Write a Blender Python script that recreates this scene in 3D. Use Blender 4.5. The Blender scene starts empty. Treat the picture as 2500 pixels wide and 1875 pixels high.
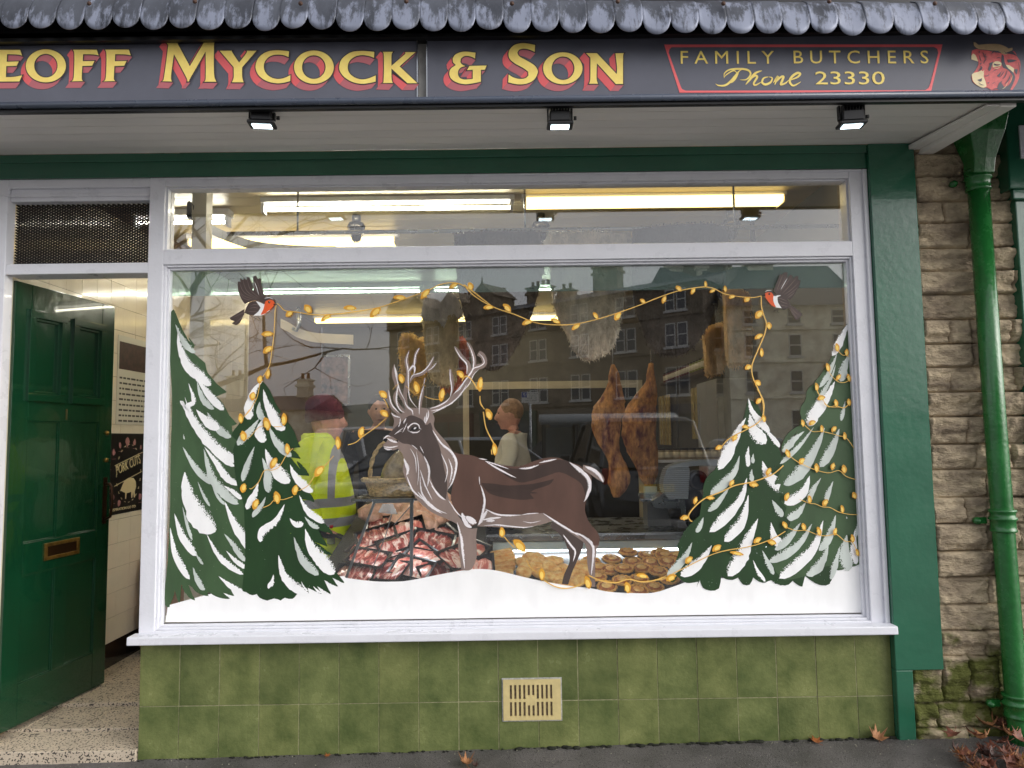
import bpy, math, random
from math import sin, cos, pi, radians, sqrt, exp, atan2, degrees
from mathutils import Vector as V, Matrix, Euler, noise
from mathutils.geometry import tessellate_polygon
random.seed(7)
scn = bpy.context.scene
COL = scn.collection
# ---------------------------------------------------------------- camera
cam = bpy.data.cameras.new("camera"); camo = bpy.data.objects.new("camera", cam); COL.objects.link(camo)
CC = V((0, -3.468, 1.5)); camo.location = CC
camo.rotation_euler = (radians(94.317), radians(.773), radians(-.127))
cam.sensor_width = 36; cam.lens = 24.998; cam.clip_start = .05; cam.clip_end = 3000
scn.camera = camo
RM = Euler(camo.rotation_euler).to_matrix()
# ---------------------------------------------------------------- sky and sun
w = bpy.data.worlds.new("World"); scn.world = w; w.use_nodes = True
nt = w.node_tree; nt.nodes.clear()
sky = nt.nodes.new('ShaderNodeTexSky'); sky.sky_type = 'NISHITA'; sky.sun_disc = False
sky.sun_elevation = radians(22); sky.sun_rotation = radians(118); sky.air_density = 1; sky.dust_density = 6; sky.altitude = 200
hs = nt.nodes.new('ShaderNodeHueSaturation'); hs.inputs['Saturation'].default_value = .22
bgn = nt.nodes.new('ShaderNodeBackground'); bgn.inputs[1].default_value = .15
out = nt.nodes.new('ShaderNodeOutputWorld')
nt.links.new(sky.outputs[0], hs.inputs['Color']); ov = nt.nodes.new('ShaderNodeMixRGB'); ov.inputs[0].default_value = .6; ov.inputs[2].default_value = (4.0, 4.05, 4.3, 1)   # even overcast veil
nt.links.new(hs.outputs[0], ov.inputs[1]); nt.links.new(ov.outputs[0], bgn.inputs[0]); nt.links.new(bgn.outputs[0], out.inputs[0])
sl = bpy.data.lights.new("sun", 'SUN'); sl.energy = .7; sl.angle = radians(60); sl.color = (1, .97, .93)
so = bpy.data.objects.new("sun", sl); COL.objects.link(so); so.location = (0, -20, 20)
so.rotation_euler = (radians(68), 0, radians(62))
scn.view_settings.view_transform = 'Standard'; scn.view_settings.look = 'None'
scn.view_settings.exposure = 0.8; scn.view_settings.gamma = 1
scn.cycles.max_bounces = 8; scn.cycles.transparent_max_bounces = 40
# ---------------------------------------------------------------- pixel (2500x1875 photo) to point helpers
def P(u, v, y=0.):
    d = RM @ V(((u-1250)/1736., (937.5-v)/1736., -1)); return CC + d*((y-CC.y)/d.y)
def PX(u, v, x):
    d = RM @ V(((u-1250)/1736., (937.5-v)/1736., -1)); return CC + d*((x-CC.x)/d.x)
def PZ(u, v, z):
    d = RM @ V(((u-1250)/1736., (937.5-v)/1736., -1)); return CC + d*((z-CC.z)/d.z)
def RF(u, v, Y):          # a point seen mirrored in the window, Y metres in front of the glass
    p = P(u, v, Y); return V((p.x, -p.y, p.z))
CR = dict(A=(380,630,4.1475), B=(380,1000,3.016), C=(700,630,4.0218), D=(700,950,3.318), E=(1150,630,3.6867),
          F=(1150,950,3.2527), G=(1600,630,3.6867), H=(1600,950,2.765), N=(920,820,5.925),
          a=(0,80,5.2667), b=(380,80,6.32), c=(700,80,6.506), d=(1060,80,4.424), f=(1600,0,2.4578), u=(2330,80,9.759), S=(0,0,1), T=(0,0,.8848))
def Q(c, s):              # "x,y x,y" in a crop's pixels -> photo pixels
    ox, oy, k = CR[c]; r = []
    for t in s.split():
        if t[0] in CR and not t[0].isdigit() and t[0] != '-':
            o2 = CR[t[0]]; x, y = map(float, t[1:].split(',')); r.append((o2[0]+x/o2[2], o2[1]+y/o2[2]))
        else:
            x, y = map(float, t.split(',')); r.append((ox+x/k, oy+y/k))
    return r
def lin(c):
    return tuple(((x/255)/12.92 if x/255 <= .04045 else ((x/255+.055)/1.055)**2.4) for x in c)
# ---------------------------------------------------------------- materials
MATS = {}
def mat(name, col, rough=.5, metal=0, var=0, vs=5, bump=0, bs=40, coat=0, emit=0, alpha=1, spec=.5, col2=None, stretch=(1,1,1), obj=False, trans=0, rv=0, detail=6):
    if name in MATS: return MATS[name]
    m = bpy.data.materials.new(name); m.use_nodes = True; n = m.node_tree; b = n.nodes['Principled BSDF']
    c = lin(col); b.inputs['Base Color'].default_value = (*c, 1)
    b.inputs['Roughness'].default_value = rough; b.inputs['Metallic'].default_value = metal
    b.inputs['Coat Weight'].default_value = coat; b.inputs['Specular IOR Level'].default_value = spec
    b.inputs['Alpha'].default_value = alpha; b.inputs['Transmission Weight'].default_value = trans
    if emit: b.inputs['Emission Color'].default_value = (*c, 1); b.inputs['Emission Strength'].default_value = emit
    L = n.links.new
    if var or bump or rv:
        tc = n.nodes.new('ShaderNodeTexCoord'); mp = n.nodes.new('ShaderNodeMapping'); mp.inputs['Scale'].default_value = stretch
        if obj:
            oi = n.nodes.new('ShaderNodeObjectInfo'); cx = n.nodes.new('ShaderNodeVectorMath'); cx.operation = 'ADD'
            ms = n.nodes.new('ShaderNodeVectorMath'); ms.operation = 'SCALE'; ms.inputs['Scale'].default_value = 37
            L(oi.outputs['Random'], ms.inputs[0]); L(tc.outputs['Object'], cx.inputs[0]); L(ms.outputs[0], cx.inputs[1]); L(cx.outputs[0], mp.inputs[0])
        else: L(tc.outputs['Object'], mp.inputs[0])
    if var or rv:
        nz = n.nodes.new('ShaderNodeTexNoise'); nz.inputs['Scale'].default_value = vs; nz.inputs['Detail'].default_value = detail; nz.inputs['Roughness'].default_value = .62
        L(mp.outputs[0], nz.inputs['Vector'])
    if var:
        rp = n.nodes.new('ShaderNodeValToRGB'); rp.color_ramp.elements[0].position = .36; rp.color_ramp.elements[1].position = .64
        if col2: a2 = lin(col2); lo, hi = c, a2
        else: lo = tuple(x*(1-var) for x in c); hi = tuple(min(1, x*(1+var)) for x in c)
        rp.color_ramp.elements[0].color = (*lo, 1); rp.color_ramp.elements[1].color = (*hi, 1)
        L(nz.outputs['Fac'], rp.inputs[0]); L(rp.outputs[0], b.inputs['Base Color'])
    if rv:
        mr = n.nodes.new('ShaderNodeMapRange'); mr.inputs[1].default_value = .3; mr.inputs[2].default_value = .7; mr.inputs[3].default_value = max(.02, rough-rv); mr.inputs[4].default_value = rough+rv
        L(nz.outputs['Fac'], mr.inputs[0]); L(mr.outputs[0], b.inputs['Roughness'])
    if bump:
        n2 = n.nodes.new('ShaderNodeTexNoise'); n2.inputs['Scale'].default_value = bs; n2.inputs['Detail'].default_value = 5
        bp = n.nodes.new('ShaderNodeBump'); bp.inputs['Strength'].default_value = min(1, bump); bp.inputs['Distance'].default_value = .004*max(1, bump)
        L(mp.outputs[0], n2.inputs['Vector']); L(n2.outputs['Fac'], bp.inputs['Height']); L(bp.outputs[0], b.inputs['Normal'])
    MATS[name] = m; return m
def glassmat(name, r, tint=(1,1,1), haze=0, hcol=(1,1,1)):
    m = bpy.data.materials.new(name); m.use_nodes = True; n = m.node_tree; n.nodes.clear(); L = n.links.new
    o = n.nodes.new('ShaderNodeOutputMaterial'); t = n.nodes.new('ShaderNodeBsdfTransparent'); t.inputs[0].default_value = (*tint, 1)
    g = n.nodes.new('ShaderNodeBsdfGlossy'); g.inputs['Roughness'].default_value = 0.0; g.inputs['Color'].default_value = (1,1,1,1)
    fr = n.nodes.new('ShaderNodeLayerWeight'); fr.inputs[0].default_value = .12
    ma = n.nodes.new('ShaderNodeMath'); ma.operation = 'MAXIMUM'; ma.inputs[1].default_value = r
    mx = n.nodes.new('ShaderNodeMixShader'); L(fr.outputs['Fresnel'], ma.inputs[0]); L(ma.outputs[0], mx.inputs[0]); L(t.outputs[0], mx.inputs[1]); L(g.outputs[0], mx.inputs[2])
    last = mx
    if haze:
        df = n.nodes.new('ShaderNodeBsdfDiffuse'); df.inputs[0].default_value = (*hcol, 1); m2 = n.nodes.new('ShaderNodeMixShader'); m2.inputs[0].default_value = haze
        L(mx.outputs[0], m2.inputs[1]); L(df.outputs[0], m2.inputs[2]); last = m2
    L(last.outputs[0], o.inputs[0]); return m
def paintmat(name, col, dry=.0, grain=240, thin=0, rough=.55):
    """brush paint: opaque in the middle of a stroke, broken up where the brush ran dry (UV: u along, v across)"""
    m = bpy.data.materials.new(name); m.use_nodes = True; n = m.node_tree; b = n.nodes['Principled BSDF']; L = n.links.new
    c = lin(col); b.inputs['Roughness'].default_value = rough
    tc = n.nodes.new('ShaderNodeTexCoord'); nz = n.nodes.new('ShaderNodeTexNoise'); nz.inputs['Scale'].default_value = 14; nz.inputs['Detail'].default_value = 4
    mp = n.nodes.new('ShaderNodeMapping'); mp.inputs['Scale'].default_value = (1, 1, .35); L(tc.outputs['Object'], mp.inputs[0]); L(mp.outputs[0], nz.inputs['Vector'])
    rp = n.nodes.new('ShaderNodeValToRGB'); rp.color_ramp.elements[0].position = .35; rp.color_ramp.elements[1].position = .65
    rp.color_ramp.elements[0].color = (*(x*(.96 if c[0] > .9 else .86) for x in c), 1); rp.color_ramp.elements[1].color = (*(min(1, x*1.1) for x in c), 1)
    L(nz.outputs['Fac'], rp.inputs[0]); L(rp.outputs[0], b.inputs['Base Color'])
    if dry:
        uv = n.nodes.new('ShaderNodeUVMap'); sp = n.nodes.new('ShaderNodeSeparateXYZ'); L(uv.outputs[0], sp.inputs[0])
        mr = n.nodes.new('ShaderNodeMapRange'); mr.inputs[1].default_value = 1-dry; mr.inputs[2].default_value = 1.02; mr.inputs[3].default_value = .25; mr.inputs[4].default_value = .72
        L(sp.outputs['Y'], mr.inputs[0])
        n2 = n.nodes.new('ShaderNodeTexNoise'); n2.inputs['Scale'].default_value = grain; n2.inputs['Detail'].default_value = 2; L(tc.outputs['Object'], n2.inputs['Vector'])
        gt = n.nodes.new('ShaderNodeMath'); gt.operation = 'GREATER_THAN'; L(n2.outputs['Fac'], gt.inputs[0]); L(mr.outputs[0], gt.inputs[1])
        if thin:
            mu = n.nodes.new('ShaderNodeMath'); mu.operation = 'MULTIPLY'; mu.inputs[1].default_value = 1-thin; L(gt.outputs[0], mu.inputs[0]); L(mu.outputs[0], b.inputs['Alpha'])
        else: L(gt.outputs[0], b.inputs['Alpha'])
    elif thin: b.inputs['Alpha'].default_value = 1-thin
    return m
# ---------------------------------------------------------------- mesh builder
class MB:
    def __init__(s): s.v = []; s.f = []; s.m = []; s.uv = []; s.mi = 0; s.sm = []; s.smooth = False
    def add(s, vs, fs, uvs=None):
        o = len(s.v); s.v += [V(x) for x in vs]
        s.uv += uvs if uvs else [(0, 0)]*len(vs)
        for f in fs: s.f.append(tuple(i+o for i in f)); s.m.append(s.mi); s.sm.append(s.smooth)
        return s
    def box(s, a, b, bev=0):
        x0, x1 = sorted((a[0], b[0])); y0, y1 = sorted((a[1], b[1])); z0, z1 = sorted((a[2], b[2]))
        return s.hexa([(x0,y0,z0),(x1,y0,z0),(x1,y1,z0),(x0,y1,z0),(x0,y0,z1),(x1,y0,z1),(x1,y1,z1),(x0,y1,z1)])
    def hexa(s, p): return s.add(p, [(0,3,2,1),(4,5,6,7),(0,1,5,4),(1,2,6,5),(2,3,7,6),(3,0,4,7)])
    def cbox(s, c, h, rot=None, bev=0):   # centred box, half sizes, rotation matrix
        r = rot or Matrix.Identity(3); c = V(c)
        if bev:
            hx, hy, hz = h; b = bev; vs = []
            for sx in (-1,1):
                for sy in (-1,1):
                    for sz in (-1,1): vs += [(sx*(hx-b), sy*(hy-b), sz*hz), (sx*(hx-b), sy*hy, sz*(hz-b)), (sx*hx, sy*(hy-b), sz*(hz-b))]
            import bmesh
            bm = bmesh.new()
            for q in vs: bm.verts.new(q)
            bmesh.ops.convex_hull(bm, input=bm.verts); bm.verts.ensure_lookup_table()
            bmesh.ops.dissolve_limit(bm, angle_limit=.02, verts=bm.verts, edges=bm.edges)
            bm.verts.index_update(); s.add([c + r @ q.co for q in bm.verts], [tuple(q.index for q in f.verts) for f in bm.faces]); bm.free(); return s
        return s.add([c + r @ V((x*h[0], y*h[1], z*h[2])) for x, y, z in ((-1,-1,-1),(1,-1,-1),(1,1,-1),(-1,1,-1),(-1,-1,1),(1,-1,1),(1,1,1),(-1,1,1))], [(0,3,2,1),(4,5,6,7),(0,1,5,4),(1,2,6,5),(2,3,7,6),(3,0,4,7)])
    def bar(s, a, b, w, h=None, up=(0,0,1)):
        a, b = V(a), V(b); h = h or w; d = (b-a).normalized(); u = V(up)
        if abs(d.dot(u)) > .98: u = V((0,1,0))
        x = d.cross(u).normalized(); u = x.cross(d); x *= w/2; u = u*h/2
        return s.hexa([a-x-u, a+x-u, b+x-u, b-x-u, a-x+u, a+x+u, b+x+u, b-x+u])
    def tube(s, pts, r, n=8, cap=True):
        pts = [V(p) for p in pts]; rs = r if hasattr(r, '__len__') else [r]*len(pts); vs = []; fs = []
        t0 = (pts[1]-pts[0]).normalized(); nx = t0.orthogonal().normalized()
        for i, p in enumerate(pts):
            t = (pts[min(i+1, len(pts)-1)]-pts[max(i-1, 0)]).normalized(); nx = (nx - t*nx.dot(t)).normalized(); ny = t.cross(nx)
            vs += [p + (nx*cos(2*pi*k/n) + ny*sin(2*pi*k/n))*rs[i] for k in range(n)]
        for i in range(len(pts)-1):
            for k in range(n): fs.append((i*n+k, i*n+(k+1)%n, (i+1)*n+(k+1)%n, (i+1)*n+k))
        if cap: fs += [tuple(range(n))[::-1], tuple(range((len(pts)-1)*n, len(pts)*n))]
        sm = s.smooth; s.smooth = True; s.add(vs, fs); s.smooth = sm; return s
    def lathe(s, prof, c=(0,0,0), n=24, ax='z', squash=1):
        vs = []; fs = []; c = V(c)
        for r, h in prof:
            for k in range(n):
                a = 2*pi*k/n; x, y = r*cos(a), r*sin(a)*squash
                vs.append(c + (V((x, y, h)) if ax == 'z' else V((x, h, y)) if ax == 'y' else V((h, x, y))))
        for i in range(len(prof)-1):
            for k in range(n): fs.append((i*n+k, i*n+(k+1)%n, (i+1)*n+(k+1)%n, (i+1)*n+k))
        if prof[0][0] > 1e-5: fs.append(tuple(range(n))[::-1])
        if prof[-1][0] > 1e-5: fs.append(tuple(range((len(prof)-1)*n, len(prof)*n)))
        sm = s.smooth; s.smooth = True; s.add(vs, fs); s.smooth = sm; return s
    def loft(s, rings, cap=True):
        n = len(rings[0]); vs = [V(p) for r in rings for p in r]; fs = []
        for i in range(len(rings)-1):
            for k in range(n): fs.append((i*n+k, i*n+(k+1)%n, (i+1)*n+(k+1)%n, (i+1)*n+k))
        if cap: fs += [tuple(range(n))[::-1], tuple(range((len(rings)-1)*n, len(rings)*n))]
        sm = s.smooth; s.smooth = True; s.add(vs, fs); s.smooth = sm; return s
    def ell(s, c, r, rot=None, nu=14, nv=9, f=None):
        c = V(c); rot = rot or Matrix.Identity(3); vs = []; fs = []
        for j in range(nv+1):
            th = pi*j/nv
            for k in range(nu):
                d = V((sin(th)*cos(2*pi*k/nu), sin(th)*sin(2*pi*k/nu), cos(th))); q = V((d.x*r[0], d.y*r[1], d.z*r[2]))
                if f: q *= f(d)
                vs.append(c + rot @ q)
        for j in range(nv):
            for k in range(nu): fs.append((j*nu+k, (j+1)*nu+k, (j+1)*nu+(k+1)%nu, j*nu+(k+1)%nu))
        sm = s.smooth; s.smooth = True; s.add(vs, fs); s.smooth = sm; return s
    def flat(s, loops, y, thick=0, plane=P):   # photo-pixel outline(s) -> polygon on plane y
        L3 = [[plane(u, v, y) for u, v in lp] for lp in loops]
        tri = tessellate_polygon([[V((p.x, p.z, 0)) for p in l] for l in L3])
        vs = [p for l in L3 for p in l]
        fs = []
        for t in tri:
            a, b, c = (vs[i] for i in t); nrm = (b-a).cross(c-a); fs.append(t if nrm.y < 0 else t[::-1])
        s.add(vs, fs)
        if thick:
            for l in L3:
                n = len(l); vv = l + [p + V((0, thick, 0)) for p in l]; s.add(vv, [(i, (i+1)%n, (i+1)%n+n, i+n) for i in range(n)])
        return s
    def build(s, name, mats=None, parent=None, kind=None, loc=None, bev=0, **kw):
        me = bpy.data.meshes.new(name); L0 = V(loc) if loc is not None else V((0,0,0))
        me.from_pydata([tuple(p-L0) for p in s.v], [], s.f)
        for m in (mats if isinstance(mats, (list, tuple)) else [mats]):
            if m: me.materials.append(m)
        me.polygons.foreach_set('material_index', s.m); me.polygons.foreach_set('use_smooth', s.sm)
        if any(q != (0,0) for q in s.uv):
            ul = me.uv_layers.new(name='UVMap')
            for lp in me.loops: ul.data[lp.index].uv = s.uv[lp.vertex_index]
        me.update()
        o = bpy.data.objects.new(name, me); COL.objects.link(o)
        if parent is not None:
            pl = WL.get(parent.name, V((0,0,0))); o.parent = parent
            if loc is None: me.transform(Matrix.Translation(-pl))
            else: o.location = L0 - pl
            WL[o.name] = pl if loc is None else L0
        else: o.location = L0; WL[o.name] = L0
        if kind: o['kind'] = kind
        for k, x in kw.items(): o[k] = x
        if bev:
            md = o.modifiers.new('bevel', 'BEVEL'); md.width = bev; md.segments = 2; md.limit_method = 'ANGLE'
        return o
WL = {}
def thing(name, label, cat, loc=(0,0,0), group=None):
    o = bpy.data.objects.new(name, None); COL.objects.link(o); o.location = loc; o.empty_display_size = .1
    o['label'] = label; o['category'] = cat
    if group: o['group'] = group
    WL[o.name] = V(loc); return o
ORD = 'first second third fourth fifth sixth seventh eighth ninth tenth eleventh twelfth thirteenth fourteenth fifteenth sixteenth'.split()
def rowlabels(items, fmt):     # items: (object, row word, x); fmt has {r} and {n}
    for r in set(i[1] for i in items):
        L_ = sorted([i for i in items if i[1] == r], key=lambda i: i[2])
        for k, i in enumerate(L_): i[0]['label'] = fmt.format(r=r, n=('leftmost' if k == 0 else 'rightmost' if k == len(L_)-1 else ORD[k]+' from left'))
def tag(o, label, cat, group=None):
    o['label'] = label; o['category'] = cat
    if group: o['group'] = group
    return o
def dup(o, loc=None, rz=None, label=None, group=None, parent=None, rot=None, sc=None):
    c = o.copy(); COL.objects.link(c)
    if parent is not None: c.parent = parent
    if loc is not None: c.location = loc
    if rz is not None: c.rotation_euler = (0, 0, rz)
    if rot is not None: c.rotation_euler = rot
    if sc is not None: c.scale = sc if hasattr(sc, '__len__') else (sc,)*3
    if label: c['label'] = label
    if group: c['group'] = group
    for ch in o.children: dup(ch, parent=c)
    return c
def cat(pts, k=6, closed=False):
    n = len(pts); r = []
    if n < 3 and not closed: return [tuple(pts[0][j]+(pts[1][j]-pts[0][j])*i/k for j in range(len(pts[0]))) for i in range(k+1)]
    for i in range(n if closed else n-1):
        g = (lambda j: pts[j % n]) if closed else (lambda j: pts[max(0, min(n-1, j))])
        p0, p1, p2, p3 = g(i-1), g(i), g(i+1), g(i+2)
        for q in range(k):
            t = q/k; r.append(tuple(.5*(2*p1[j]+(p2[j]-p0[j])*t+(2*p0[j]-5*p1[j]+4*p2[j]-p3[j])*t*t+(3*p1[j]-p0[j]-3*p2[j]+p3[j])*t**3) for j in range(len(p1))))
    if not closed: r.append(tuple(pts[-1]))
    return r
def smc(pts, k=4, lim=42):   # smooth a closed outline, keeping its sharp corners
    n = len(pts); cr = []
    for i in range(n):
        a, b, c = pts[i-1], pts[i], pts[(i+1) % n]; t = degrees(abs((atan2(c[1]-b[1], c[0]-b[0])-atan2(b[1]-a[1], b[0]-a[0])+pi) % (2*pi)-pi)); cr.append(t > lim)
    r = []
    for i in range(n):
        p1, p2 = pts[i], pts[(i+1) % n]; p0 = p1 if cr[i] else pts[i-1]; p3 = p2 if cr[(i+1) % n] else pts[(i+2) % n]
        if cr[i] and cr[(i+1) % n]: r.append(p1); continue
        for q in range(k):
            t = q/k; r.append(tuple(.5*(2*p1[j]+(p2[j]-p0[j])*t+(2*p0[j]-5*p1[j]+4*p2[j]-p3[j])*t*t+(3*p1[j]-p0[j]-3*p2[j]+p3[j])*t**3) for j in range(2)))
    return r
def circ(cx, cy, rx, ry, a=0, n=24): return [(cx+rx*cos(t)*cos(a)-ry*sin(t)*sin(a), cy+rx*cos(t)*sin(a)+ry*sin(t)*cos(a)) for t in (2*pi*i/n for i in range(n))]
PROF = {'l': lambda t: 1,
        't': lambda t: max(.03, (t/.62)**.75 if t < .62 else sqrt(max(0, 1-((t-.62)/.38)**2.6))),
        's': lambda t: max(.03, sin(pi*t)**.6), 'a': lambda t: max(.05, 1-t)**.6, 'r': lambda t: max(.05, (1-(2*t-1)**6))}
def rib(mb, pts, wd, y, prof='t', flip=1, plane=P, jit=.0):
    """brush stroke ribbon; pts in photo px, wd in photo px"""
    c = cat(pts, 7); n = len(c); ln = [0]
    for i in range(1, n): ln.append(ln[-1]+sqrt((c[i][0]-c[i-1][0])**2+(c[i][1]-c[i-1][1])**2))
    vs = []; fs = []; uv = []; pf = PROF[prof]; sd = random.random()*99
    for i in range(n):
        a, b = c[max(0, i-1)], c[min(n-1, i+1)]; dx, dy = b[0]-a[0], b[1]-a[1]; L = sqrt(dx*dx+dy*dy) or 1; nx, ny = -dy/L, dx/L
        h = wd/2*pf(ln[i]/ln[-1])
        for j in range(5):
            t = j/2-1; jj = 1+jit*noise.noise(V((ln[i]*.15, t*3, sd)))
            vs.append(plane(c[i][0]+nx*h*t*jj, c[i][1]+ny*h*t*jj, y)); uv.append((ln[i]/ln[-1], max(-1, min(1, t*flip))))
    for i in range(n-1):
        for j in range(4): q = i*5+j; fs.append((q, q+1, q+6, q+5))
    mb.add(vs, fs, uv); return mb
def text(s, name, size, m, parent, width=None, loc=(0,0,0), thick=.001, align='LEFT', rot=(pi/2, 0, 0), shear=0, xs=1, bold=0):
    cu = bpy.data.curves.new(name, 'FONT'); cu.body = s; cu.size = size; cu.extrude = thick; cu.align_x = align; cu.shear = shear; cu.offset = bold; cu.resolution_u = 3
    to = bpy.data.objects.new(name, cu); COL.objects.link(to); bpy.context.view_layer.update()
    me = bpy.data.meshes.new_from_object(to.evaluated_get(bpy.context.evaluated_depsgraph_get())); COL.objects.unlink(to); bpy.data.objects.remove(to)
    xsn = [v.co.x for v in me.vertices] or [0]; wd = max(xsn)-min(xsn)
    k = (width/wd if width and wd else xs)
    R = Euler(rot).to_matrix().to_4x4() @ Matrix.Diagonal((k, 1, 1, 1)); me.transform(R)
    pl = WL.get(parent.name, V((0,0,0))); o = bpy.data.objects.new(name, me); COL.objects.link(o); me.materials.clear(); me.materials.append(m); o.parent = parent; o.location = V(loc)-pl; return o
# ================================================================ materials used outside
WHITE = mat('white gloss paint', (226,227,234), .32, var=.025, vs=9, bump=.25, bs=70, coat=.2, rv=.1)
CREAM = mat('cream paint', (214,204,182), .45, var=.05, vs=4)
SOFF = mat('soffit paint', (234,230,224), .4, var=.05, vs=2.2, stretch=(.6,3,3), rv=.12)
GREEN = mat('dark green gloss paint', (40,98,74), .2, var=.1, vs=2.5, bump=.35, bs=28, coat=.5, rv=.08)
GREEN2 = mat('green pipe paint', (34,106,48), .25, var=.16, vs=12, bump=.5, bs=60, coat=.4, rv=.1)
DOORG = mat('door green gloss', (10,56,34), .16, var=.12, vs=4, bump=.3, bs=22, coat=.5, stretch=(1,1,.4))
BLACK = mat('black', (16,16,18), .4)
SLATE = mat('sign board slate', (92,94,106), .42, var=.09, vs=4, rv=.1)
STEEL = mat('steel', (176,180,184), .28, 1, rv=.12, vs=8)
BRASS = mat('aged brass', (150,118,62), .38, .9, var=.3, vs=30)
YEL = mat('sign yellow', (255,224,122), .5, var=.07, vs=22)
RED = mat('sign red', (242,108,112), .5); ROSE = mat('sign rose', (196,112,120), .5); DARKO = mat('sign dark outline', (66,58,60), .5)
TILEW = mat('cream glazed tile', (236,226,208), .12, var=.05, vs=3, coat=.3, obj=False)
# ================================================================ ground
gz = lambda x: .0395+.0148*x
pv = mat('wet tarmac pavement', (100,96,94), .55, var=.25, vs=6, bump=3.5, bs=170, rv=.22)
def aggregate(m, col, sc, th, bi=(0,0,0)):      # pale stones set in tarmac or terrazzo
    n = m.node_tree; b = n.nodes['Principled BSDF']; src = b.inputs['Base Color'].links[0].from_socket; L = n.links.new
    tc = n.nodes.new('ShaderNodeTexCoord'); v = n.nodes.new('ShaderNodeTexNoise'); v.inputs['Scale'].default_value = sc; v.inputs['Detail'].default_value = 1.5; L(tc.outputs['Object'], v.inputs['Vector'])
    g = n.nodes.new('ShaderNodeMath'); g.operation = 'GREATER_THAN'; g.inputs[1].default_value = th; L(v.outputs['Fac'], g.inputs[0])
    mx = n.nodes.new('ShaderNodeMixRGB'); mx.inputs[2].default_value = (*lin(col), 1); L(g.outputs[0], mx.inputs[0]); L(src, mx.inputs[1]); L(mx.outputs[0], b.inputs['Base Color'])
aggregate(pv, (150,146,140), 210, .69); aggregate(pv, (26,27,24), 120, .66)
g = MB()
nx, ny = 130, 36
vs = []; fs = []
for j in range(ny+1):
    y = -2.1+2.4*j/ny
    for i in range(nx+1):
        x = -8+16*i/nx; x = x*abs(x)/8*.55+x*.45 if True else x
        d = .006*noise.fractal(V((x*5, y*5, 0)), 1, 2, 3) + (.012*max(0, 1-abs(y)/.05))*noise.noise(V((x*9, 3, 0)))
        vs.append((x, y, gz(x)+.02*min(0, y)+d))
for j in range(ny):
    for i in range(nx): q = j*(nx+1)+i; fs.append((q, q+1, q+nx+2, q+nx+1))
g.smooth = True; g.add(vs, fs); g.build('pavement', pv, kind='structure')
g = MB(); g.hexa([(-8,-2.25,-.3),(8,-2.25,-.3),(8,-2.1,-.3),(-8,-2.1,-.3),(-8,-2.25,-.12),(8,-2.25,.12),(8,-2.1,.115),(-8,-2.1,-.125)]); g.build('kerb', mat('kerb stone', (120,118,112), .7, var=.2, vs=9), kind='structure', bev=.01)
rd = mat('wet asphalt road', (112,110,108), .5, var=.2, vs=3, bump=2, bs=90, rv=.2)
g = MB(); g.hexa([(-160,-200,-.9),(160,-200,-.9),(160,-2.25,-.9),(-160,-2.25,-.9),(-160,-200,-.1),(160,-200,-.1),(160,-2.25,-.1),(-160,-2.25,-.1)]); g.build('road', rd, kind='structure')
moss = MB()   # moss line where wall meets pavement
for i in range(230):
    x = random.uniform(-1.76, 2.45); r = random.uniform(.003, .009)*(1.5 if x > 0 else .8)
    moss.ell((x, -.004-random.random()*.014, gz(x)+.002), (r*1.6, r*.8, r*.7), nu=6, nv=4)
moss.build('moss', mat('moss and grit', (30,32,22), .95, var=.4, vs=60), kind='stuff')
# ================================================================ the shop building
shop = thing('shop_building', 'butcher shop front with white framed window, green door and olive tiles', 'shop', (0, 0, 0))
# olive tiled stall riser
ot = mat('olive glazed tile', (82,95,54), .2, var=.12, col2=(124,132,82), vs=6, detail=5, bump=.6, bs=60, rv=.1)
for q_ in ot.node_tree.nodes:
    if q_.type == 'VALTORGB': q_.color_ramp.elements[0].position = .32; q_.color_ramp.elements[1].position = .68
n = ot.node_tree; sp2 = n.nodes.new('ShaderNodeTexNoise'); sp2.inputs['Scale'].default_value = 320; mx = n.nodes.new('ShaderNodeMixRGB'); mx.blend_type = 'MULTIPLY'; mx.inputs[0].default_value = .55
r2 = n.nodes.new('ShaderNodeValToRGB'); r2.color_ramp.elements[0].position = .3; r2.color_ramp.elements[0].color = (.72,.72,.72,1); r2.color_ramp.elements[1].position = .6
tc = [q for q in n.nodes if q.type == 'TEX_COORD'][0]; n.links.new(tc.outputs['Object'], sp2.inputs['Vector']); n.links.new(sp2.outputs['Fac'], r2.inputs[0])
b = n.nodes['Principled BSDF']; s0 = b.inputs['Base Color'].links[0].from_socket; n.links.new(s0, mx.inputs[1]); n.links.new(r2.outputs[0], mx.inputs[2]); n.links.new(mx.outputs[0], b.inputs['Base Color'])
pt = (P(1219,1700).x-P(341,1700).x)/9
g = MB(); x = -1.773; zm = .2555
while x < 1.79:
    x1 = min(x+pt, 1.799)
    for a, c in ((-.08, zm), (zm, .56)):
        o = random.uniform(-.0012, .0012)
        g.mi = random.choice((0,0,1,2)); g.cbox(((x+x1)/2, .012+o, (a+c)/2), ((x1-x)/2-.0016, .01, (c-a)/2-.0016), bev=.0012)
    x = x1
vr = []
for kk, (h_, v_) in enumerate(((.5,.88), (.49,1.1))):      # tiles from other firings: slightly different glaze
    m2_ = ot.copy(); nn = m2_.node_tree; hv = nn.nodes.new('ShaderNodeHueSaturation'); hv.inputs['Hue'].default_value = h_; hv.inputs['Value'].default_value = v_; bb = nn.nodes['Principled BSDF']; sk_ = bb.inputs['Base Color'].links[0].from_socket; nn.links.new(sk_, hv.inputs['Color']); nn.links.new(hv.outputs[0], bb.inputs['Base Color']); vr.append(m2_)
g.build('stall_riser_tiles', [ot]+vr, shop)
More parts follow.
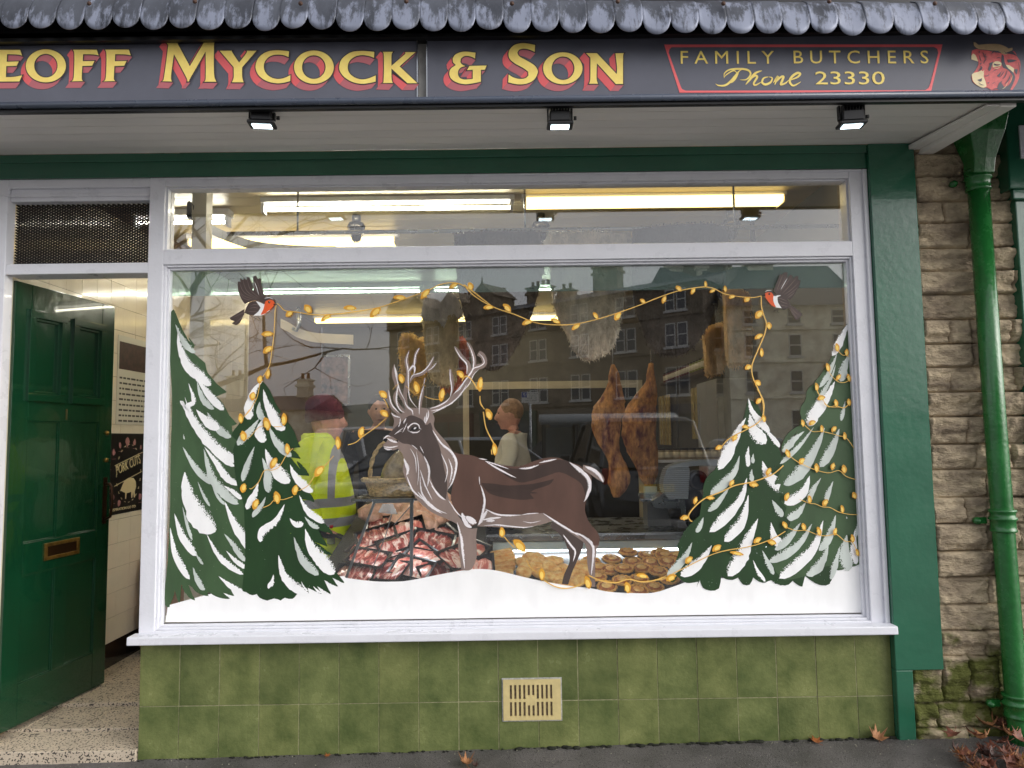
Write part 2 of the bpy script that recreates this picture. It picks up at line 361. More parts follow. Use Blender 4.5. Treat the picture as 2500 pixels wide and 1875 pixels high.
g = MB(); g.box((-1.768,.0038,-.1), (1.796,.25,.56)); g.build('riser_grout', mat('pale grout', (142,138,106), .9, var=.3, vs=50), shop)
# window frame
fr = MB()
XL, XR, ZT, ZB = -1.783, 1.797, 2.818, .575
def rect_frame(mb, x0, x1, z0, z1, w, y0, y1):
    mb.box((x0,y0,z0), (x0+w,y1,z1)); mb.box((x1-w,y0,z0), (x1,y1,z1)); mb.box((x0+w,y0,z1-w), (x1-w,y1,z1)); mb.box((x0+w,y0,z0), (x1-w,y1,z0+w))
lo0, lo1, up0, up1 = .605, 2.378, 2.452, 2.775
fr.box((XL,0,ZB), (-1.708,.11,ZT)); fr.box((1.712,0,ZB), (XR,.11,ZT)); fr.box((-1.708,0,up1), (1.712,.11,ZT)); fr.box((-1.708,0,lo1), (1.712,.11,up0)); fr.box((-1.708,.0,ZB), (1.712,.11,lo0))
fr.box((1.775,-.014,ZB), (1.7965,-.0,ZT-.004))           # outer bead on the right
fr.box((XL+.006,-.008,ZT-.012), (1.774,-.0,ZT-.002))
rect_frame(fr, -1.708, 1.712, lo0, lo1, .011, .012, .06); rect_frame(fr, -1.697, 1.701, lo0+.011, lo1-.011, .011, .027, .06)
rect_frame(fr, -1.708, 1.712, up0, up1, .008, .02, .06)
wf = fr.build('window_frame', WHITE, shop, bev=.003)
s = MB(); zb = P(330,1577,-.075).z; zt = P(330,1556,-.075).z
for a, c in ((-1.80, 1.80),): s.hexa([(a,-.078,zb),(c,-.078,zb),(c,.0,zb+.004),(a,.0,zb+.004),(a,-.075,zt),(c,-.075,zt),(c,-.0,ZB+.022),(a,-.0,ZB+.022)])
s.build('window_sill', WHITE, wf, bev=.006)
GY = .05
GL = glassmat('shop window glass', .10)
g = MB(); g.box((-1.7,GY,lo0+.01), (1.705,GY+.006,lo1-.01)); pane = g.build('display_pane', GL, wf)
g = MB(); g.box((-1.7,GY,up0+.004), (1.705,GY+.006,up1-.004)); g.build('fanlight_pane', GL, wf)
g = MB(); g.box((-1.7,GY+.012,P(1200,712,GY).z), (1.705,GY+.013,lo1-.01))
g.build('tinted_strip', glassmat('green tint film', .01, (.62,.74,.70), .24, (.34,.46,.42)), wf)
# putty line at pane foot
g = MB(); g.box((-1.684,GY-.004,lo0+.022), (1.688,GY-.0005,lo0+.026)); g.build('putty_line', mat('dirty putty', (52,44,38), .8, var=.5, vs=40), wf)
# beam, pilaster
g = MB(); g.box((-3.4,-.012,ZT+.0), (1.797,.1,2.925)); g.box((-3.4,-.022,2.895), (1.797,-.012,2.935)); g.build('lintel_beam', GREEN, shop, bev=.002)
g = MB(); g.box((1.7985,-.035,.383), (2.026,.02,2.935)); g.box((1.7985,-.035,-.1), (1.879,.02,.383)); g.build('pilaster', GREEN, shop, bev=.004)
# soffit boards, sloping a little down and out
FY = -.65; fz = P(1250,256,FY).z
g = MB(); nb = 6
for i in range(nb):
    a, c = i/nb, (i+1)/nb-.006
    y0, y1 = -.023+(FY+.03)*a, -.023+(FY+.03)*c; z0, z1 = 2.936+(fz-2.932)*a, 2.936+(fz-2.932)*c
    g.hexa([(-4,y0,z0),(2.055,y0,z0),(2.055,y1,z1),(-4,y1,z1),(-4,y0,z0+.02),(2.055,y0,z0+.02),(2.055,y1,z1+.02),(-4,y1,z1+.02)])
sf = g.build('soffit', SOFF, shop)
g = MB(); F2 = FY+.06; g.hexa([(-4,-.0,2.965),(2.055,-.0,2.965),(2.055,F2,fz+.04),(-4,F2,fz+.04),(-4,0,3.12),(2.055,0,3.12),(2.055,F2,3.1),(-4,F2,3.1)]); g.build('canopy_core', BLACK, sf)
g = MB(); g.hexa([(2.056,-.0,2.88),(2.125,-.0,2.88),(2.125,FY+.04,fz-.014),(2.056,FY+.04,fz-.014),(2.056,0,3.0),(2.125,0,3.0),(2.125,FY+.04,fz+.06),(2.056,FY+.04,fz+.06)])
g.hexa([(2.0,-.0,2.905),(2.0555,-.0,2.905),(2.0555,FY+.04,fz-.010),(2.0,FY+.04,fz-.010),(2.0,0,2.93),(2.0555,0,2.93),(2.0555,FY+.04,fz+.0),(2.0,FY+.04,fz)])
g.build('soffit_end_board', SOFF, sf, bev=.004)
# upper wall above the canopy
g = MB(); g.box((-4,.05,3.0), (2.03,.4,7)); g.build('upper_wall', mat('sandstone', (120,100,78), .85, var=.3, vs=4, bump=2, bs=20), shop)
# fascia sign ------------------------------------------------------
sign = thing('shop_sign', 'long slate grey fascia sign with yellow and red lettering, family butchers panel and bull head', 'sign', (0, FY, 2.85))
zt_ = P(1250,96,FY).z; zb_ = P(1250,236,FY).z
xs = P(1020,170,FY).x; xs2 = P(1041,170,FY).x
g = MB(); g.box((-4,FY,zb_), (xs,FY+.02,zt_)); g.box((xs2,FY,zb_), (4,FY+.02,zt_)); g.build('board', SLATE, sign, bev=.002)
g = MB(); g.box((xs-.005,FY+.021,zb_-.01), (xs2+.005,FY+.04,zt_)); g.build('seam_strip', mat('bare grey strip', (150,148,144), .6, var=.2, vs=10, bump=.4), sign)
g = MB(); g.box((xs-.004,FY-.004,zb_), (xs,FY-.0005,zt_)); g.box((xs2,FY-.004,zb_), (xs2+.004,FY-.0005,zt_)); g.build('seam_edge', STEEL, sign)
g = MB(); rr = (P(1250,236,FY).z-P(1250,251,FY).z)/2
g.tube([(-4,FY-.004,zb_-rr), (4,FY-.004,zb_-rr)], [rr*1.02]*2, 20); g.build('bottom_moulding', mat('moulding blue grey', (84,92,108), .28, rv=.1, vs=5), sign)
g = MB(); g.box((-4,FY+.005,zb_-2*rr-.012), (4,FY+.03,zb_-2*rr+.002)); g.box((-4,FY-.012,zt_-.003), (4,FY+.04,zt_+.006)); g.build('dark_trim', BLACK, sign)
g = MB(); g.box((-4,FY-.006,zt_+.007), (4,FY+.1,zt_+.07)); g.build('top_rail', mat('dark rail', (46,48,56), .5), sign)
SP = lambda u, v, y: P(u, v, FY)+V((0, y, 0))
SH = (-12.7, 13.2)
def inset(lp, d):     # grow (+) or shrink an outline by d px
    A = sum(lp[i][0]*lp[(i+1) % len(lp)][1]-lp[(i+1) % len(lp)][0]*lp[i][1] for i in range(len(lp))); sg = 1 if A > 0 else -1; r = []; n = len(lp)
    for i in range(n):
        a, b, c = lp[i-1], lp[i], lp[(i+1) % n]
        e1 = V((b[0]-a[0], b[1]-a[1])); e2 = V((c[0]-b[0], c[1]-b[1]))
        if e1.length < 1e-6 or e2.length < 1e-6: r.append(b); continue
        n1 = V((e1.y, -e1.x)).normalized()*sg; n2 = V((e2.y, -e2.x)).normalized()*sg; m = n1+n2
        if m.length < .3: m = n1
        m = m.normalized(); k = min(2.2, 1/max(.4, m.dot(n1))); r.append((b[0]+m.x*d*k, b[1]+m.y*d*k))
    return r
def letter(ch, crop, outer, inner=None, ell=False):
    o = circ(*outer, n=44) if ell else smc(Q(crop, outer), 4, 38)
    if ell: ox, oy, k = CR[crop]; o = [(ox+x/k, oy+y/k) for x, y in o]
    ins = []
    if inner: ox, oy, k = CR[crop]; ins = [[(ox+x/k, oy+y/k) for x, y in circ(*inner, n=36)]]
    L0 = [o]+ins
    me = MB(); me.flat(L0, -.0075, plane=SP); me.mi = 1; me.flat([inset(o, 2.4)]+[inset(q, -2.4) for q in ins], -.0066, plane=SP)
    base = [inset(o, 2.0)]+[inset(q, -2.0) for q in ins]
    for lp in base:
        A = sum(lp[i][0]*lp[(i+1) % len(lp)][1]-lp[(i+1) % len(lp)][0]*lp[i][1] for i in range(len(lp))); sg = 1 if A > 0 else -1
        if lp is not base[0]: sg = -sg
        for i in range(len(lp)):
            a, b_ = lp[i], lp[(i+1) % len(lp)]; nx_, ny_ = (b_[1]-a[1])*sg, -(b_[0]-a[0])*sg
            if nx_*SH[0]+ny_*SH[1] <= 0: continue
            me.mi = 2 if -nx_ > ny_*.75 else 3
            me.add([SP(*a, -.006), SP(*b_, -.006), SP(b_[0]+SH[0], b_[1]+SH[1], -.0012), SP(a[0]+SH[0], a[1]+SH[1], -.0012)], [(0,1,2,3)])
    me.build('letter', [YEL, DARKO, RED, ROSE], sign)
letter('E','a','-160,232 275,232 300,305 240,292 107,288 103,385 258,380 230,438 97,440 92,583 200,578 300,560 265,637 -160,640')
letter('O','a',(605,437,257,212),(605,435,150,152),True)
F_ = [(950,230),(1257,230),(1282,303),(1210,290),(1082,288),(1078,378),(1228,375),(1198,435),(1072,440),(1065,600),(1085,633),(930,636),(962,585),(970,290)]
for dx in (0, 412): letter('F','a',' '.join('%d,%d' % (x+dx, y) for x, y in F_))
letter('M','b','163,145 332,145 540,530 765,148 935,150 912,200 912,640 948,770 762,770 785,700 783,305 555,700 530,765 500,765 485,700 295,345 250,680 265,765 115,762 145,690 208,205')
letter('Y','b','1000,292 1190,292 1195,320 1298,475 1412,325 1412,292 1568,292 1345,548 1345,690 1367,777 1188,777 1215,700 1215,545')
letter('C','b','2067,300 2060,390 1980,360 1870,352 1770,380 1700,450 1678,530 1700,620 1770,690 1870,725 1980,715 2088,668 2085,760 1980,785 1870,792 1740,765 1630,700 1570,620 1550,530 1580,430 1650,350 1750,300 1870,285 1970,290')
letter('O','c',(440,560,315,263),(438,560,187,188),True)
letter('C','c','1397,318 1392,412 1300,382 1190,370 1080,400 1000,470 975,560 1000,650 1080,720 1190,755 1300,740 1420,692 1418,790 1300,815 1190,825 1050,795 930,725 860,640 840,560 870,450 950,370 1050,318 1190,303 1290,308')
letter('K','c','1525,318 1692,318 1670,365 1668,540 1888,350 1888,322 2052,322 1797,548 2080,815 1920,815 1668,582 1670,740 1688,812 1525,812 1545,760 1548,380')
letter('&','d','448,225 442,288 390,265 330,262 290,290 285,325 300,350 338,370 290,385 262,420 260,465 280,500 330,515 418,508 418,410 355,414 382,368 567,364 548,410 505,410 505,538 420,555 340,565 250,548 185,505 165,450 180,400 235,358 205,330 200,290 225,250 280,222 350,214')
letter('S','d','1090,142 1085,217 1020,190 960,182 915,195 898,225 920,265 1000,310 1080,360 1115,410 1115,450 1080,515 1010,555 930,567 860,560 800,545 805,460 850,490 920,508 985,500 1018,470 1015,430 960,390 870,340 815,290 803,235 820,185 870,140 950,122 1020,128')
letter('O','d',(1388,393,212,172),(1390,393,123,127),True)
letter('N','d','1638,230 1755,230 1968,455 1972,380 1955,232 2047,230 2037,275 2037,563 1960,563 1755,340 1752,500 1767,560 1670,560 1685,500 1685,280')
# family butchers panel
g = MB()
for q_, s_ in enumerate(('52,268 1722,267 1712,283 62,284', '52,268 98,284 84,296 80,318 150,515 160,536 182,545 145,557', '1722,267 1672,283 1690,294 1696,318 1650,500 1638,530 1615,543 1652,555', '143,557 1652,555 1648,542 148,545')): g.flat([Q('f', s_)], -.0012-.0001*q_, plane=SP)
g.build('panel_border', RED, sign)
def stext(t, c, a, b_, base, cap, bold=.0):
    pa, pb = SP(*Q(c, a)[0], -.0015), SP(*Q(c, b_)[0], -.0015); h = SP(*Q(c, '0,0')[0], 0).z-SP(*Q(c, '0,%g' % cap)[0], 0).z
    o = text(t, 'lettering', h/.73, YEL, sign, width=pb.x-pa.x, loc=pa, thick=.0006, bold=bold)
    mn = min(v.co.x for v in o.data.vertices); o.location.x -= mn; o.rotation_euler = (0, atan2(pa.z-pb.z, pb.x-pa.x), 0); return o
stext('F A M I L Y','f','152,383','712,383',0,80,.0); stext('B U T C H E R S','f','830,381','1638,381',0,80,.0); stext('23330','f','960,507','1376,507',0,80,.0)
g = MB()
def sr(s_, wd, pf='s'): rib(g, Q('f', s_), wd, -.0015-.00003*len(g.f)/80, pf, plane=SP)
sr('360,503 380,514 420,512 455,485 500,430 520,420', 5.5); sr('412,470 415,440 450,418 520,415 560,425 570,450 545,478 505,480', 5); sr('500,430 470,480 450,500', 7)
sr('640,425 600,440 565,480 540,510', 6); sr('540,510 575,470 600,455 610,465 590,500 600,512 640,490', 5)
sr('680,462 650,470 640,495 660,508 690,495 700,470 680,462', 5.5); sr('705,500 735,460 725,485 715,512', 5.5); sr('718,500 750,465 768,462 760,485 752,508 780,500 800,480', 5.5); sr('800,485 850,465 868,445 850,440 820,460 805,490 825,515 860,500 872,490', 6)
sr('410,470 425,450 470,425 495,450', 3)
g.build('lettering', YEL, sign)
# bull head
bh = MB()
def bp(s_, mi, k): bh.mi = mi; bh.flat([smc(Q('u', s_), 2, 50)], -.0015-.0004*k, plane=SP)
bp('415,430 520,390 620,410 800,430 1100,490 1380,440 1450,480 1500,590 1560,680 1565,850 1530,1100 1430,1290 1300,1450 1240,1500 1180,1480 1080,1430 900,1380 780,1310 700,1315 560,1270 430,1170 405,1020 440,970 500,900 570,760 565,690 480,665 400,640 400,550', 0, 0)
bp('410,1000 460,960 560,940 640,900 700,960 690,1050 740,1180 760,1280 690,1315 600,1290 480,1210 425,1120', 1, 1); bp('400,550 440,500 500,540 540,640 560,690 480,665 400,640', 1, 1); bp('1200,770 1300,780 1420,860 1400,960 1330,890 1240,830', 1, 1); bp('900,745 960,690 1060,690 1120,735 1100,800 1000,815 910,830', 1, 1)
bp('450,230 500,240 560,290 640,285 760,275 960,270 1100,290 1220,340 1280,385 1370,360 1380,400 1320,480 1220,525 1120,500 1040,440 880,430 720,410 600,400 520,370 460,310', 2, 2)
bp('1120,520 1170,560 1180,650 1210,760 1290,870 1400,960 1440,1080 1400,1200 1340,1330 1300,1400 1180,1440 1090,1400 1000,1330 1100,1180 1180,1300 1290,1250 1370,1120 1360,1000 1250,880 1150,840 1110,700', 3, 2)
for q in ('540,1130 650,1090 640,1160 600,1170', '820,740 920,690 880,800 850,900 800,930 830,830', '590,860 650,830 650,880 560,930', '930,740 1010,760 1090,770 1000,790 940,780', '1240,650 1340,640 1480,660 1400,700 1270,720', '900,1210 980,1170 900,1225', '770,1200 830,1180 800,1220', '690,560 780,580 760,600', '590,740 650,720 610,770', '880,480 960,440 900,500', '560,460 600,440 590,500', '1180,500 1360,430 1500,580 1380,520', '1000,1040 1120,920 1060,1060', '1060,1200 1130,1150 1080,1280 1020,1290', '1420,870 1500,880 1480,1000 1440,960'): bp(q, 3, 3)
for i_, (mi_, s_, wd_) in enumerate([(3,'660,470 690,520 700,600',18),(3,'740,500 720,580 740,650',16),(3,'590,540 600,620 640,700',20),(3,'760,620 700,700 690,760',18),(3,'850,720 840,800 790,900',40),(3,'1250,900 1200,1040 1130,1120',22),(3,'1330,1000 1280,1130 1180,1240',26),(3,'1180,920 1120,1010 1060,1080',16),(3,'900,930 960,900 1000,880',14),(3,'820,1000 760,1040 700,1030',14),(3,'980,620 1040,600 1100,620',12),(3,'860,520 900,480 930,440 1000,500',16),(3,'620,900 640,840 600,800',30),(3,'900,1360 980,1340 1060,1330',18),(3,'1500,700 1540,850 1520,1000',14),(3,'560,1190 620,1240 700,1260',12),(1,'920,850 1000,860 1080,830',14),(1,'580,960 660,940 700,900',22),(1,'1260,1180 1200,1300 1120,1350',10),(1,'1380,1010 1350,1110 1300,1200',10),(3,'930,765 1000,780 1080,765',22),(2,'760,300 900,290 1060,310',22),(3,'1160,440 1240,500 1330,470',10),(0,'980,760 1010,765 1040,760',8)]):
    bh.mi = mi_; rib(bh, Q('u', s_), wd_/9.759, -.0031-.00004*i_, 's', plane=SP, jit=.4)
bh.build('bull_head_emblem', [mat('emblem red', (214,98,98), .5, var=.14, vs=60), mat('emblem cream', (240,222,176), .5), mat('emblem horn', (204,176,136), .5, var=.12, vs=20), mat('emblem slate', (74,74,86), .5)], sign)
# lead canopy -------------------------------------------------------
lead = mat('weathered lead', (52,55,64), .5, .25, var=.1, col2=(84,88,98), vs=8, stretch=(1,1,.35), bump=.8, bs=16, rv=.12)
n = lead.node_tree; b = n.nodes['Principled BSDF']; L = n.links.new   # pale oxide, heavier towards the hem
tc = n.nodes.new('ShaderNodeTexCoord'); mp = n.nodes.new('ShaderNodeMapping'); mp.inputs['Scale'].default_value = (9, 9, 2.4); L(tc.outputs['Object'], mp.inputs[0])
nz = n.nodes.new('ShaderNodeTexNoise'); nz.inputs['Scale'].default_value = 2.6; nz.inputs['Detail'].default_value = 9; nz.inputs['Roughness'].default_value = .72; L(mp.outputs[0], nz.inputs['Vector'])
sx = n.nodes.new('ShaderNodeSeparateXYZ'); L(tc.outputs['Object'], sx.inputs[0]); mr = n.nodes.new('ShaderNodeMapRange'); mr.inputs[1].default_value = 0; mr.inputs[2].default_value = .2; mr.inputs[3].default_value = .13; mr.inputs[4].default_value = -.12; L(sx.outputs['Z'], mr.inputs[0])
ad = n.nodes.new('ShaderNodeMath'); ad.operation = 'ADD'; L(nz.outputs['Fac'], ad.inputs[0]); L(mr.outputs[0], ad.inputs[1])
rp = n.nodes.new('ShaderNodeValToRGB'); rp.color_ramp.elements[0].position = .50; rp.color_ramp.elements[1].position = .62; L(ad.outputs[0], rp.inputs[0])
mx = n.nodes.new('ShaderNodeMixRGB'); mx.inputs[2].default_value = (*lin((134,140,158)), 1); s0 = b.inputs['Base Color'].links[0].from_socket; L(rp.outputs[0], mx.inputs[0]); L(s0, mx.inputs[1]); L(mx.outputs[0], b.inputs['Base Color'])
LY = -.76; canopy = thing('lead_canopy', 'weathered grey lead canopy roof with a scalloped hanging edge above the sign', 'canopy', (0, LY, 3.12))
tips = []
x = -4.0; i = 0; vs = []; pitch = (P(1400,60,LY).x-P(20,60,LY).x)/20.2; ztip = lambda x: (P(0,68,LY).z+(x+2.1)*(P(2400,88,LY).z-P(100,68,LY).z)/4.1) if x < 3 else 3.1
g = MB()
while x < 4:
    zt0 = ztip(x+pitch/2)+random.uniform(-.006, .006); pts = []; m_ = 14; lift = random.uniform(-.006, .01)
    vs = []
    for k in range(m_+1):
        t = k/m_; xx = x+pitch*t; zz = zt0+.062*(1-sqrt(max(0, 1-(2*t-1)**2*.985)))*1.0
        bul = (.004+lift*.6)*sin(pi*t)
        for j in range(7):
            f = j/6; z_ = zz+(zt0+.15-zz)*f
            vs.append((xx, LY-bul*(1-f)+.004*noise.noise(V((xx*6, z_*9, 1)))+ .03*f*f, z_))
        for j in range(1, 5): vs.append((xx, LY+.03+.13*j+.01*noise.noise(V((xx*4, j, 2))), zt0*.0+3.0+ (ztip(xx)-3.0)+.15+.10*j))
    W_ = 11; g.smooth = True
    g.add(vs, [(a*W_+j, (a+1)*W_+j, (a+1)*W_+j+1, a*W_+j+1) for a in range(m_) for j in range(W_-1)])
    x += pitch; i += 1
o = g.build('lead_sheet', lead, canopy); md = o.modifiers.new('t', 'SOLIDIFY'); md.thickness = .004
g = MB(); g.box((-4,LY+.07,3.13), (4,LY+.09,3.30)); g.box((-4,LY+.07,3.145), (4,-.0,3.165)); g.build('canopy_underboard', BLACK, canopy)
for k in range(-4, 5):
    g = MB(); p = P(1250+k*258, 4 if k % 2 else 9, LY); g.lathe([(.009,0),(.009,-.003),(0,-.006)], (p.x, LY-.0, p.z), 10, ax='y'); g.build('fixing_nail', mat('rusty nail', (70,44,30), .7), canopy)
# floodlights -------------------------------------------------------
FLM = mat('floodlight lens', (225,245,255), .3, emit=4)
fl = thing('floodlight', 'black floodlight under the canopy, leftmost of the three, bracket screw on its right side', 'floodlight', (0,0,0), 'lit black floodlights under the sign')
R_ = Matrix.Rotation(radians(2), 3, 'X')
g = MB(); g.cbox((0,0,0), (.054,.036,.007), R_, bev=.003); g.build('bezel', BLACK, fl)
g = MB(); g.cbox(R_ @ V((0,0,-.0075)), (.038,.021,.002), R_); g.build('lens', FLM, fl)
g = MB(); g.cbox(R_ @ V((0,.0,.03)), (.044,.03,.024), R_, bev=.006)
for k in range(7): g.cbox(R_ @ V((-.036+.012*k,0,.062)), (.002,.026,.02), R_)
g.build('housing', BLACK, fl)
g = MB(); g.bar((-.05,0,.02), (-.05,0,.115), .006, .022); g.bar((.05,0,.02), (.05,0,.115), .006, .022); g.box((-.05,-.012,.1), (.05,.012,.118)); g.box((-.034,-.024,.07), (.034,.024,.1)); g.lathe([(.008,0),(.008,.012)], (.058,0,.03), 10, ax='x'); g.build('bracket', BLACK, fl)
fp = [P(640,304,-.58), P(1367,306,-.58), P(2079,304,-.58)]
fl.location = fp[0]; fl.rotation_euler = (0, 0, radians(6))
dup(fl, fp[1], 0, 'black floodlight in the middle of the three, square above the window centre'); dup(fl, fp[2], radians(-6), 'black floodlight rightmost of the three, near the soffit end board')
# drainpipe ---------------------------------------------------------
dpx = 2.318; dp = thing('drainpipe', 'bright green cast iron drainpipe with hopper head on the stone wall', 'drainpipe', (dpx, -.08, gz(dpx)))
r = .047
g = MB(); g.tube([(2.302,-.08,P(2398,430,-.08).z+.03), (2.31,-.08,1.6), (2.322,-.08,.6), (2.328,-.082,.1), (2.335,-.1,.03)], r, 24); g.build('pipe', GREEN2, dp)
def collar(z, x):
    g = MB(); g.lathe([(r,-.055),(r+.008,-.053),(r+.009,-.045),(r+.006,-.04),(r+.006,.0),(r+.013,.004),(r+.013,.014),(r+.006,.018),(r+.006,.036),(r+.012,.04),(r+.012,.05),(r,.054)], (x,-.08,z), 28)
    o = g.build('collar', GREEN2, dp); g = MB(); g.bar((x-r,-.03,z-.005), (x-r-.055,-.03,z-.005), .016, .03); g.lathe([(.017,0),(.017,-.022),(.01,-.024),(.01,-.034),(0,-.036)], (x-r-.05,-.03,z-.005), 14, ax='y'); g.build('bracket', GREEN2, dp)
collar(P(2452,1270,-.08).z, 2.317); collar(P(2480,1722,-.08).z, 2.327); collar(P(2398,440,-.08).z, 2.302)
g = MB(); ring = lambda x, y, z, a, b_: [(x-a,y-b_,z),(x,y-b_*1.08,z),(x+a,y-b_,z),(x+a,y+b_*.6,z),(x,y+b_*.6,z),(x-a,y+b_*.6,z)]
hz = P(2398,430,-.08).z
g.loft([ring(2.302,-.08,hz,.05,.05), ring(2.302,-.09,hz+.07,.052,.055), ring(2.295,-.10,hz+.19,.085,.085), ring(2.29,-.11,hz+.30,.105,.1), ring(2.29,-.11,hz+.32,.112,.108), ring(2.29,-.11,hz+.40,.112,.108)]); g.sm = [False]*len(g.sm); g.build('hopper', GREEN2, dp, bev=.004)
# stone wall --------------------------------------------------------
stm = mat('rock faced sandstone', (202,184,154), .9, var=.3, col2=(128,114,96), vs=5, detail=8, bump=3, bs=55, stretch=(1,1,2.2))
n = stm.node_tree; b = n.nodes['Principled BSDF']; L = n.links.new; tc = n.nodes.new('ShaderNodeTexCoord'); sx = n.nodes.new('ShaderNodeSeparateXYZ'); L(tc.outputs['Object'], sx.inputs[0])
nz = n.nodes.new('ShaderNodeTexNoise'); nz.inputs['Scale'].default_value = 7; nz.inputs['Detail'].default_value = 6; L(tc.outputs['Object'], nz.inputs['Vector'])
mr = n.nodes.new('ShaderNodeMapRange'); mr.inputs[1].default_value = .25; mr.inputs[2].default_value = .75; mr.inputs[3].default_value = .16; mr.inputs[4].default_value = -.25; L(sx.outputs['Z'], mr.inputs[0])
ad = n.nodes.new('ShaderNodeMath'); L(nz.outputs['Fac'], ad.inputs[0]); L(mr.outputs[0], ad.inputs[1]); rp = n.nodes.new('ShaderNodeValToRGB'); rp.color_ramp.elements[0].position = .52; rp.color_ramp.elements[1].position = .66; L(ad.outputs[0], rp.inputs[0])
mx = n.nodes.new('ShaderNodeMixRGB'); mx.inputs[2].default_value = (*lin((84,88,34)), 1); s0 = b.inputs['Base Color'].links[0].from_socket; L(rp.outputs[0], mx.inputs[0]); L(s0, mx.inputs[1]); L(mx.outputs[0], b.inputs['Base Color'])
zs = [P(2300, v, 0).z for v in (1850,1775,1716,1603,1540,1476,1409,1345,1279,1215,1147,1085,1018,958,897,840,781,719,662,606,546,492,435,380,330,290,240)]
g = MB(); g.smooth = True; st = .0085; sw = thing('stone_wall', 'brown rock faced sandstone wall with mossy foot right of the green pilaster', 'wall', (2.2, 0, .07))
for ci in range(len(zs)-1):
    z0, z1 = zs[ci], zs[ci+1]; x = 2.027 if z0 > .33 else 1.881
    while x < 2.75:
        wd = random.uniform(.11, .34); x1 = min(x+wd, 2.75)
        if 2.75-x1 < .07: x1 = 2.75
        nx_ = max(3, int((x1-x)/st)); nz_ = max(4, int((z1-z0)/st)); sd = random.random()*50; tilt = random.uniform(-.012, .012); dep = random.uniform(.006, .022); ledge = random.uniform(.2, .6)
        vs = []
        for a in range(nz_+1):
            for c in range(nx_+1):
                X_ = x+(x1-x)*c/nx_; Z_ = z0+(z1-z0)*a/nz_; e = min(X_-x, x1-X_, Z_-z0, z1-Z_); m_ = min(1, max(0, (e-.001)/.006)); t = (Z_-z0)/(z1-z0)
                rk = noise.ridged_multi_fractal(V((X_*5+sd, sd, Z_*11)), 1, 2.1, 5, 1, 2)*.011+noise.fractal(V((X_*20+sd, 3, Z_*38)), .8, 2, 5)*.012
                led = .022*(1/(1+exp(-(t-ledge-.12*noise.noise(V((X_*14, sd, 0))))*30)))*(1 if sd > 20 else -.3)
                y = -(m_**.6)*(dep+rk+led*.8+tilt*(t-.5))+.001*(1-m_)
                jx = .0022*noise.noise(V((Z_*60, X_*40, 5)))*(1 if 0 < c < nx_ else 0)
                vs.append((X_+jx, y+.012, Z_))
        g.add(vs, [(a*(nx_+1)+c, a*(nx_+1)+c+1, (a+1)*(nx_+1)+c+1, (a+1)*(nx_+1)+c) for a in range(nz_) for c in range(nx_)])
        x = x1
g.build('stonework', stm, sw)
g = MB(); g.box((1.84,.015,-.2), (3.2,.4,7)); g.build('wall_core', mat('mortar', (150,134,108), .95, var=.2, vs=30), sw)
nb_ = thing('neighbouring_shopfront', 'dark green shopfront upright at the right edge beside the drainpipe', 'shopfront', (2.7, -.03, .08))
g = MB(); g.box((2.5,-.05,-.1), (2.95,.02,3.4)); g.box((2.475,-.075,2.63), (2.95,-.051,2.68)); g.box((2.455,-.085,2.68), (2.95,.02,3.4)); g.build('pilaster', GREEN, nb_, bev=.006)
g = MB(); p = P(2490,305,-.1); g.box((p.x,-.095,P(2490,385,-.1).z), (p.x+.3,-.087,p.z)); g.build('sign_plate', WHITE, nb_)
# air vent ----------------------------------------------------------
vt = MB(); a, c = P(1228,1660,-.006), P(1370,1757,-.006); x0, x1, z0, z1 = a.x, c.x, c.z, a.z; w_ = x1-x0; h_ = z1-z0
cols = 10; sx0, sx1 = x0+w_*.115, x1-w_*.105; pw = (sx1-sx0)/cols
zr = [(z0+h_*.10, z0+h_*.45), (z0+h_*.52, z0+h_*.87)]
vt.box((x0,-.008,z0), (sx0,.004,z1)); vt.box((sx1,-.008,z0), (x1,.004,z1)); vt.box((sx0,-.008,z0), (sx1,.004,zr[0][0])); vt.box((sx0,-.008,zr[1][1]), (sx1,.004,z1)); vt.box((sx0,-.008,zr[0][1]), (sx1,.004,zr[1][0]))
for k in range(cols):
    for a_, c_ in zr: vt.box((sx0+pw*(k+.0)+pw*.48,-.008,a_), (sx0+pw*(k+1),.004,c_))
for z_ in ((zr[0][1]-.016, zr[0][1]), (zr[1][0], zr[1][0]+.016)): vt.box((sx0+pw*4,-.0075,z_[0]), (sx0+pw*6,.004,z_[1]))
av = vt.build('air_vent', mat('cream plastic vent', (206,188,134), .45, var=.08, vs=20), shop)
g = MB(); g.box((x0+.006,-.0,z0+.006), (x1-.006,.0012,z1-.006)); g.build('vent_mesh', mat('vent backing', (118,104,88), .8, var=.4, vs=90), av)
g = MB(); rect_frame(g, x0-.006, x1+.006, z0-.006, z1+.006, .0055, -.003, .003); g.build('sealant', mat('grey sealant', (170,170,166), .7, var=.3, vs=60), av)
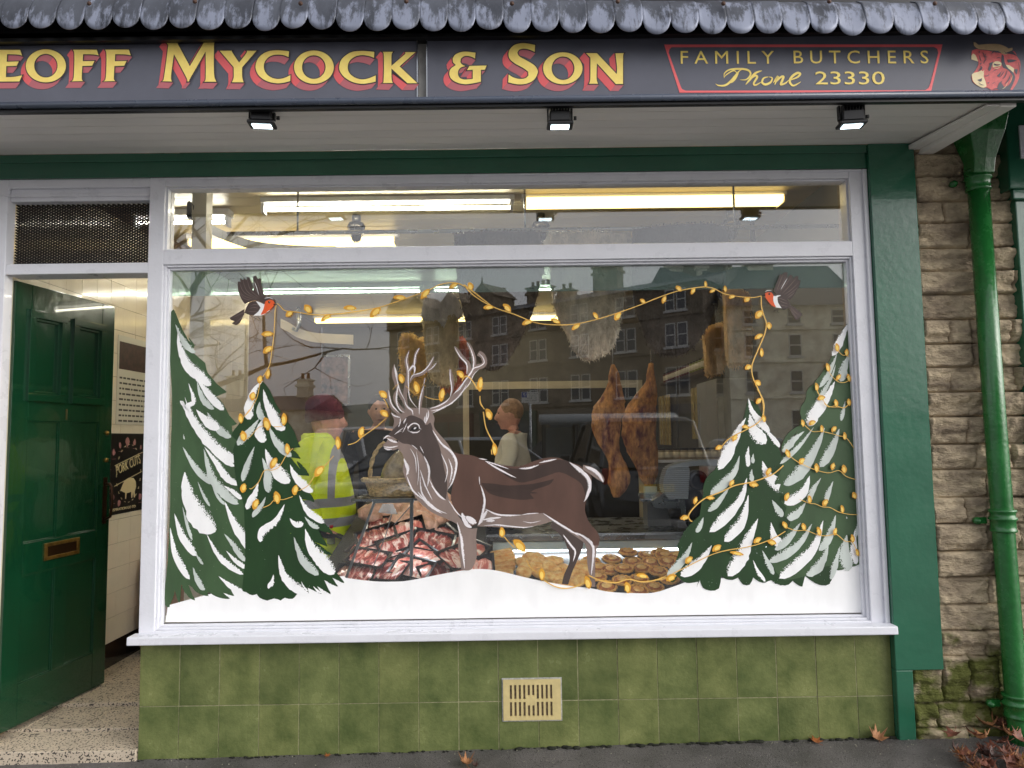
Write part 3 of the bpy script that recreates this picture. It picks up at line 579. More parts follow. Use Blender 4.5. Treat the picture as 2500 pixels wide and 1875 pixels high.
# ================================================================ doorway, door, lobby
LX = -2.535
g = MB(); zdt, zdb = P(365,640,0).z, P(365,666,0).z; zmt = P(200,496,.05).z
g.box((-2.62,-.0,.0), (-2.488,.06,ZT)); g.box((-3.3,-.0,-.1), (-2.62,.12,ZT))
g.box((-2.488,.02,zmt), (XL-.0,.12,ZT)); g.box((-2.488,-.0,P(200,458,0).z), (XL,.0199,ZT)); g.box((-2.488,.002,zdb), (XL,.12,zdt))
g.box((-2.488,.012,P(200,478,0).z), (XL,.0199,P(200,470,0).z))
df = g.build('door_frame', WHITE, shop, bev=.004)
g = MB(); g.tube([(-2.62,-.004,2.77),(-2.50,-.004,2.735),(-2.40,.014,2.733),(-2.1,.014,2.738),(-1.79,.014,2.734)], .004, 6); g.build('cable', WHITE, df)
g = MB(); mx0, mx1, mz0, mz1 = -2.488, XL, zdt, zmt; px, pz = .0255, .0142*2
k = -30
sl_ = .56
while k*px < (mx1-mx0)+1:
    for sg in (1, -1):
        x_ = mx0+k*px; # clip a diagonal strip to the rectangle
        pts = []
        h_ = mz1-mz0; dx = h_/sl_
        xa, za, xb, zb2 = (x_, mz0, x_+dx, mz1) if sg > 0 else (x_+dx, mz0, x_, mz1)
        if xa > xb: xa, za, xb, zb2 = xb, zb2, xa, za
        if xb <= mx0 or xa >= mx1: continue
        if xa < mx0: za += (zb2-za)*(mx0-xa)/(xb-xa); xa = mx0
        if xb > mx1: zb2 = za+(zb2-za)*(mx1-xa)/(xb-xa); xb = mx1
        g.bar((xa,.07+.004*sg,za), (xb,.07+.004*sg,zb2), .004, .0086 if sg > 0 else .0078, up=(0,0,1) )
    k += 1
mg = g.build('transom_grille', mat('grille black brown', (20,16,15), .6, var=.4, vs=30), df)
# lobby side walls
TILEW.node_tree.nodes['Principled BSDF']; tw = TILEW; n = tw.node_tree; b = n.nodes['Principled BSDF']; L = n.links.new
def tiled_wall(name, x, y0, y1, z0, z1, ts=.152, parent=shop, axis='x', mats=None):
    g = MB(); y = y0
    while y < y1-.01:
        ya = min(y+ts, y1); z = z0
        while z < z1-.01:
            za = min(z+ts, z1); o = random.uniform(-.0007, .0007); r_ = Matrix.Rotation(random.uniform(-.006, .006), 3, 'Z') @ Matrix.Rotation(random.uniform(-.006, .006), 3, 'Y' if axis == 'x' else 'X')
            g.mi = 1 if z < z0+.01 and mats else 0
            c, h = ((x+o, (y+ya)/2, (z+za)/2), (.004, (ya-y)/2-.001, (za-z)/2-.001)) if axis == 'x' else (((y+ya)/2, x+o, (z+za)/2), ((ya-y)/2-.001, .004, (za-z)/2-.001))
            g.cbox(c, h, r_); z = za
        y = ya
    return g.build(name, mats or [tw], parent)
BLK = mat('black glazed skirting tile', (24,22,22), .15, coat=.3)
tiled_wall('tiled_wall', LX, .1, 3.4, .10, 2.96, mats=[TILEW, BLK])
g = MB(); g.box((LX-.15,.12,-.1), (LX-.0025,6.1,3.2)); g.build('wall_core', mat('brown grout', (128,104,78), .9), shop)
g = MB(); g.box((-2.53,.061,.0), (-2.497,.1,zdb)); g.build('door_jamb', CREAM, df)
tz = mat('terrazzo', (196,182,162), .45, var=.08, vs=6, bump=.5, bs=200); aggregate(tz, (70,64,58), 105, .585)
tz2 = None
g = MB(); zf = .1
xx = -2.53
g.hexa([(-3.2,-.012,-.1),(-1.775,-.012,-.1),(-1.775,.2,-.1),(-3.2,.2,-.1),(-3.2,-.012,.062),(-1.775,-.012,.062),(-1.775,.2,.072),(-3.2,.2,.072)])
for (xa, xb) in ((-3.2,-2.45),(-2.447,-2.15),(-2.147,-1.85),(-1.847,-1.775)):
    for k in range(5):
        ya = .203+.3*k; g.box((xa,ya,-.05), (xb,ya+.297,.1-.018*max(0,(1-k))*1))
g.build('shop_floor', tz, kind='structure', bev=.003)
g = MB(); g.box((-1.77,.26,-.1), (1.95,6.1,.09)); g.box((-2.55,1.7,-.1), (-1.771,6.1,.09)); g.build('interior_floor', mat('interior floor tile', (120,104,88), .4, var=.15, vs=4), kind='structure')
# the green door, swung inwards
hx, hy = -2.482, .075; fx, fy = -2.385, .80
dv = V((fx-hx, fy-hy, 0)); dw = dv.length; ud = dv.normalized(); nd = V((ud.y, -ud.x, 0)); zd0, zd1 = .108, zdb-.012   # nd points to the opening (+x)
def D(u, v, o): return V((hx, hy, 0))+ud*u+nd*o+V((0,0,v))
def dbox(g, u0, u1, v0, v1, o0, o1): g.hexa([D(u0,v0,o0),D(u1,v0,o0),D(u1,v0,o1),D(u0,v0,o1),D(u0,v1,o0),D(u1,v1,o0),D(u1,v1,o1),D(u0,v1,o1)])
g = MB(); st_ = .105; mid = dw/2; TH = 0.0
rails = [(zd0, zd0+.20), (.84, 1.0), (1.62, 1.74), (zd1-.15, zd1)]
dbox(g, 0, st_, zd0, zd1, -.042, 0); dbox(g, dw-st_, dw, zd0, zd1, -.042, 0)
for a, c in rails: dbox(g, st_, dw-st_, a, c, -.042, 0)
for i in range(3): dbox(g, mid-.045, mid+.045, rails[i][1], rails[i+1][0], -.042, 0)
for i in range(3):
    for u0, u1 in ((st_, mid-.045), (mid+.045, dw-st_)):
        a, c = rails[i][1], rails[i+1][0]; dbox(g, u0, u1, a, c, -.03, -.009)
        m_ = .008 if i < 2 else .032
        if i == 2:
            for (p0, p1, q0, q1) in ((u0-.02, u1+.02, a-.02, a+.02), (u0-.02, u1+.02, c-.02, c+.02), (u0-.02, u0+.02, a+.02, c-.02), (u1-.02, u1+.02, a+.02, c-.02)): dbox(g, p0, p1, q0, q1, -.005, .016)
            for (p0, p1, q0, q1) in ((u0+.02, u1-.02, a+.02, a+.034), (u0+.02, u1-.02, c-.034, c-.02), (u0+.02, u0+.034, a+.034, c-.034), (u1-.034, u1-.02, a+.034, c-.034)): dbox(g, p0, p1, q0, q1, -.009, .004)
        else:
            for (p0, p1, q0, q1) in ((u0, u1, a, a+m_), (u0, u1, c-m_, c), (u0, u0+m_, a+m_, c-m_), (u1-m_, u1, a+m_, c-m_)): dbox(g, p0, p1, q0, q1, -.009, -.004)
door = g.build('door', DOORG, shop, bev=.003)
g = MB(); zl = .935; dbox(g, mid-.125, mid+.125, zl-.045, zl-.026, .0, .008); dbox(g, mid-.125, mid+.125, zl+.026, zl+.045, 0, .008); dbox(g, mid-.125, mid-.105, zl-.026, zl+.026, 0, .008); dbox(g, mid+.105, mid+.125, zl-.026, zl+.026, 0, .008)
g.build('letterbox', BRASS, door, bev=.002); g = MB(); dbox(g, mid-.105, mid+.105, zl-.026, zl+.026, .0, .003); g.build('letterbox_flap', mat('dark brass', (70,48,30), .35, .8), door)
g = MB(); g.tube([D(dw-.045,1.26,.0),D(dw-.045,1.26,.03),D(dw-.045,1.24,.045),D(dw-.045,1.14,.05),D(dw-.045,1.07,.04),D(dw-.045,1.05,.0)], .008, 8); dbox(g, dw-.06, dw-.03, 1.03, 1.30, 0, .005); g.build('door_handle', mat('old bronze', (66,44,30), .35, .8), door)
for z_ in (1.40, 1.56):
    g = MB(); c = D(dw-.045, z_, 0); g.tube([c, c+nd*.012], [.014,.012], 14); g.build('door_lock', BRASS, door)
g = MB(); c = D(mid+.0, 1.66, .002); g.cbox(c+V((0,0,.0)), (.002,.006,.03)); g.build('number_plate', mat('tarnished', (90,80,50), .5, .5), door)
# poster on the lobby wall
pa, pb = PX(262,1056,LX+.006), PX(362,1262,LX+.006); py0, py1, pz0, pz1 = .98, 1.62, 1.045, 1.562
post = thing('pork_cuts_poster', 'black poster of pork cuts with a cream pig, on the tiled lobby wall', 'poster', (LX+.006, 1.2, 1.05))
X_ = LX+.0065
g = MB(); g.box((X_-.0015,py0-.1,pz0), (X_+.0015,py1,pz1)); g.build('sheet', mat('poster black', (24,22,24), .4, var=.1, vs=9), post)
CRM = mat('poster cream', (216,200,160), .5); PNK = mat('poster pink', (170,120,122), .5)
def LP(y, z, o=.0022): return V((X_+o, y, z))
g = MB(); yc, zc = 1.27, 1.30
for k in range(40):
    a = 2*pi*k/40; 
    if abs(sin(a)) < .32 and k % 2 == 0: pass
    if k % 2: continue
    p, q = LP(yc+.15*cos(a), zc+.19*sin(a)), LP(yc+.15*cos(a+.1), zc+.19*sin(a+.1)); g.bar(p, q, .002, .006, up=(1,0,0))
for dz in (-.055, .075): g.bar(LP(yc-.17, zc+dz-.02), LP(yc+.17, zc+dz+.06), .003, .004, up=(1,0,0))
pig = [(-.09,-.02),(-.075,.0),(-.05,.03),(0,.045),(.06,.04),(.09,.015),(.095,-.02),(.08,-.05),(.085,-.09),(.07,-.09),(.06,-.055),(.05,-.09),(.038,-.09),(.035,-.05),(-.02,-.055),(-.025,-.09),(-.037,-.09),(-.04,-.05),(-.06,-.045),(-.085,-.035),(-.1,-.035)]
pv_ = [LP(yc+a, zc-.075+b_, .003) for a, b_ in pig]; tri = tessellate_polygon([[V((p.y, p.z, 0)) for p in pv_]]); g.add(pv_, [t for t in tri]); g.build('artwork', CRM, post)
o = text('PORK CUTS', 'lettering', .085, CRM, post, width=.3, loc=LP(yc-.15, zc-.005, .003), rot=(pi/2, 0, pi/2)); o.rotation_euler = (radians(13), 0, 0)
o = text('RECIPE INSPIRATION GO TO', 'lettering', .026, CRM, post, width=.4, loc=LP(.96, pz0+.022, .003), rot=(pi/2, 0, pi/2))
for k in range(17):
    g = MB(); a = 2*pi*k/17+.2; yy, zz = yc+.235*cos(a)*1.05, zc+.205*sin(a)*1.02
    if zz < pz0+.06 or yy < py0-.06: continue
    r = random.uniform(.014, .028); vs = [LP(yy+r*cos(t)*random.uniform(.7,1.2), zz+r*1.2*sin(t)*random.uniform(.7,1.2), .002) for t in (2*pi*i/8 for i in range(8))]; g.add(vs, [tuple(range(8))])
    g.bar(LP(yy-.02, zz-.04), LP(yy+.02, zz-.04), .002, .005, up=(1,0,0)); g.build('pork_cut_picture', PNK, post)
nt_ = thing('wall_notice', 'white printed notice with a dark photo above the pork poster', 'notice', (LX+.006, 1.2, 1.6)); PAP = mat('paper', (206,202,190), .6)
g = MB(); g.box((X_-.001,1.10,1.62), (X_+.0012,1.75,2.2)); g.build('sheet', PAP, nt_)
g = MB(); g.box((X_+.0013,1.12,1.98), (X_+.002,1.75,2.16)); g.build('photo', mat('notice photo', (60,36,34), .5, var=.5, vs=18), nt_)
g = MB()
for k in range(9): 
    y = 1.13
    while y < 1.6: l = random.uniform(.02, .06); g.box((X_+.0013,y,1.93-.035*k-.012), (X_+.0018,y+l,1.93-.035*k)); y += l+.012
g.build('printed_lines', mat('print grey', (70,66,64), .6), nt_)
# paper sack at the far end of the lobby
pb_ = thing('paper_sack', 'brown paper potato sack standing against the lobby wall', 'sack', (-2.36, 1.45, .1))
sk = mat('brown paper', (150,110,76), .8, var=.15, vs=6, bump=1, bs=12)
g = MB(); rg = []
for k in range(12):
    t = k/11; z_ = .1+.78*t; a = .16*(1-.75*max(0, t-.8)/.2)*(1+.05*sin(k*2)); rg.append([(-2.36+a*(1+.06*noise.noise(V((j, k, 1))))*cos(2*pi*j/16)*.9, 1.48+a*sin(2*pi*j/16)*1.1, z_) for j in range(16)])
g.loft(rg); g.build('sack_body', sk, pb_); g = MB(); g.tube([(-2.36,1.48,.83),(-2.36,1.48,.86)], [.05,.06], 12); g.build('tie', mat('string', (90,70,50), .8), pb_)
# ================================================================ painting on the glass
QY = [GY-.0006]
def ny(d=.000022): QY[0] -= d; return QY[0]
MID = paintmat('paint green mid', (62,88,56), .5, 160); DRK = paintmat('paint green dark', (30,62,28), .5, 160)
WP = paintmat('paint white', (250,250,250), .8, 200); WG = paintmat('paint grey white', (206,214,208), .9, 170)
SNOW = paintmat('paint snow', (252,252,252)); 
def painting(name, label): return name, label
def fin(g, name, mats, label):
    return g.build(name, mats, wf, label=label)
# snow bank
g = MB(); sn = Q('S','404,1519 410,1478 560,1440 700,1432 830,1407 845,1411 911,1419 960,1420 1001,1417 1092,1399 1152,1390 1190,1390 1227,1396 1288,1411 1347,1423 1395,1431 1442,1436 1488,1445 1545,1448 1596,1447 1642,1433 1700,1415 1800,1410 1900,1400 2023,1380 2101,1378 2109,1380 2112,1440 2111,1503 1700,1508 1300,1513 1000,1516 700,1519')
g.flat([smc(sn, 3, 60)], GY-.0005); fin(g, 'snow_painting', [SNOW], 'white painted snow bank along the foot of the window')
def tree(name, label, crop, outline, edge, whites, base, mi_edge=0):
    g = MB(); o = smc(Q(crop, outline), 2, 75); o = [(x+1.3*noise.noise(V((x*.2, y*.2, 1))), y+1.3*noise.noise(V((x*.2, y*.2, 9)))) for x, y in o]
    g.mi = 0; g.flat([o], ny())
    for e in edge:
        c, s_, wd = e; rib(g, Q(c, s_), wd/CR[c][2], ny(), 's', random.choice((1, -1)))
    for e in whites:
        c, s_, wd = e[:3]; g.mi = 2 if len(e) > 3 else 1
        rib(g, Q(c, s_), wd/CR[c][2]*1.26, ny(), 't', flip=-1 if crop in 'AB' else 1, jit=.22)
    return fin(g, name, [base, WP, WG], label)
tree('fir_tree_painting', 'left tallest painted fir with heavy snow against the window edge, mid green', 'B',
 'A150,560 A175,525 A205,560 A240,650 A330,830 A395,885 A385,960 A500,1060 A545,1210 A720,1360 A610,1400 A690,1480 A770,1659 540,40 600,105 560,120 575,190 640,265 600,270 660,360 640,400 760,520 640,530 620,600 695,695 680,720 805,870 720,860 785,945 740,950 820,1010 840,1090 940,1165 860,1150 870,1240 760,1200 785,1300 780,1350 640,1290 655,1340 540,1300 578,1370 500,1350 545,1395 440,1350 380,1345 390,1375 300,1330 240,1290 290,1405 240,1380 190,1280 180,1415 165,1415 140,1330 130,1240 100,1455 72,1440 68,1320 90,1100 105,700 112,300 120,0 A160,1300 A140,950 A133,700',
 [('B','140,1180 120,1320 95,1450',60), ('B','160,1200 160,1320 172,1415',36), ('B','180,1180 220,1320 290,1405',45), ('B','240,1180 300,1310 390,1372',50), ('B','330,1200 420,1330 545,1392',55), ('B','400,1180 490,1310 578,1372',50), ('B','520,1210 600,1300 657,1338',40), ('B','620,1150 700,1280 782,1350',55), ('B','650,1080 720,1230 785,1300',50), ('B','700,1010 800,1120 940,1165',60), ('B','640,900 760,960 820,1010',50), ('B','640,830 720,900 785,945',40), ('B','600,760 720,800 805,868',50), ('B','520,480 650,540 760,520',60), ('B','480,300 600,330 660,355',50), ('B','500,180 580,220 640,262',45), ('A','480,1120 600,1280 720,1360',40), ('A','560,1500 680,1590 770,1659',45), ('A','330,800 380,870 410,882',16), ('A','180,520 185,620 200,760',60)],
 [('A','200,670 300,860 400,960',60,1), ('A','225,760 250,900 330,1080 440,1180 560,1290',105), ('A','400,1180 520,1350 690,1540',75), ('A','420,1250 480,1420 590,1530',60,1), ('A','335,1270 390,1450 B240,-5 B330,150 B470,300 B635,385',105), ('A','295,1405 340,1560 B190,-60 B250,40 B320,180',32), ('B','380,20 450,120 555,205',55,1), ('B','300,0 380,80 470,140',70), ('B','430,330 520,380 585,415',35),
  ('B','200,275 300,430 415,548',48,1), ('B','360,275 450,390 530,500 615,552',52), ('B','355,290 420,500 510,610 610,695',68,1), ('B','500,560 570,600 635,658',34), ('B','215,460 240,610 330,790 440,900',140), ('B','138,765 200,930 300,1077',56), ('B','108,870 150,1070 250,1250',50), ('B','510,680 600,870 720,1000 855,1110',85), ('B','378,922 480,1090 645,1214',44), ('B','505,915 580,1000 660,1117',44,1), ('B','520,1040 600,1120 677,1168',34), ('B','275,1160 310,1250 360,1330',40,1), ('B','290,1050 350,1142',20,1), ('B','198,715 235,850 270,960',24,1), ('B','310,530 350,620 400,712',22,1), ('B','420,570 460,640 512,700',24,1), ('B','465,1228 560,1300 640,1335',40), ('B','205,180 212,220',10,1)], MID)
tree('fir_tree_painting', 'dark painted fir left of the man in yellow, light string wound round it', 'B',
 'A1085,1250 A1150,1330 A1210,1460 A1270,1560 900,40 960,80 1020,160 1062,278 1000,285 1064,360 990,350 1060,430 1128,487 1010,480 1080,570 1168,680 1080,660 1180,780 1307,916 1200,890 1262,1007 1170,975 1298,1068 1180,1040 1270,1170 1388,1275 1300,1240 1342,1302 1240,1255 1290,1358 1190,1300 1222,1358 1120,1310 1128,1356 1050,1350 1010,1395 950,1385 920,1405 870,1390 820,1405 765,1385 750,1355 710,1368 670,1345 640,1310 660,1100 650,700 600,560 570,300 600,230 560,190 600,120 650,60 A990,1480 A1040,1300',
 [('B','960,200 1020,240 1064,278',40), ('B','980,280 1030,330 1066,362',34), ('B','1040,380 1090,440 1130,488',34), ('B','1060,560 1120,630 1168,682',45), ('B','1160,780 1240,860 1307,916',48), ('B','1160,900 1220,960 1262,1006',34), ('B','1180,980 1240,1040 1298,1068',34), ('B','1270,1150 1330,1230 1388,1276',40), ('B','1200,1180 1280,1260 1342,1302',36), ('B','1150,1180 1220,1290 1288,1356',46), ('B','1080,1180 1150,1290 1220,1357',44), ('B','690,1300 700,1330 712,1350',70), ('B','780,1280 790,1350 800,1395',95), ('B','900,1280 905,1350 912,1400',100), ('B','1000,1280 1005,1340 1010,1390',95)],
 [('A','1085,1245 1010,1330 960,1480 935,1637',85), ('A','1092,1330 1130,1470 1200,1590 1260,1690',85), ('A','1055,1455 1055,1540 1090,1640',70,1), ('B','705,-10 700,30 680,72',45), ('B','760,70 700,160 602,262',58,1), ('B','790,70 770,160 800,242',66), ('B','815,-20 860,60 950,150',66), ('B','835,120 890,230 1000,345',62,1), ('B','728,272 690,380 640,530',46,1), ('B','808,290 860,400 985,542',88), ('B','785,355 830,470 830,612',62,1), ('B','990,405 1040,500 1158,608',62), ('B','757,535 730,630 670,735',52), ('B','810,643 780,710 712,792',38,1), ('B','1058,632 1120,740 1242,834',50), ('B','950,697 890,820 790,900 770,975',54), ('B','988,800 1030,840 1088,838',40), ('B','1098,790 1150,840 1205,872',34,1), ('B','1102,878 1150,1010 1240,1120 1315,1212',92), ('B','1018,938 1080,1090 1200,1218',60,1), ('B','905,1072 950,1220 1040,1310 1127,1357',68), ('B','868,1215 860,1270 828,1318',32), ('B','1160,1300 1190,1330 1220,1352',16), ('B','1072,1265 1090,1300 1122,1335',12)], DRK)
tree('fir_tree_painting', 'dark painted fir in front right, apex hung with the robin string', 'H',
 '625,70 690,100 740,230 800,330 850,440 860,520 900,640 900,760 900,900 960,1080 1185,1200 1188,1290 1150,1325 1080,1310 1010,1260 992,1332 930,1290 900,1318 850,1322 780,1290 742,1307 700,1300 660,1270 640,1320 590,1318 560,1270 520,1288 470,1280 445,1260 430,1345 370,1360 320,1340 300,1290 280,1335 290,1300 230,1310 190,1300 150,1265 130,1300 95,1300 90,1240 130,1180 160,1090 148,1060 200,1000 240,940 300,850 310,760 330,690 370,600 410,530 470,430 540,330 590,220 610,130',
 [('H','330,1260 360,1310 370,1355',90), ('H','410,1260 400,1310 405,1345',70), ('H','610,1230 610,1290 610,1318',85), ('H','660,1180 700,1260 742,1307',40), ('H','760,1200 820,1280 860,1322',80), ('H','900,1240 950,1290 992,1332',36), ('H','1050,1240 1110,1290 1180,1310',60), ('H','300,860 220,960 148,1070',50), ('H','420,540 370,610 325,700',50), ('H','850,560 890,640 905,720',50)],
 [('H','628,62 650,150 700,220 770,295',48), ('H','635,170 660,280 745,370',78), ('H','735,265 790,330 838,394',32), ('H','610,195 540,310 425,545',76), ('H','630,385 620,450 625,525',32), ('H','662,435 655,470 660,502',24,1), ('H','568,450 520,570 370,710',58,1), ('H','652,540 645,580 652,625',30,1), ('H','722,485 760,590 880,700',76), ('H','618,600 560,760 365,965',68), ('H','500,660 430,750 355,825',42,1), ('H','628,715 580,890 465,1028',66), ('H','692,875 620,1020 580,1120 490,1262',88), ('H','788,748 820,810 860,862',44,1), ('H','780,900 800,1000 870,1085',52), ('H','325,865 300,920 275,967',34,1), ('H','248,1035 190,1140 78,1258',54,1), ('H','380,1055 300,1160 170,1260',72), ('H','722,1090 760,1180 798,1253',34,1), ('H','660,1155 690,1230 742,1300',24), ('H','860,1150 900,1165 925,1180',22)], DRK)
tree('fir_tree_painting', 'mid green painted fir at the right edge of the window, four light strings', 'H',
 'G1740,578 G1765,700 G1778,900 G1785,1200 G1790,1475 1350,100 1368,400 1375,650 1385,850 1388,1100 1380,1180 1310,1200 1260,1220 1210,1220 1170,1195 1110,1215 1010,1262 920,1285 850,1275 790,1180 850,1060 910,900 870,860 885,800 850,760 860,700 830,690 845,640 805,640 860,520 845,490 870,420 860,410 930,330 960,280 985,190 1010,130 1030,60 G1310,1440 G1320,1380 G1345,1300 G1365,1230 G1400,1180 G1440,1110 G1480,1060 G1540,970 G1590,880 G1640,760 G1690,640',
 [('G','1420,1140 1390,1190 1362,1250',40), ('G','1380,1260 1350,1310 1320,1390',40), ('H','1020,80 1000,130 985,185',36), ('H','970,250 900,330 850,420',44), ('H','860,560 830,610 808,645',36), ('H','900,640 860,680 845,700',40), ('H','940,1200 900,1260 870,1290',36), ('H','1250,1150 1245,1190 1240,1222',56)],
 [('G','1745,575 1690,680 1590,880',66), ('G','1750,860 1700,960 1665,1112',74,1), ('G','1635,860 1560,1030 1475,1165',46,1), ('G','1622,960 1570,1100 1430,1325',40,1), ('G','1615,1110 1530,1260 1375,1475',98), ('H','1110,60 1070,150 1032,250',70), ('G','1708,1288 1690,1380 1672,1465',30,1), ('H','1282,80 1265,150 1252,213',24,1), ('H','1005,285 930,340 858,425',48,1), ('H','1068,258 980,370 840,505',32,1), ('H','1142,262 1060,430 960,570 866,645',76,1), ('H','1242,268 1190,390 1110,525',60,1), ('H','1042,585 990,700 870,772',66), ('H','1118,600 1060,680 1028,770',38,1), ('H','1200,622 1165,700 1145,770',34,1), ('H','1015,765 950,840 888,870',54,1), ('H','980,902 900,1000 806,1085',52,1), ('H','1057,910 950,1060 765,1165',60,1), ('H','1132,888 1050,1090 835,1277',74), ('H','1218,850 1170,990 1105,1090',54,1), ('H','1168,1055 1110,1180 1020,1258',62,1), ('H','1247,1060 1210,1180 1182,1285',40,1), ('H','1292,985 1270,1110 1302,1228',84,1), ('H','1350,945 1335,1080 1355,1183',48), ('H','1388,850 1365,930 1350,1000',26,1), ('H','1290,860 1292,875',8,1)], MID)
# the stag ----------------------------------------------------------
TAU = paintmat('paint taupe', (138,120,112)); SDK = paintmat('paint dark brown grey', (76,64,60)); SBR = paintmat('paint brown', (92,66,56)); SD2 = paintmat('paint deep brown', (62,46,40)); CW = paintmat('paint chalk white', (240,234,236), 1.0, 300); BK = paintmat('paint black', (14,14,14))
g = MB()
def pg(mi, c, s_, k=3): g.mi = mi; g.flat([smc(Q(c, s_), k, 60)], ny())
def st(mi, c, s_, wd, pf='s'): g.mi = mi; rib(g, Q(c, s_), wd/CR[c][2], ny(), pf, random.choice((1, -1)), jit=.2)
pg(1,'F','640,1050 628,1095 720,1170 770,1280 782,1370 740,1470 722,1547 772,1552 800,1460 840,1370 885,1260 895,1200 780,1130 700,1080')
pg(0,'F','560,985 650,1050 740,1110 830,1170 905,1230 918,1300 925,1400 942,1490 958,1572 988,1572 985,1480 988,1350 1000,1270 1018,1235 960,1200 880,1150 780,1100 660,1020 600,960')
pg(2,'F','-165,485 -100,512 0,525 60,545 130,572 250,602 380,612 500,572 600,545 690,545 770,575 850,600 905,635 948,680 958,720 932,780 915,880 905,960 935,1050 1000,1130 1022,1190 1012,1238 970,1240 900,1190 780,1120 680,1050 590,1000 560,990 400,998 250,1000 110,960 60,1060 0,1090 -40,1060 -130,950 -160,850 -140,700')
pg(3,'F','190,590 270,620 400,632 560,600 700,560 800,590 885,690 935,760 910,860 880,760 800,700 700,660 600,690 420,742 330,720 250,670 180,610')
pg(3,'F','80,745 180,750 300,765 500,750 660,712 620,760 500,800 470,830 500,870 400,880 250,860 150,830 110,790')
pg(0,'F','110,955 60,1060 48,1090 200,1095 400,1102 560,1075 645,1045 600,1000 560,985 400,1000 250,1005')
pg(0,'F','890,600 960,620 1022,660 1058,712 1050,742 1010,720 960,685 925,660 890,640')
pg(0,'D','900,480 935,520 952,580 940,650 960,720 1000,790 1060,900 1180,1000 1340,1072 1390,1120 1388,1280 1405,1380 1415,1465 1475,1468 1510,1440 1540,1350 1535,1200 1545,1125 1470,1125 1400,1040 1340,950 1300,830 1340,740 1372,620 1330,480 1250,380 1195,310 1190,230 1160,170 1080,150 960,190 900,240 880,220 850,200 870,260 860,330 900,400')
pg(0,'N','200,1110 330,1150 400,1075 500,1040 600,1048 690,1055 760,1075 820,1150 835,1220 800,1330 740,1280 600,1200 470,1190 340,1290 250,1210')
pg(1,'D','788,398 830,358 900,290 945,250 975,225 1010,212 1060,228 1100,250 1125,290 1165,270 1180,310 1190,360 1240,470 1275,640 1300,760 1290,900 1240,860 1180,760 1140,620 1090,520 1000,450 940,440 880,400 830,385')
pg(0,'D','778,388 850,382 885,410 905,440 915,470 870,495 800,482 778,452 805,428')
pg(5,'D','775,390 820,405 805,430 782,418')
pg(0,'D','1120,290 1115,230 1145,165 1165,190 1165,250 1145,285')
# antlers
st(0,'N','470,1110 420,980 410,850 440,640 455,520 428,350 468,205',60,'r'); st(0,'N','455,540 500,470 550,380 560,270 618,168',46,'r'); st(0,'N','480,680 520,590 660,540 750,450 828,295',50,'r'); st(0,'N','730,500 800,470 868,382',28)
st(0,'N','440,1110 400,960 330,820 280,680 240,550 252,405',62,'s'); st(0,'N','420,1120 310,1010 262,900 290,780',56,'r'); st(0,'N','360,1160 230,1040 175,900 162,768',50,'r'); st(0,'N','625,1150 625,1000 650,860 680,700',52,'s'); st(0,'N','680,720 690,600',18)
st(0,'N','770,1085 950,1010 1090,910 1240,760 1350,590 1420,470 1530,430 1558,360 1530,290 1468,248',78,'l'); st(0,'N','1050,920 1090,790 1085,650 1055,470',58,'t'); st(0,'N','1330,600 1330,430 1230,310 1122,150',62,'r'); st(0,'N','1395,480 1410,360 1370,210 1300,85',56,'r')
for s_, wd in (('470,210 430,350 455,500 460,700 480,900 590,1050',22), ('455,520 520,440 550,470 530,560',30), ('618,170 560,290 545,420 540,540',22), ('825,300 740,440 640,530 520,570 480,650',20), ('865,385 800,460 740,500',16), ('255,410 270,540 300,650 330,780 410,940',22), ('260,450 285,560 295,640',26), ('310,700 290,860 290,960 330,1060 400,1110',30), ('170,780 190,900 230,1010 330,1120',24), ('400,930 440,1020 510,1080 525,1150',28), ('685,710 640,840 615,980 612,1145',22), ('700,600 680,700',10), ('765,1050 880,1015 1000,950 1060,880',22), ('800,1120 950,1050 1100,960 1220,840 1300,700',24), ('780,1085 900,1060 1010,1000',20), ('1060,480 1060,600 1080,760 1060,880',22), ('1120,150 1200,290 1300,410 1300,560',22), ('1305,90 1370,230 1400,380 1370,520 1290,640',22), ('1470,250 1530,310 1550,390 1480,440 1400,470 1330,570 1200,740 1100,850',22), ('1480,480 1400,560 1330,700 1180,860',14), ('1120,830 1200,770 1260,680',14)): st(4,'N',s_,wd)
for s_, wd in (('445,1370 480,1300 540,1268 600,1290 620,1340 650,1350',24), ('450,1370 520,1400 590,1395 625,1365',22), ('445,1345 460,1300',20), ('440,1260 400,1350 370,1400',14), ('425,1190 400,1240 390,1270',22), ('210,1110 250,1150 340,1180',26), ('340,1190 330,1270 310,1320',22), ('740,1070 745,1150 700,1275',22), ('700,1160 690,1230 715,1270',18), ('730,1100 715,1200 705,1260',22), ('90,1500 150,1450 200,1460',22), ('90,1600 200,1610 310,1590',24), ('100,1620 160,1645 220,1640',24), ('150,1480 230,1520 300,1540',40), ('250,1430 320,1390 365,1375',9)): st(4,'N',s_,wd)
g.mi = 5; ox, oy, k = CR['N']; g.flat([[(ox+x/k, oy+y/k) for x, y in circ(548,1342,52,30,-.15)]], ny()); st(5,'N','500,1345 485,1375 465,1392',12); g.mi = 4; g.flat([[(ox+x/k, oy+y/k) for x, y in circ(552,1336,22,12,-.6)]], ny())
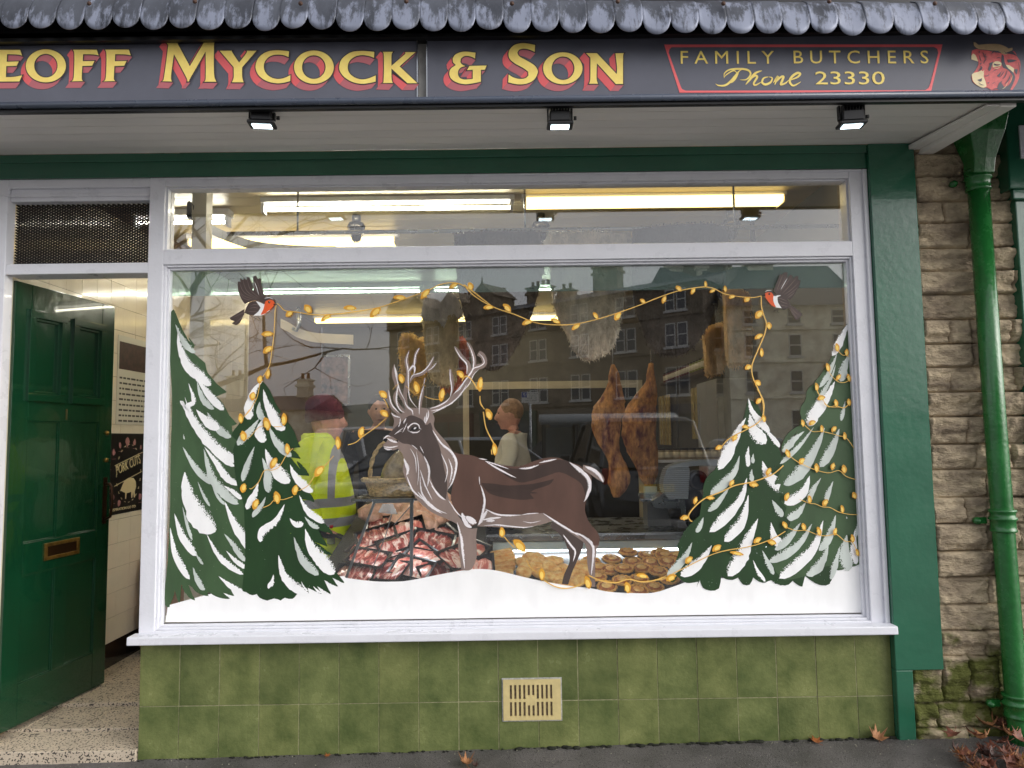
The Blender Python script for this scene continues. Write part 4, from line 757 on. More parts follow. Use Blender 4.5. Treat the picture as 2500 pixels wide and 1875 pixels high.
for s_, wd in (('1180,330 1250,440 1330,510 1372,600 1345,740 1305,810',24), ('1310,560 1340,650 1320,760',14), ('1250,520 1300,650 1280,760',12), ('1110,540 1150,650 1140,790',22), ('950,560 985,650 970,700',34), ('970,700 1020,820 1110,900',16), ('1080,700 1100,850 1200,960 1300,1010',16), ('1170,780 1240,860 1290,900',14), ('1050,500 1070,650 1060,780',9), ('1000,480 1040,560 1050,680',9), ('1150,720 1220,850 1280,900',12), ('1080,650 1120,780 1180,900',14), ('1060,830 1150,940 1260,1010',22), ('1310,900 1370,990 1430,1050',12), ('1380,1075 1415,1200 1430,1330 1442,1455',26), ('1010,450 1060,490',8), ('870,370 950,310',8), ('1080,460 1110,520',7)): st(4,'D',s_,wd)
for s_, wd in (('1420,1000 1460,1090 1500,1120',46), ('1450,1040 1500,1085 1540,1080',36)): st(4,'D',s_,wd)
for s_, wd in (('65,690 70,760',8), ('75,760 105,880 85,1000 55,1080',22), ('110,570 190,620 300,680 360,705',18), ('110,570 200,600 300,635',12), ('380,630 460,625 540,600',18), ('540,585 600,570 680,555',16), ('110,950 200,995 300,1005 400,1000',18), ('400,1000 450,992 540,985',10), ('410,1050 480,1062 555,1045',8), ('100,1085 200,1080 300,1090 420,1100 500,1088',14), ('90,1040 160,1030 240,1020',22), ('60,1080 110,1000 130,960',34), ('120,1050 190,1045',26), ('570,985 680,1060 780,1120 860,1170',20), ('780,1130 880,1160 960,1230 975,1300 955,1480',24), ('900,1170 970,1225',26), ('730,1155 790,1240 825,1290 810,1370',20), ('780,580 850,640 920,700 940,780 915,860 895,895',36), ('790,590 870,650 930,720',34), ('905,615 960,640 1010,680 1050,740',34), ('920,630 980,650 1030,700',30), ('950,720 930,800 900,890',14), ('-40,1010 0,1040 40,1050',44), ('60,550 130,560',10)): st(4,'F',s_,wd)
for s_, wd in (('100,780 200,790 320,775',30), ('410,790 520,770 650,720',14), ('410,820 470,822 530,825',12)): st(3,'F',s_,wd)
fin(g, 'stag_painting', [TAU, SDK, SBR, SD2, CW, BK], 'painted brown stag with pale antlers hung with lights')
# robins ------------------------------------------------------------
RB = paintmat('paint robin brown', (76,62,58)); RBL = paintmat('paint robin brown light', (132,114,106), .9, 260); ORG = paintmat('paint robin orange', (240,96,40)); 
def robin(c, T_, label):
    global g
    g = MB(); F = lambda s_: ' '.join('%g,%g' % T_(*map(float, q.split(','))) for q in s_.split())
    def p_(mi, s_): g.mi = mi; g.flat([smc(Q(c, F(s_)), 2, 50)], ny())
    def s2(mi, s_, wd): g.mi = mi; rib(g, Q(c, F(s_)), wd/CR[c][2], ny(), 's', jit=.2)
    p_(0,'905,465 870,420 835,330 832,235 860,245 855,205 890,225 890,200 920,220 925,188 945,200 950,190 985,330 1000,300 988,220 990,185 1015,178 1030,200 1040,215 1050,200 1070,215 1068,270 1085,310 1100,370 1105,400 1150,395 1190,410 1205,450 1180,470 1120,450 1100,480 1040,430 960,440')
    p_(0,'940,460 1010,435 1060,450 1100,480 1080,540 1040,575 990,580 930,570 895,545 900,515 750,605 760,625 800,640 770,660 810,680 850,660 895,570 905,540')
    p_(2,'1015,435 1060,450 1100,470 1130,430 1100,530 1060,580 990,582 1040,540 1062,500')
    p_(1,'1110,440 1150,422 1190,430 1205,455 1190,490 1150,530 1110,560 1060,580 1090,520 1100,480')
    p_(3,'1185,465 1232,468 1200,476')
    g.mi = 3; g.flat([[tuple(z) for z in [Q(c, '%g,%g' % T_(1150+11*cos(t), 447+12*sin(t)))[0] for t in (2*pi*i/12 for i in range(12))]]], ny())
    g.mi = 2; g.flat([[Q(c, '%g,%g' % T_(1153+3.5*cos(t), 444+4*sin(t)))[0] for t in (2*pi*i/8 for i in range(8))]], ny())
    for s_ in ('1040,420 900,350 845,240', '1050,415 930,340 880,215', '1060,410 960,320 925,200', '1070,405 1000,300 950,200', '1080,400 1050,300 1010,190', '1090,395 1075,300 1055,215', '1030,425 890,380 840,300', '1020,430 900,410 845,340', '940,530 850,570 770,610', '920,545 860,610 800,665', '960,480 1010,470 1050,480', '930,540 980,545 1030,540', '950,510 1000,500 1040,510'): s2(4, s_, 5)
    for s_ in ('1100,410 1150,400 1195,420', '1000,240 1020,290 1045,375', '1020,440 1070,460 1090,480', '1000,578 1060,580 1120,560', '1120,550 1160,525'): s2(2, s_, 6)
    for s_ in ('950,575 985,600 1010,610 1065,650', '1010,610 1000,640', '1030,605 1075,625', '1005,590 1040,600 1060,640'): s2(3, s_, 4)
    return fin(g, 'robin_painting', [RB, ORG, SNOW, BK, RBL], label)
robin('A', lambda x, y: (x, y), 'left painted robin with raised wings holding the light string')
g = MB()
def p_(mi, s_): g.mi = mi; g.flat([smc(Q('G', s_), 2, 50)], ny())
def s2(mi, s_, wd): g.mi = mi; rib(g, Q('G', s_), wd/3.6867, ny(), 's', jit=.2)
p_(0,'1070,275 1100,200 1122,142 1138,152 1160,126 1190,130 1188,180 1212,148 1236,160 1236,190 1262,164 1288,166 1284,196 1306,200 1300,235 1290,262 1272,290 1250,330 1214,376 1130,345 1078,312'); p_(0,'1060,320 1120,335 1180,360 1214,420 1190,455 1130,452 1090,400 1068,352'); p_(0,'1196,420 1240,436 1290,478 1322,500 1318,520 1300,530 1290,552 1262,556 1212,470')
p_(0,'984,318 990,300 1020,288 1052,300 1062,330 1000,330'); p_(2,'1058,340 1090,342 1132,336 1100,352 1104,400 1138,452 1084,444 1066,400'); p_(1,'984,325 1005,308 1045,310 1064,338 1058,380 1086,442 1050,430 1012,385 990,352'); p_(3,'956,334 990,326 992,344'); g.mi = 3; g.flat([[Q('G', '%g,%g' % (1025+9*cos(t), 324+9*sin(t)))[0] for t in (2*pi*i/12 for i in range(12))]], ny())
for s_ in ('1090,300 1120,220 1150,150', '1100,300 1150,220 1180,150', '1120,310 1180,230 1225,170', '1140,320 1210,250 1270,180', '1160,330 1230,280 1295,215', '1180,345 1240,300 1285,260', '1190,360 1230,330 1255,305', '1110,380 1150,400 1190,410', '1120,420 1160,430 1190,435', '1215,440 1260,490 1300,515', '1215,460 1250,510 1275,545', '1100,360 1140,370 1180,385'): s2(4, s_, 5)
for s_ in ('1128,285 1165,220 1190,178', '985,305 1010,292 1045,295', '1070,350 1100,338 1132,336'): s2(2, s_, 5)
for s_ in ('1120,455 1150,462 1180,458', '1120,458 1090,465 1065,475', '1110,460 1100,480 1118,495', '1085,465 1070,490'): s2(3, s_, 4)
fin(g, 'robin_painting', [RB, ORG, SNOW, BK, RBL], 'right painted robin holding the light string at the upper right')
# fairy lights ------------------------------------------------------
LO = paintmat('paint gold', (226,164,52), .7, 150); LI = paintmat('paint pale yellow', (252,212,110)); LW = paintmat('paint string', (236,190,100))
def lights(label, strings, bulbs):
    global g
    g = MB()
    for c, s_, wd in strings: g.mi = 2; rib(g, Q(c, s_), wd/CR[c][2], ny(), 'l')
    for c, L_ in bulbs:
        for x, y, rx, ry, a in L_:
            ox, oy, k = CR[c]; g.mi = 0; rib(g, [(ox+(x-rx*cos(a))/k, oy+(y-rx*sin(a))/k), (ox+x/k, oy+y/k), (ox+(x+rx*cos(a))/k, oy+(y+rx*sin(a))/k)], 2*ry/k*1.05, ny(), 's', jit=.1)
            g.mi = 1; g.flat([[(ox+(u+x+.12*rx*cos(a))/k, oy+(v+y+.12*rx*sin(a))/k) for u, v in circ(0,0,rx*.6,ry*.55,a,14)]], ny())
    return fin(g, 'light_string_painting', [LO, LI, LW], label)
lights('painted string of lights across the top between the two robins', [('C','-95,445 -70,465 -40,500 0,520 100,530 250,555 400,555 640,530 900,485 1100,420 1260,365 1400,310 1500,262 1600,242 1690,250 1800,310 1900,385 2000,460 E-60,240 E30,340 E200,440 E400,510 E560,575 E700,598 E900,598 E1100,560 E1300,500 E1500,430 E1700,350 E1850,300 E2000,270 E2110,258 G450,258 G530,275 G620,320 G740,345 G880,355 G955,340',8.5)],
 [('C',[(25,550,42,30,-.6),(205,500,52,38,.9),(385,588,60,26,-.6),(620,492,65,28,.05),(870,535,70,38,-.75),(1108,390,65,27,.05),(1360,355,65,32,-.85),(1638,272,48,24,-.5),(1802,278,42,30,1.3),(1978,485,48,26,-.1),(2165,490,50,30,.9)]), ('E',[(158,445,48,24,-.05),(322,450,50,28,.8),(505,582,48,26,-.3),(760,568,48,22,.4),(945,620,46,24,-.6),(1120,520,38,22,1.0),(1322,525,44,30,-.9),(1545,388,30,18,.6),(1740,375,38,22,-1.2),(1868,275,34,22,.8),(2000,298,34,20,-1),(2110,235,30,15,1.5)]), ('G',[(515,297,28,17,-.4),(628,278,30,17,1.4),(690,350,32,19,-.3),(826,375,30,26,-.6)])])
lights('painted string of lights hanging from the left robin and winding round the fir', [('A','1222,478 1210,530 1205,650 1195,800 1175,950 1150,1090 1085,1205',9), ('A','1055,1270 1030,1400 990,1480 940,1560 885,1612',7), ('B','690,0 660,40 640,60',4), ('B','820,120 760,130 690,205 655,215',4), ('B','870,125 930,125',4), ('B','1010,285 960,340 910,420 860,445 800,450 760,530 710,580 690,580',5), ('B','790,722 840,700 880,660 940,662 1010,640',5), ('B','1060,595 1120,560 1170,490 1250,410 1310,340',5), ('D','495,452 560,430 620,380 720,310 805,235',6), ('D','790,80 820,150',4)],
 [('A',[(1130,770,62,30,-.05),(1135,930,58,34,-.6),(1138,1175,52,26,-1.4),(1058,1230,42,30,-1.4),(985,1400,44,34,-1.4),(858,1620,50,28,1.5),(1298,1620,50,30,1.5)]), ('B',[(625,65,38,20,1.5),(643,195,40,28,1.4),(815,105,50,30,1.3),(942,72,48,24,1.6),(968,290,42,22,1.5),(870,395,46,26,-1.1),(648,578,36,25,-1.3),(738,698,42,26,-1.2),(890,648,48,28,1.4),(1030,592,40,25,-1.3),(1205,455,50,30,-.9),(1340,245,50,22,1.5)]), ('D',[(605,350,48,27,-1.3),(778,45,40,28,.7),(788,200,40,28,.6)])])
lights('painted string of lights tangled in the stag antlers and over its back', [('N','90,910 140,970 162,1045',6), ('N','230,775 270,725 330,685',5), ('N','415,722 490,790 570,835 610,820',7), ('N','695,875 790,910 910,920',8), ('N','1230,650 1270,590 1320,590 1390,660 1455,770',15), ('N','1495,870 1495,980 1560,1060',7), ('F','70,55 75,105 105,160',6), ('F','98,180 120,310 185,440',9), ('F','160,480 165,520',7), ('F','262,1172 300,1215 345,1260',7), ('F','440,1360 470,1415 530,1465',5), ('F','580,1520 660,1565 740,1582 820,1572 895,1540',9), ('F','935,1480 1030,1520 1150,1538 1250,1510 1350,1530 1450,1520 1540,1490',10)],
 [('N',[(88,850,74,52,.7),(108,1125,70,48,.7),(350,617,74,44,1.3),(570,745,92,48,1.35),(945,855,98,48,-1.4),(1208,558,72,46,.8),(1500,700,108,46,-1.45)]), ('F',[(138,200,48,30,1.2),(185,478,50,24,1.5),(243,1137,42,26,1.5),(382,1245,66,40,.8),(560,1472,50,26,1.5),(925,1537,52,30,1.3),(1240,1577,46,28,1.4),(1360,1485,48,22,.2),(1590,1500,46,30,-.5)])])
lights('painted string of lights falling from the right robin down to the front fir', [('G','955,345 955,430 975,510 1000,590 985,680 940,790 885,920 868,990 880,1080 935,1200 970,1300 975,1420',10), ('H','690,0 730,80 730,160 700,220 620,270 540,310 480,350 440,400',7), ('H','865,515 800,570 720,605 640,630 540,650 440,695 340,735 270,790 225,850 235,885 250,893',8), ('H','878,960 800,1005 700,1045 600,1070 500,1085 400,1110 300,1155 200,1205 130,1240 60,1280 0,1290',6)],
 [('G',[(935,510,46,34,-.8),(1022,610,34,26,1.4),(932,708,42,24,-.5),(955,850,42,20,1.5),(838,985,34,26,-.5),(920,1125,34,28,.6),(932,1288,34,24,-.8),(975,1445,34,22,1.4)]), ('H',[(608,256,25,15,.1),(538,330,28,18,-1),(430,396,26,18,-.4),(766,558,30,18,-1.1),(665,647,32,19,.1),(517,635,26,16,-1),(370,735,32,14,.05),(272,752,28,15,-1.3),(198,870,30,20,-.2),(690,1022,32,20,-.6),(787,1036,32,18,.3),(550,1110,48,14,.2),(415,1075,36,22,-.6),(227,1155,32,22,-.7),(105,1278,34,24,-.5)])])
lights('painted strings of lights draped across the fir at the right edge', [('G','1635,820 1680,870 1720,875 1745,890',5), ('G','1550,990 1580,1050 1640,1110 1700,1120 1745,1100',5), ('G','1455,1170 1460,1210 1490,1240 1530,1310 1580,1340 1650,1340 1700,1345 1745,1310',5), ('H','1095,10 1110,50',4), ('H','1140,95 1170,120 1220,112 1270,128 1300,110',4), ('H','1010,245 1060,285 1120,285 1190,300 1240,315 1290,330 1340,398',4.5), ('H','905,450 960,490 1010,515 1080,545 1170,565 1240,550 1290,590 1360,612',4.5), ('H','975,745 1040,770 1080,775 1130,795 1180,800 1240,830 1310,845 1370,848',4.5), ('H','890,935 950,955 1020,955 1100,985 1160,990 1220,980 1280,1025 1330,1035 1360,1090 1390,1140',4.5)],
 [('G',[(1635,805,40,22,1.4),(1722,850,34,20,1.6),(1552,985,42,22,1.3),(1650,1075,34,20,-.9),(1740,1078,38,20,1.3),(1450,1160,38,20,1.4),(1495,1262,36,26,-.2),(1625,1305,34,20,1.4),(1742,1298,34,20,1.4)]), ('H',[(1120,62,28,20,-.3),(1218,93,24,14,1.5),(1306,88,25,16,1.4),(994,230,25,14,1.4),(1060,230,26,20,-.4),(1122,268,26,14,1.5),(1207,272,24,17,-1),(1277,317,28,14,1.5),(893,435,32,17,1.2),(990,488,26,20,-.9),(1087,532,32,18,1.5),(1200,522,26,16,-1.3),(1273,540,30,19,1.4),(890,727,30,19,-1.2),(1040,745,28,16,1.5),(1148,768,28,20,-.9),(1343,718,25,17,1.2),(1260,810,28,15,1.4),(873,918,27,17,1.1),(1000,930,27,17,1.3),(1103,960,32,18,1.3),(1216,962,26,15,-1.3),(1330,1008,28,16,1.4),(1362,1103,26,14,1.3)])])
# ================================================================ shop interior
CEIL = mat('ceiling boards', (190,178,146), .38, var=.05, vs=5, rv=.1, stretch=(.4,3,1))
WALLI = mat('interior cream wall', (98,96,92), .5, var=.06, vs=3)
g = MB()
y = .115
while y < 6.1: g.box((LX,y,3.03), (1.95,min(y+.155,6.1),3.05)); y += .16
g.box((LX,.1,3.052), (1.97,6.15,3.09)); g.build('ceiling_boards', CEIL, shop)
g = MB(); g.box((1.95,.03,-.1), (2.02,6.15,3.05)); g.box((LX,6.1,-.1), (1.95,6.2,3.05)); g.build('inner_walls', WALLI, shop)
g = MB(); g.box((-1.77,.09,.05), (-1.70,.5,.62)); g.box((-1.70,.26,.05), (1.94,.30,.6)); g.box((-1.76,.42,.09), (-1.68,.50,3.03)); g.box((-1.76,.09,2.9), (-1.70,.42,3.03)); g.build('window_return', CREAM, shop)
TUBE = mat('fluorescent tube', (255,250,226), .5, emit=26); DIFF = mat('lit diffuser', (255,228,150), .5, emit=2.3)
def light(name, a, b_, bare, label):
    a, b_ = V(a), V(b_); t = thing(name, label, 'ceiling light', (a+b_)/2, 'fluorescent ceiling lights inside the shop')
    g = MB(); g.box((a.x-.03,a.y-.045,a.z+.035), (b_.x+.03,a.y+.045,3.029)); g.build('housing', WHITE, t, bev=.003)
    if bare:
        g = MB(); g.tube([a, b_], .011, 10); g.build('tube', TUBE, t)
        for q in (a.x-.02, b_.x+.01): 
            g = MB(); g.box((q-.01,a.y-.03,a.z-.03), (q+.01,a.y+.03,a.z+.034)); g.build('end_bracket', WHITE, t)
    else:
        g = MB(); g.loft([[(q,a.y-.06,a.z+.034),(q,a.y-.062,a.z+.005),(q,a.y-.04,a.z-.012),(q,a.y+.04,a.z-.012),(q,a.y+.062,a.z+.005),(q,a.y+.06,a.z+.034)] for q in (a.x, b_.x)]); g.sm = [False]*len(g.sm); g.build('diffuser', DIFF, t)
        for q in (a.x-.012, b_.x+.002):
            g = MB(); g.box((q,a.y-.066,a.z-.016), (q+.01,a.y+.078,a.z+.034)); g.build('end_cap', CREAM, t)
    return t
light('tube_light', P(652,512,.95), P(1245,506,.95), True, 'bare fluorescent tube light glowing white behind the upper pane, left of centre')
light('ceiling_light', P(1285,502,.95), P(1905,500,.95), False, 'long yellow lit diffuser light behind the upper pane, right of centre')
light('tube_light', PZ(470,600,2.95), PZ(470,600,2.95)+V((1.5,0,0)), False, 'yellow ceiling light low at the left end of the upper pane')
T0 = TUBE; TUBE = mat('added lobby fill tube', (255,250,232), .5, emit=30)  # glow for a fill tube added to brighten the lobby tiles
light('tube_light', (-2.44,1.15,2.95), (-1.86,1.15,2.95), True, 'short tube light added to brighten the entrance lobby, glimpsed through the grille'); TUBE = T0
a = PZ(590,716,2.95); light('tube_light', a, a+V((1.75,0,0)), True, 'thin bright tube light in the top left of the big pane')
light('tube_light', a+V((1.9,0,0)), a+V((3.6,0,0)), True, 'thin tube light seen between the hanging fleeces')
a = PZ(772,786,2.95); light('ceiling_light', a, a+V((1.55,0,0)), False, 'rearmost yellow light above the hi vis jacket man')
light('ceiling_light', a+V((1.75,0,0)), a+V((3.0,0,0)), False, 'rearmost light at the right, partly hidden by fleeces')
# smoke detector, pendants, pipe hook
p = P(788,470,.55); t = thing('smoke_detector', 'grey round detector on the ceiling by the upper pane left part', 'detector', (p.x,p.y,3.03)); g = MB(); g.lathe([(.055,3.029),(.055,3.015),(.03,3.01),(.03,2.96),(.022,2.95),(0,2.95)], (p.x,p.y,0), 20); g.build('body', mat('grey plastic', (120,118,110), .5), t)
pend = thing('pendant_lamp', 'dark metal caged lamp under the ceiling, leftmost of three in the upper pane', 'lamp', (0,0,0), 'caged metal lamps seen in the upper pane')
g = MB(); g.lathe([(.05,0),(.06,-.02),(.055,-.04),(.035,-.085),(.03,-.12),(0,-.13)], (0,0,0), 18); g.build('shade', mat('dark chrome', (70,66,60), .2, .9), pend)
g = MB(); g.tube([(0,0,0),(0,0,.06)], .03, 12)
for k in range(8): g.tube([(.062*cos(k*pi/4),.062*sin(k*pi/4),-.02),(.04*cos(k*pi/4),.04*sin(k*pi/4),-.09),(.012*cos(k*pi/4),.012*sin(k*pi/4),-.135)], .002, 5)
g.build('cage', mat('steel dark', (90,88,84), .3, .8), pend)
q = [P(870,545,1.3), P(1320,543,1.3), P(1785,538,1.3)]
pend.location = q[0]
dup(pend, q[1], None, 'dark metal caged lamp under the ceiling, middle of three in the upper pane'); dup(pend, q[2], None, 'dark metal caged lamp under the ceiling, rightmost of three in the upper pane')
t = thing('ceiling_pipe', 'dark vertical pipe dropping from the ceiling behind the right of the upper pane', 'pipe', P(1835,520,1.5)); g = MB(); p = P(1835,510,1.5); g.tube([(p.x,1.5,3.03),(p.x,1.5,2.78),(p.x+.02,1.5,2.72),(p.x+.08,1.5,2.70)], .018, 10); g.build('pipe_run', mat('dark pipe', (54,54,60), .5), t)
# curved overhead rail
rl = thing('overhead_rail', 'curved grey flat metal rail sweeping from the window corner into the shop', 'rail', P(470,520,.5))
g = MB(); pts = [P(465,515,.45), P(500,550,.6), P(560,580,.8), P(640,602,1.05), P(760,610,1.5), P(900,608,2.1)]
c = cat([tuple(q) for q in pts], 6)
vs = []
for q in c: q = V(q); vs += [q+V((0,0,.028)), q-V((0,0,.028)), q-V((0,-.006,.028)), q+V((0,.006,.028))]
g.add(vs, [(i*4+k, i*4+(k+1)%4, i*4+4+(k+1)%4, i*4+4+k) for i in range(len(c)-1) for k in range(4)]); g.build('rail_strip', mat('grey rail', (120,118,112), .4, .3), rl)
g = MB(); p = pts[0]; g.cbox(p, (.012,.02,.045)); g.tube([p+V((.0,-.02,.05)),p+V((.03,-.03,.02)),p+V((.03,-.02,-.05)),p+V((.0,-.02,-.02)),p+V((.02,-.02,.03))], .004, 6); g.build('rail_bracket', BLACK, rl)
g = MB(); pts = [P(u, v, 2.4) for u, v in Q('C','-60,640 20,680 100,730 250,775 420,790 650,800')]
c = cat([tuple(q) for q in pts], 5); vs = []
for q in c: q = V(q); vs += [q+V((0,0,.04)), q-V((0,0,.04)), q+V((0,.02,-.04)), q+V((0,.02,.04))]
g.add(vs, [(i*4+k, i*4+(k+1)%4, i*4+4+(k+1)%4, i*4+4+k) for i in range(len(c)-1) for k in range(4)]); r2_ = thing('ceiling_beam', 'pale curved trim band high on the back left of the shop', 'trim', pts[2]); g.build('band', CREAM, r2_)
p = P(730,760,2.35); g = MB(); g.tube([P(729,750,2.35),P(730,795,2.35),P(724,806,2.35),P(714,803,2.35)], .018, 8); r3 = thing('wall_hook', 'grey steel hook hanging below the left robin light string', 'hook', p); g.build('hook', STEEL, r3)
# hanging rail and fleeces
def fur(name, label, s_, col, y, n=3400, crop='S', col2=None, ln=.035, group='fleeces hung inside the window'):
    m = mat('fleece %d %d %d' % col, col, .95, var=.3, vs=14, stretch=(1,1,.5), bump=1, bs=60)
    o = smc(Q(crop, s_), 4, 80); W = [P(u, v, y) for u, v in o]; xs_ = [p.x for p in W]; zs_ = [p.z for p in W]; cx = (min(xs_)+max(xs_))/2; cz = (min(zs_)+max(zs_))/2
    t = thing(name, label, 'fleece', (cx, y, min(zs_)), group)
    g = MB(); NL = 5
    rings = []
    for k in range(NL): 
        f = 1-.5*(k/(NL-1))**2; rings.append([V((cx+(p.x-cx)*f, y-.045*sin(pi/2*k/(NL-1)), cz+(p.z-cz)*f)) for p in W])
    g.loft([[V((p.x, y+.02, p.z)) for p in W]]+rings)
    def inside(x, z):
        c = False; j = len(W)-1
        for i in range(len(W)):
            if (W[i].z > z) != (W[j].z > z) and x < (W[j].x-W[i].x)*(z-W[i].z)/(W[j].z-W[i].z)+W[i].x: c = not c
            j = i
        return c
    k = 0; vs = []; fs = []
    while k < n:
        x, z = random.uniform(min(xs_), max(xs_)), random.uniform(min(zs_), max(zs_))
        if not inside(x, z) or not inside(x, z-.015): continue
        a = 1.2*noise.noise(V((x*7, z*7, y))); l = ln*random.uniform(.4, .9); d = V((sin(a)*.5, -.3, -cos(a)))*l; b0 = V((x, y-.03-random.random()*.02, z)); sd = V((.0032, 0, 0))
        q = len(vs); vs += [b0-sd, b0+sd, b0+d+V((0, -.008, 0))]; fs.append((q, q+1, q+2)); k += 1
    for p in W:
        for r in range(5):
            d = V((p.x-cx, 0, p.z-cz)).normalized()*ln*random.uniform(.15, .45)+V((random.uniform(-.01,.01), -.01, -.008)); sd = V((-d.z, 0, d.x)).normalized()*.003; b0 = p+V((random.uniform(-.01,.01), random.uniform(-.02,.02), random.uniform(-.01,.01)))-d*.3; q = len(vs); vs += [b0-sd, b0+sd, b0+d]; fs.append((q, q+1, q+2))
    g.add(vs, fs); g.build('fleece', m, t); return t
fur('fleece','dark brown hanging fleece just right of the stag antlers','1108,572 1200,564 1318,566 1328,640 1318,700 1290,790 1240,880 1200,905 1165,880 1140,800 1118,700',(84,72,62),.42)
fur('fleece','pale grey fleece hanging as a pointed bib near the window centre','1345,574 1440,566 1538,572 1535,650 1520,760 1500,840 1470,870 1435,880 1405,860 1385,820 1360,770 1345,700',(206,194,174),.46)
fur('fleece','black brown hanging fleece right of the pale bib shaped one','1545,560 1650,548 1762,552 1778,620 1745,760 1690,850 1640,868 1590,850 1560,780 1545,700',(62,56,54),.42)
fur('fleece','short golden tan fleece strip beside the chutney shelf','430,650 520,600 600,580 612,700 610,1000 520,1055 455,1040 440,850',(216,182,130),.9,1400,'G')
fur('fleece','long tan fleece hanging left of the right robin','610,300 680,285 760,290 830,350 850,600 845,900 750,975 680,980 640,900 620,500',(222,190,142),.7,1800,'G')
fur('fleece','white fleece high above the stag antlers','1400,345 1520,335 1620,340 1700,440 1722,560 1620,640 1540,720 1490,660 1340,620 1350,440',(214,208,202),.62,1400,'C')
fur('fleece','curly golden fleece behind the left antler','1120,790 1150,745 1245,745 1290,800 1340,770 1385,1000 1350,1250 1290,1360 1200,1300 1125,1100 1105,900',(230,188,108),.75,2200,'C',ln=.02)
fur('fleece','grey tan fleece hanging between the antlers','1335,650 1370,622 1480,620 1545,690 1600,560 1680,600 1692,900 1660,1200 1560,1262 1420,1200 1380,1000',(196,176,134),.6,1800,'C')
fur('fleece','rusty red fleece edge behind the right antler','1640,770 1750,790 1792,960 1745,1200 1650,1305 1540,1312 1530,1240 1640,1100',(196,104,74),.85,1000,'C')
fur('fleece','small brown fleece behind the tan pair at right','G420,560 G500,520 G580,500 G600,640 G560,760 G480,800 G430,760',(70,60,50),1.0,700,'G')
t = thing('hanging_rail', 'steel rail above the window carrying the fleeces', 'rail', (0,.5,2.72)); g = MB(); z_ = P(1400,566,.5).z+.02; g.tube([(-1.6,.52,z_),(1.9,.52,z_)], .012, 10)
for x in (-1.2,.1,1.3): g.tube([(x,.52,z_),(x,.52,3.03)], .006, 6)
g.build('rail_tube', STEEL, t)
# hanging hams
HAM = mat('cured ham', (232,168,98), .6, var=.4, col2=(104,42,34), vs=13, obj=False, bump=5, bs=34, coat=.1, stretch=(1.6,1,.6), detail=8)
def ham(label, rows, y):
    rg = []; 
    for r, (v, a, b_) in enumerate(cat([tuple(map(float, q)) for q in rows], 3)):
        u0, v0 = Q('F', '%g,%g' % (a, v))[0]; u1, _ = Q('F', '%g,%g' % (b_, v))[0]; p, q = P(u0, v0, y), P(u1, v0, y); c = (p+q)/2; w = max(.01, (q.x-p.x)/2*.92)
        rg.append([c+V(((w*cos(j*pi/9))*(1+.16*noise.noise(V((j*1.3, r*.55, y)))), -w*.62*sin(j*pi/9)*(1+.5*noise.noise(V((j*1.1, r*.6, 3)))), 0)) for j in range(18)])
    t = thing('hanging_ham', label, 'ham', rg[-1][0], 'cured hams hanging in the window'); g = MB(); g.loft(rg); g.build('ham_meat', HAM, t)
    top = rg[0][0]; c = sum(rg[0], V())/len(rg[0]); g = MB(); g.tube([c-V((0,0,.02)), c+V((0,0,.08)), c+V((.01,0,.25)), V((c.x+.0,.52 if y < .8 else y,z_))], .004, 6); g.build('hook', STEEL, t)
ham('left hanging cured ham with narrow shank, above the stag rump', [(-195,1112,1140),(-120,1090,1180),(-60,1085,1190),(20,1050,1210),(100,990,1230),(160,950,1235),(250,950,1205),(340,960,1195),(430,1000,1180),(520,1060,1200),(620,1090,1250),(720,1080,1270),(800,1100,1240),(860,1130,1180)], 1.1)
ham('right hanging cured ham, beside the price rack', [(-205,1410,1450),(-120,1390,1460),(-60,1385,1472),(30,1310,1482),(120,1230,1486),(200,1195,1486),(300,1190,1484),(400,1200,1480),(500,1230,1490),(600,1290,1500),(700,1330,1480),(770,1380,1440)], 1.35)
# counter ----------------------------------------------------------
ct = thing('deli_counter', 'chilled steel topped counter with white lip above the pies', 'counter', (.8, .9, .09))
yc_ = .70; zA = P(1400,1303,yc_+.0).z; zB = P(1400,1320,yc_).z; zC = P(1400,1341,yc_).z
xa = P(1203,1330,yc_).x; LG = mat('pale laminate', (196,214,214), .35)
g = MB(); g.box((xa,yc_-.015,zC), (1.93,yc_+.02,zB-.001)); g.build('white_lip', LG, ct, bev=.002)
g = MB(); g.box((-.25,yc_,zB), (1.93,1.5,zA)); g.box((-.25,yc_-.03,zB+.004), (1.93,yc_-.001,zA-.004)); g.build('steel_top', STEEL, ct, bev=.003)
g = MB(); g.box((xa+.02,yc_-.010,zC-.003), (1.9,yc_+.012,zC-.001)); g.build('lip_fill_strip', mat('added fill strip', (244,250,255), .5, emit=18), ct)  # glowing strip added beneath the lip to brighten the pies
g = MB(); g.box((xa+.01,yc_+.025,.3), (1.93,yc_+.04,zC)); g.build('back_panel', mat('grey backing', (150,158,160), .5), ct)
g = MB(); g.box((-.25,.9,.09), (1.93,1.48,zB-.01)); g.build('cabinet', mat('dark cabinet', (44,44,46), .4), ct)
s0_, s1_ = P(1450,1450,.16), P(1450,1345,.66)
zsh = lambda y: s0_.z+(s1_.z-s0_.z)*(y-.16)/.5-.03
g = MB(); g.hexa([(xa-.03,.12,zsh(.12)-.02),(1.6,.12,zsh(.12)-.02),(1.6,.72,zsh(.72)-.02),(xa-.03,.72,zsh(.72)-.02),(xa-.03,.12,zsh(.12)),(1.6,.12,zsh(.12)),(1.6,.72,zsh(.72)),(xa-.03,.72,zsh(.72))]); g.build('display_deck', mat('black deck', (36,34,32), .4), ct)
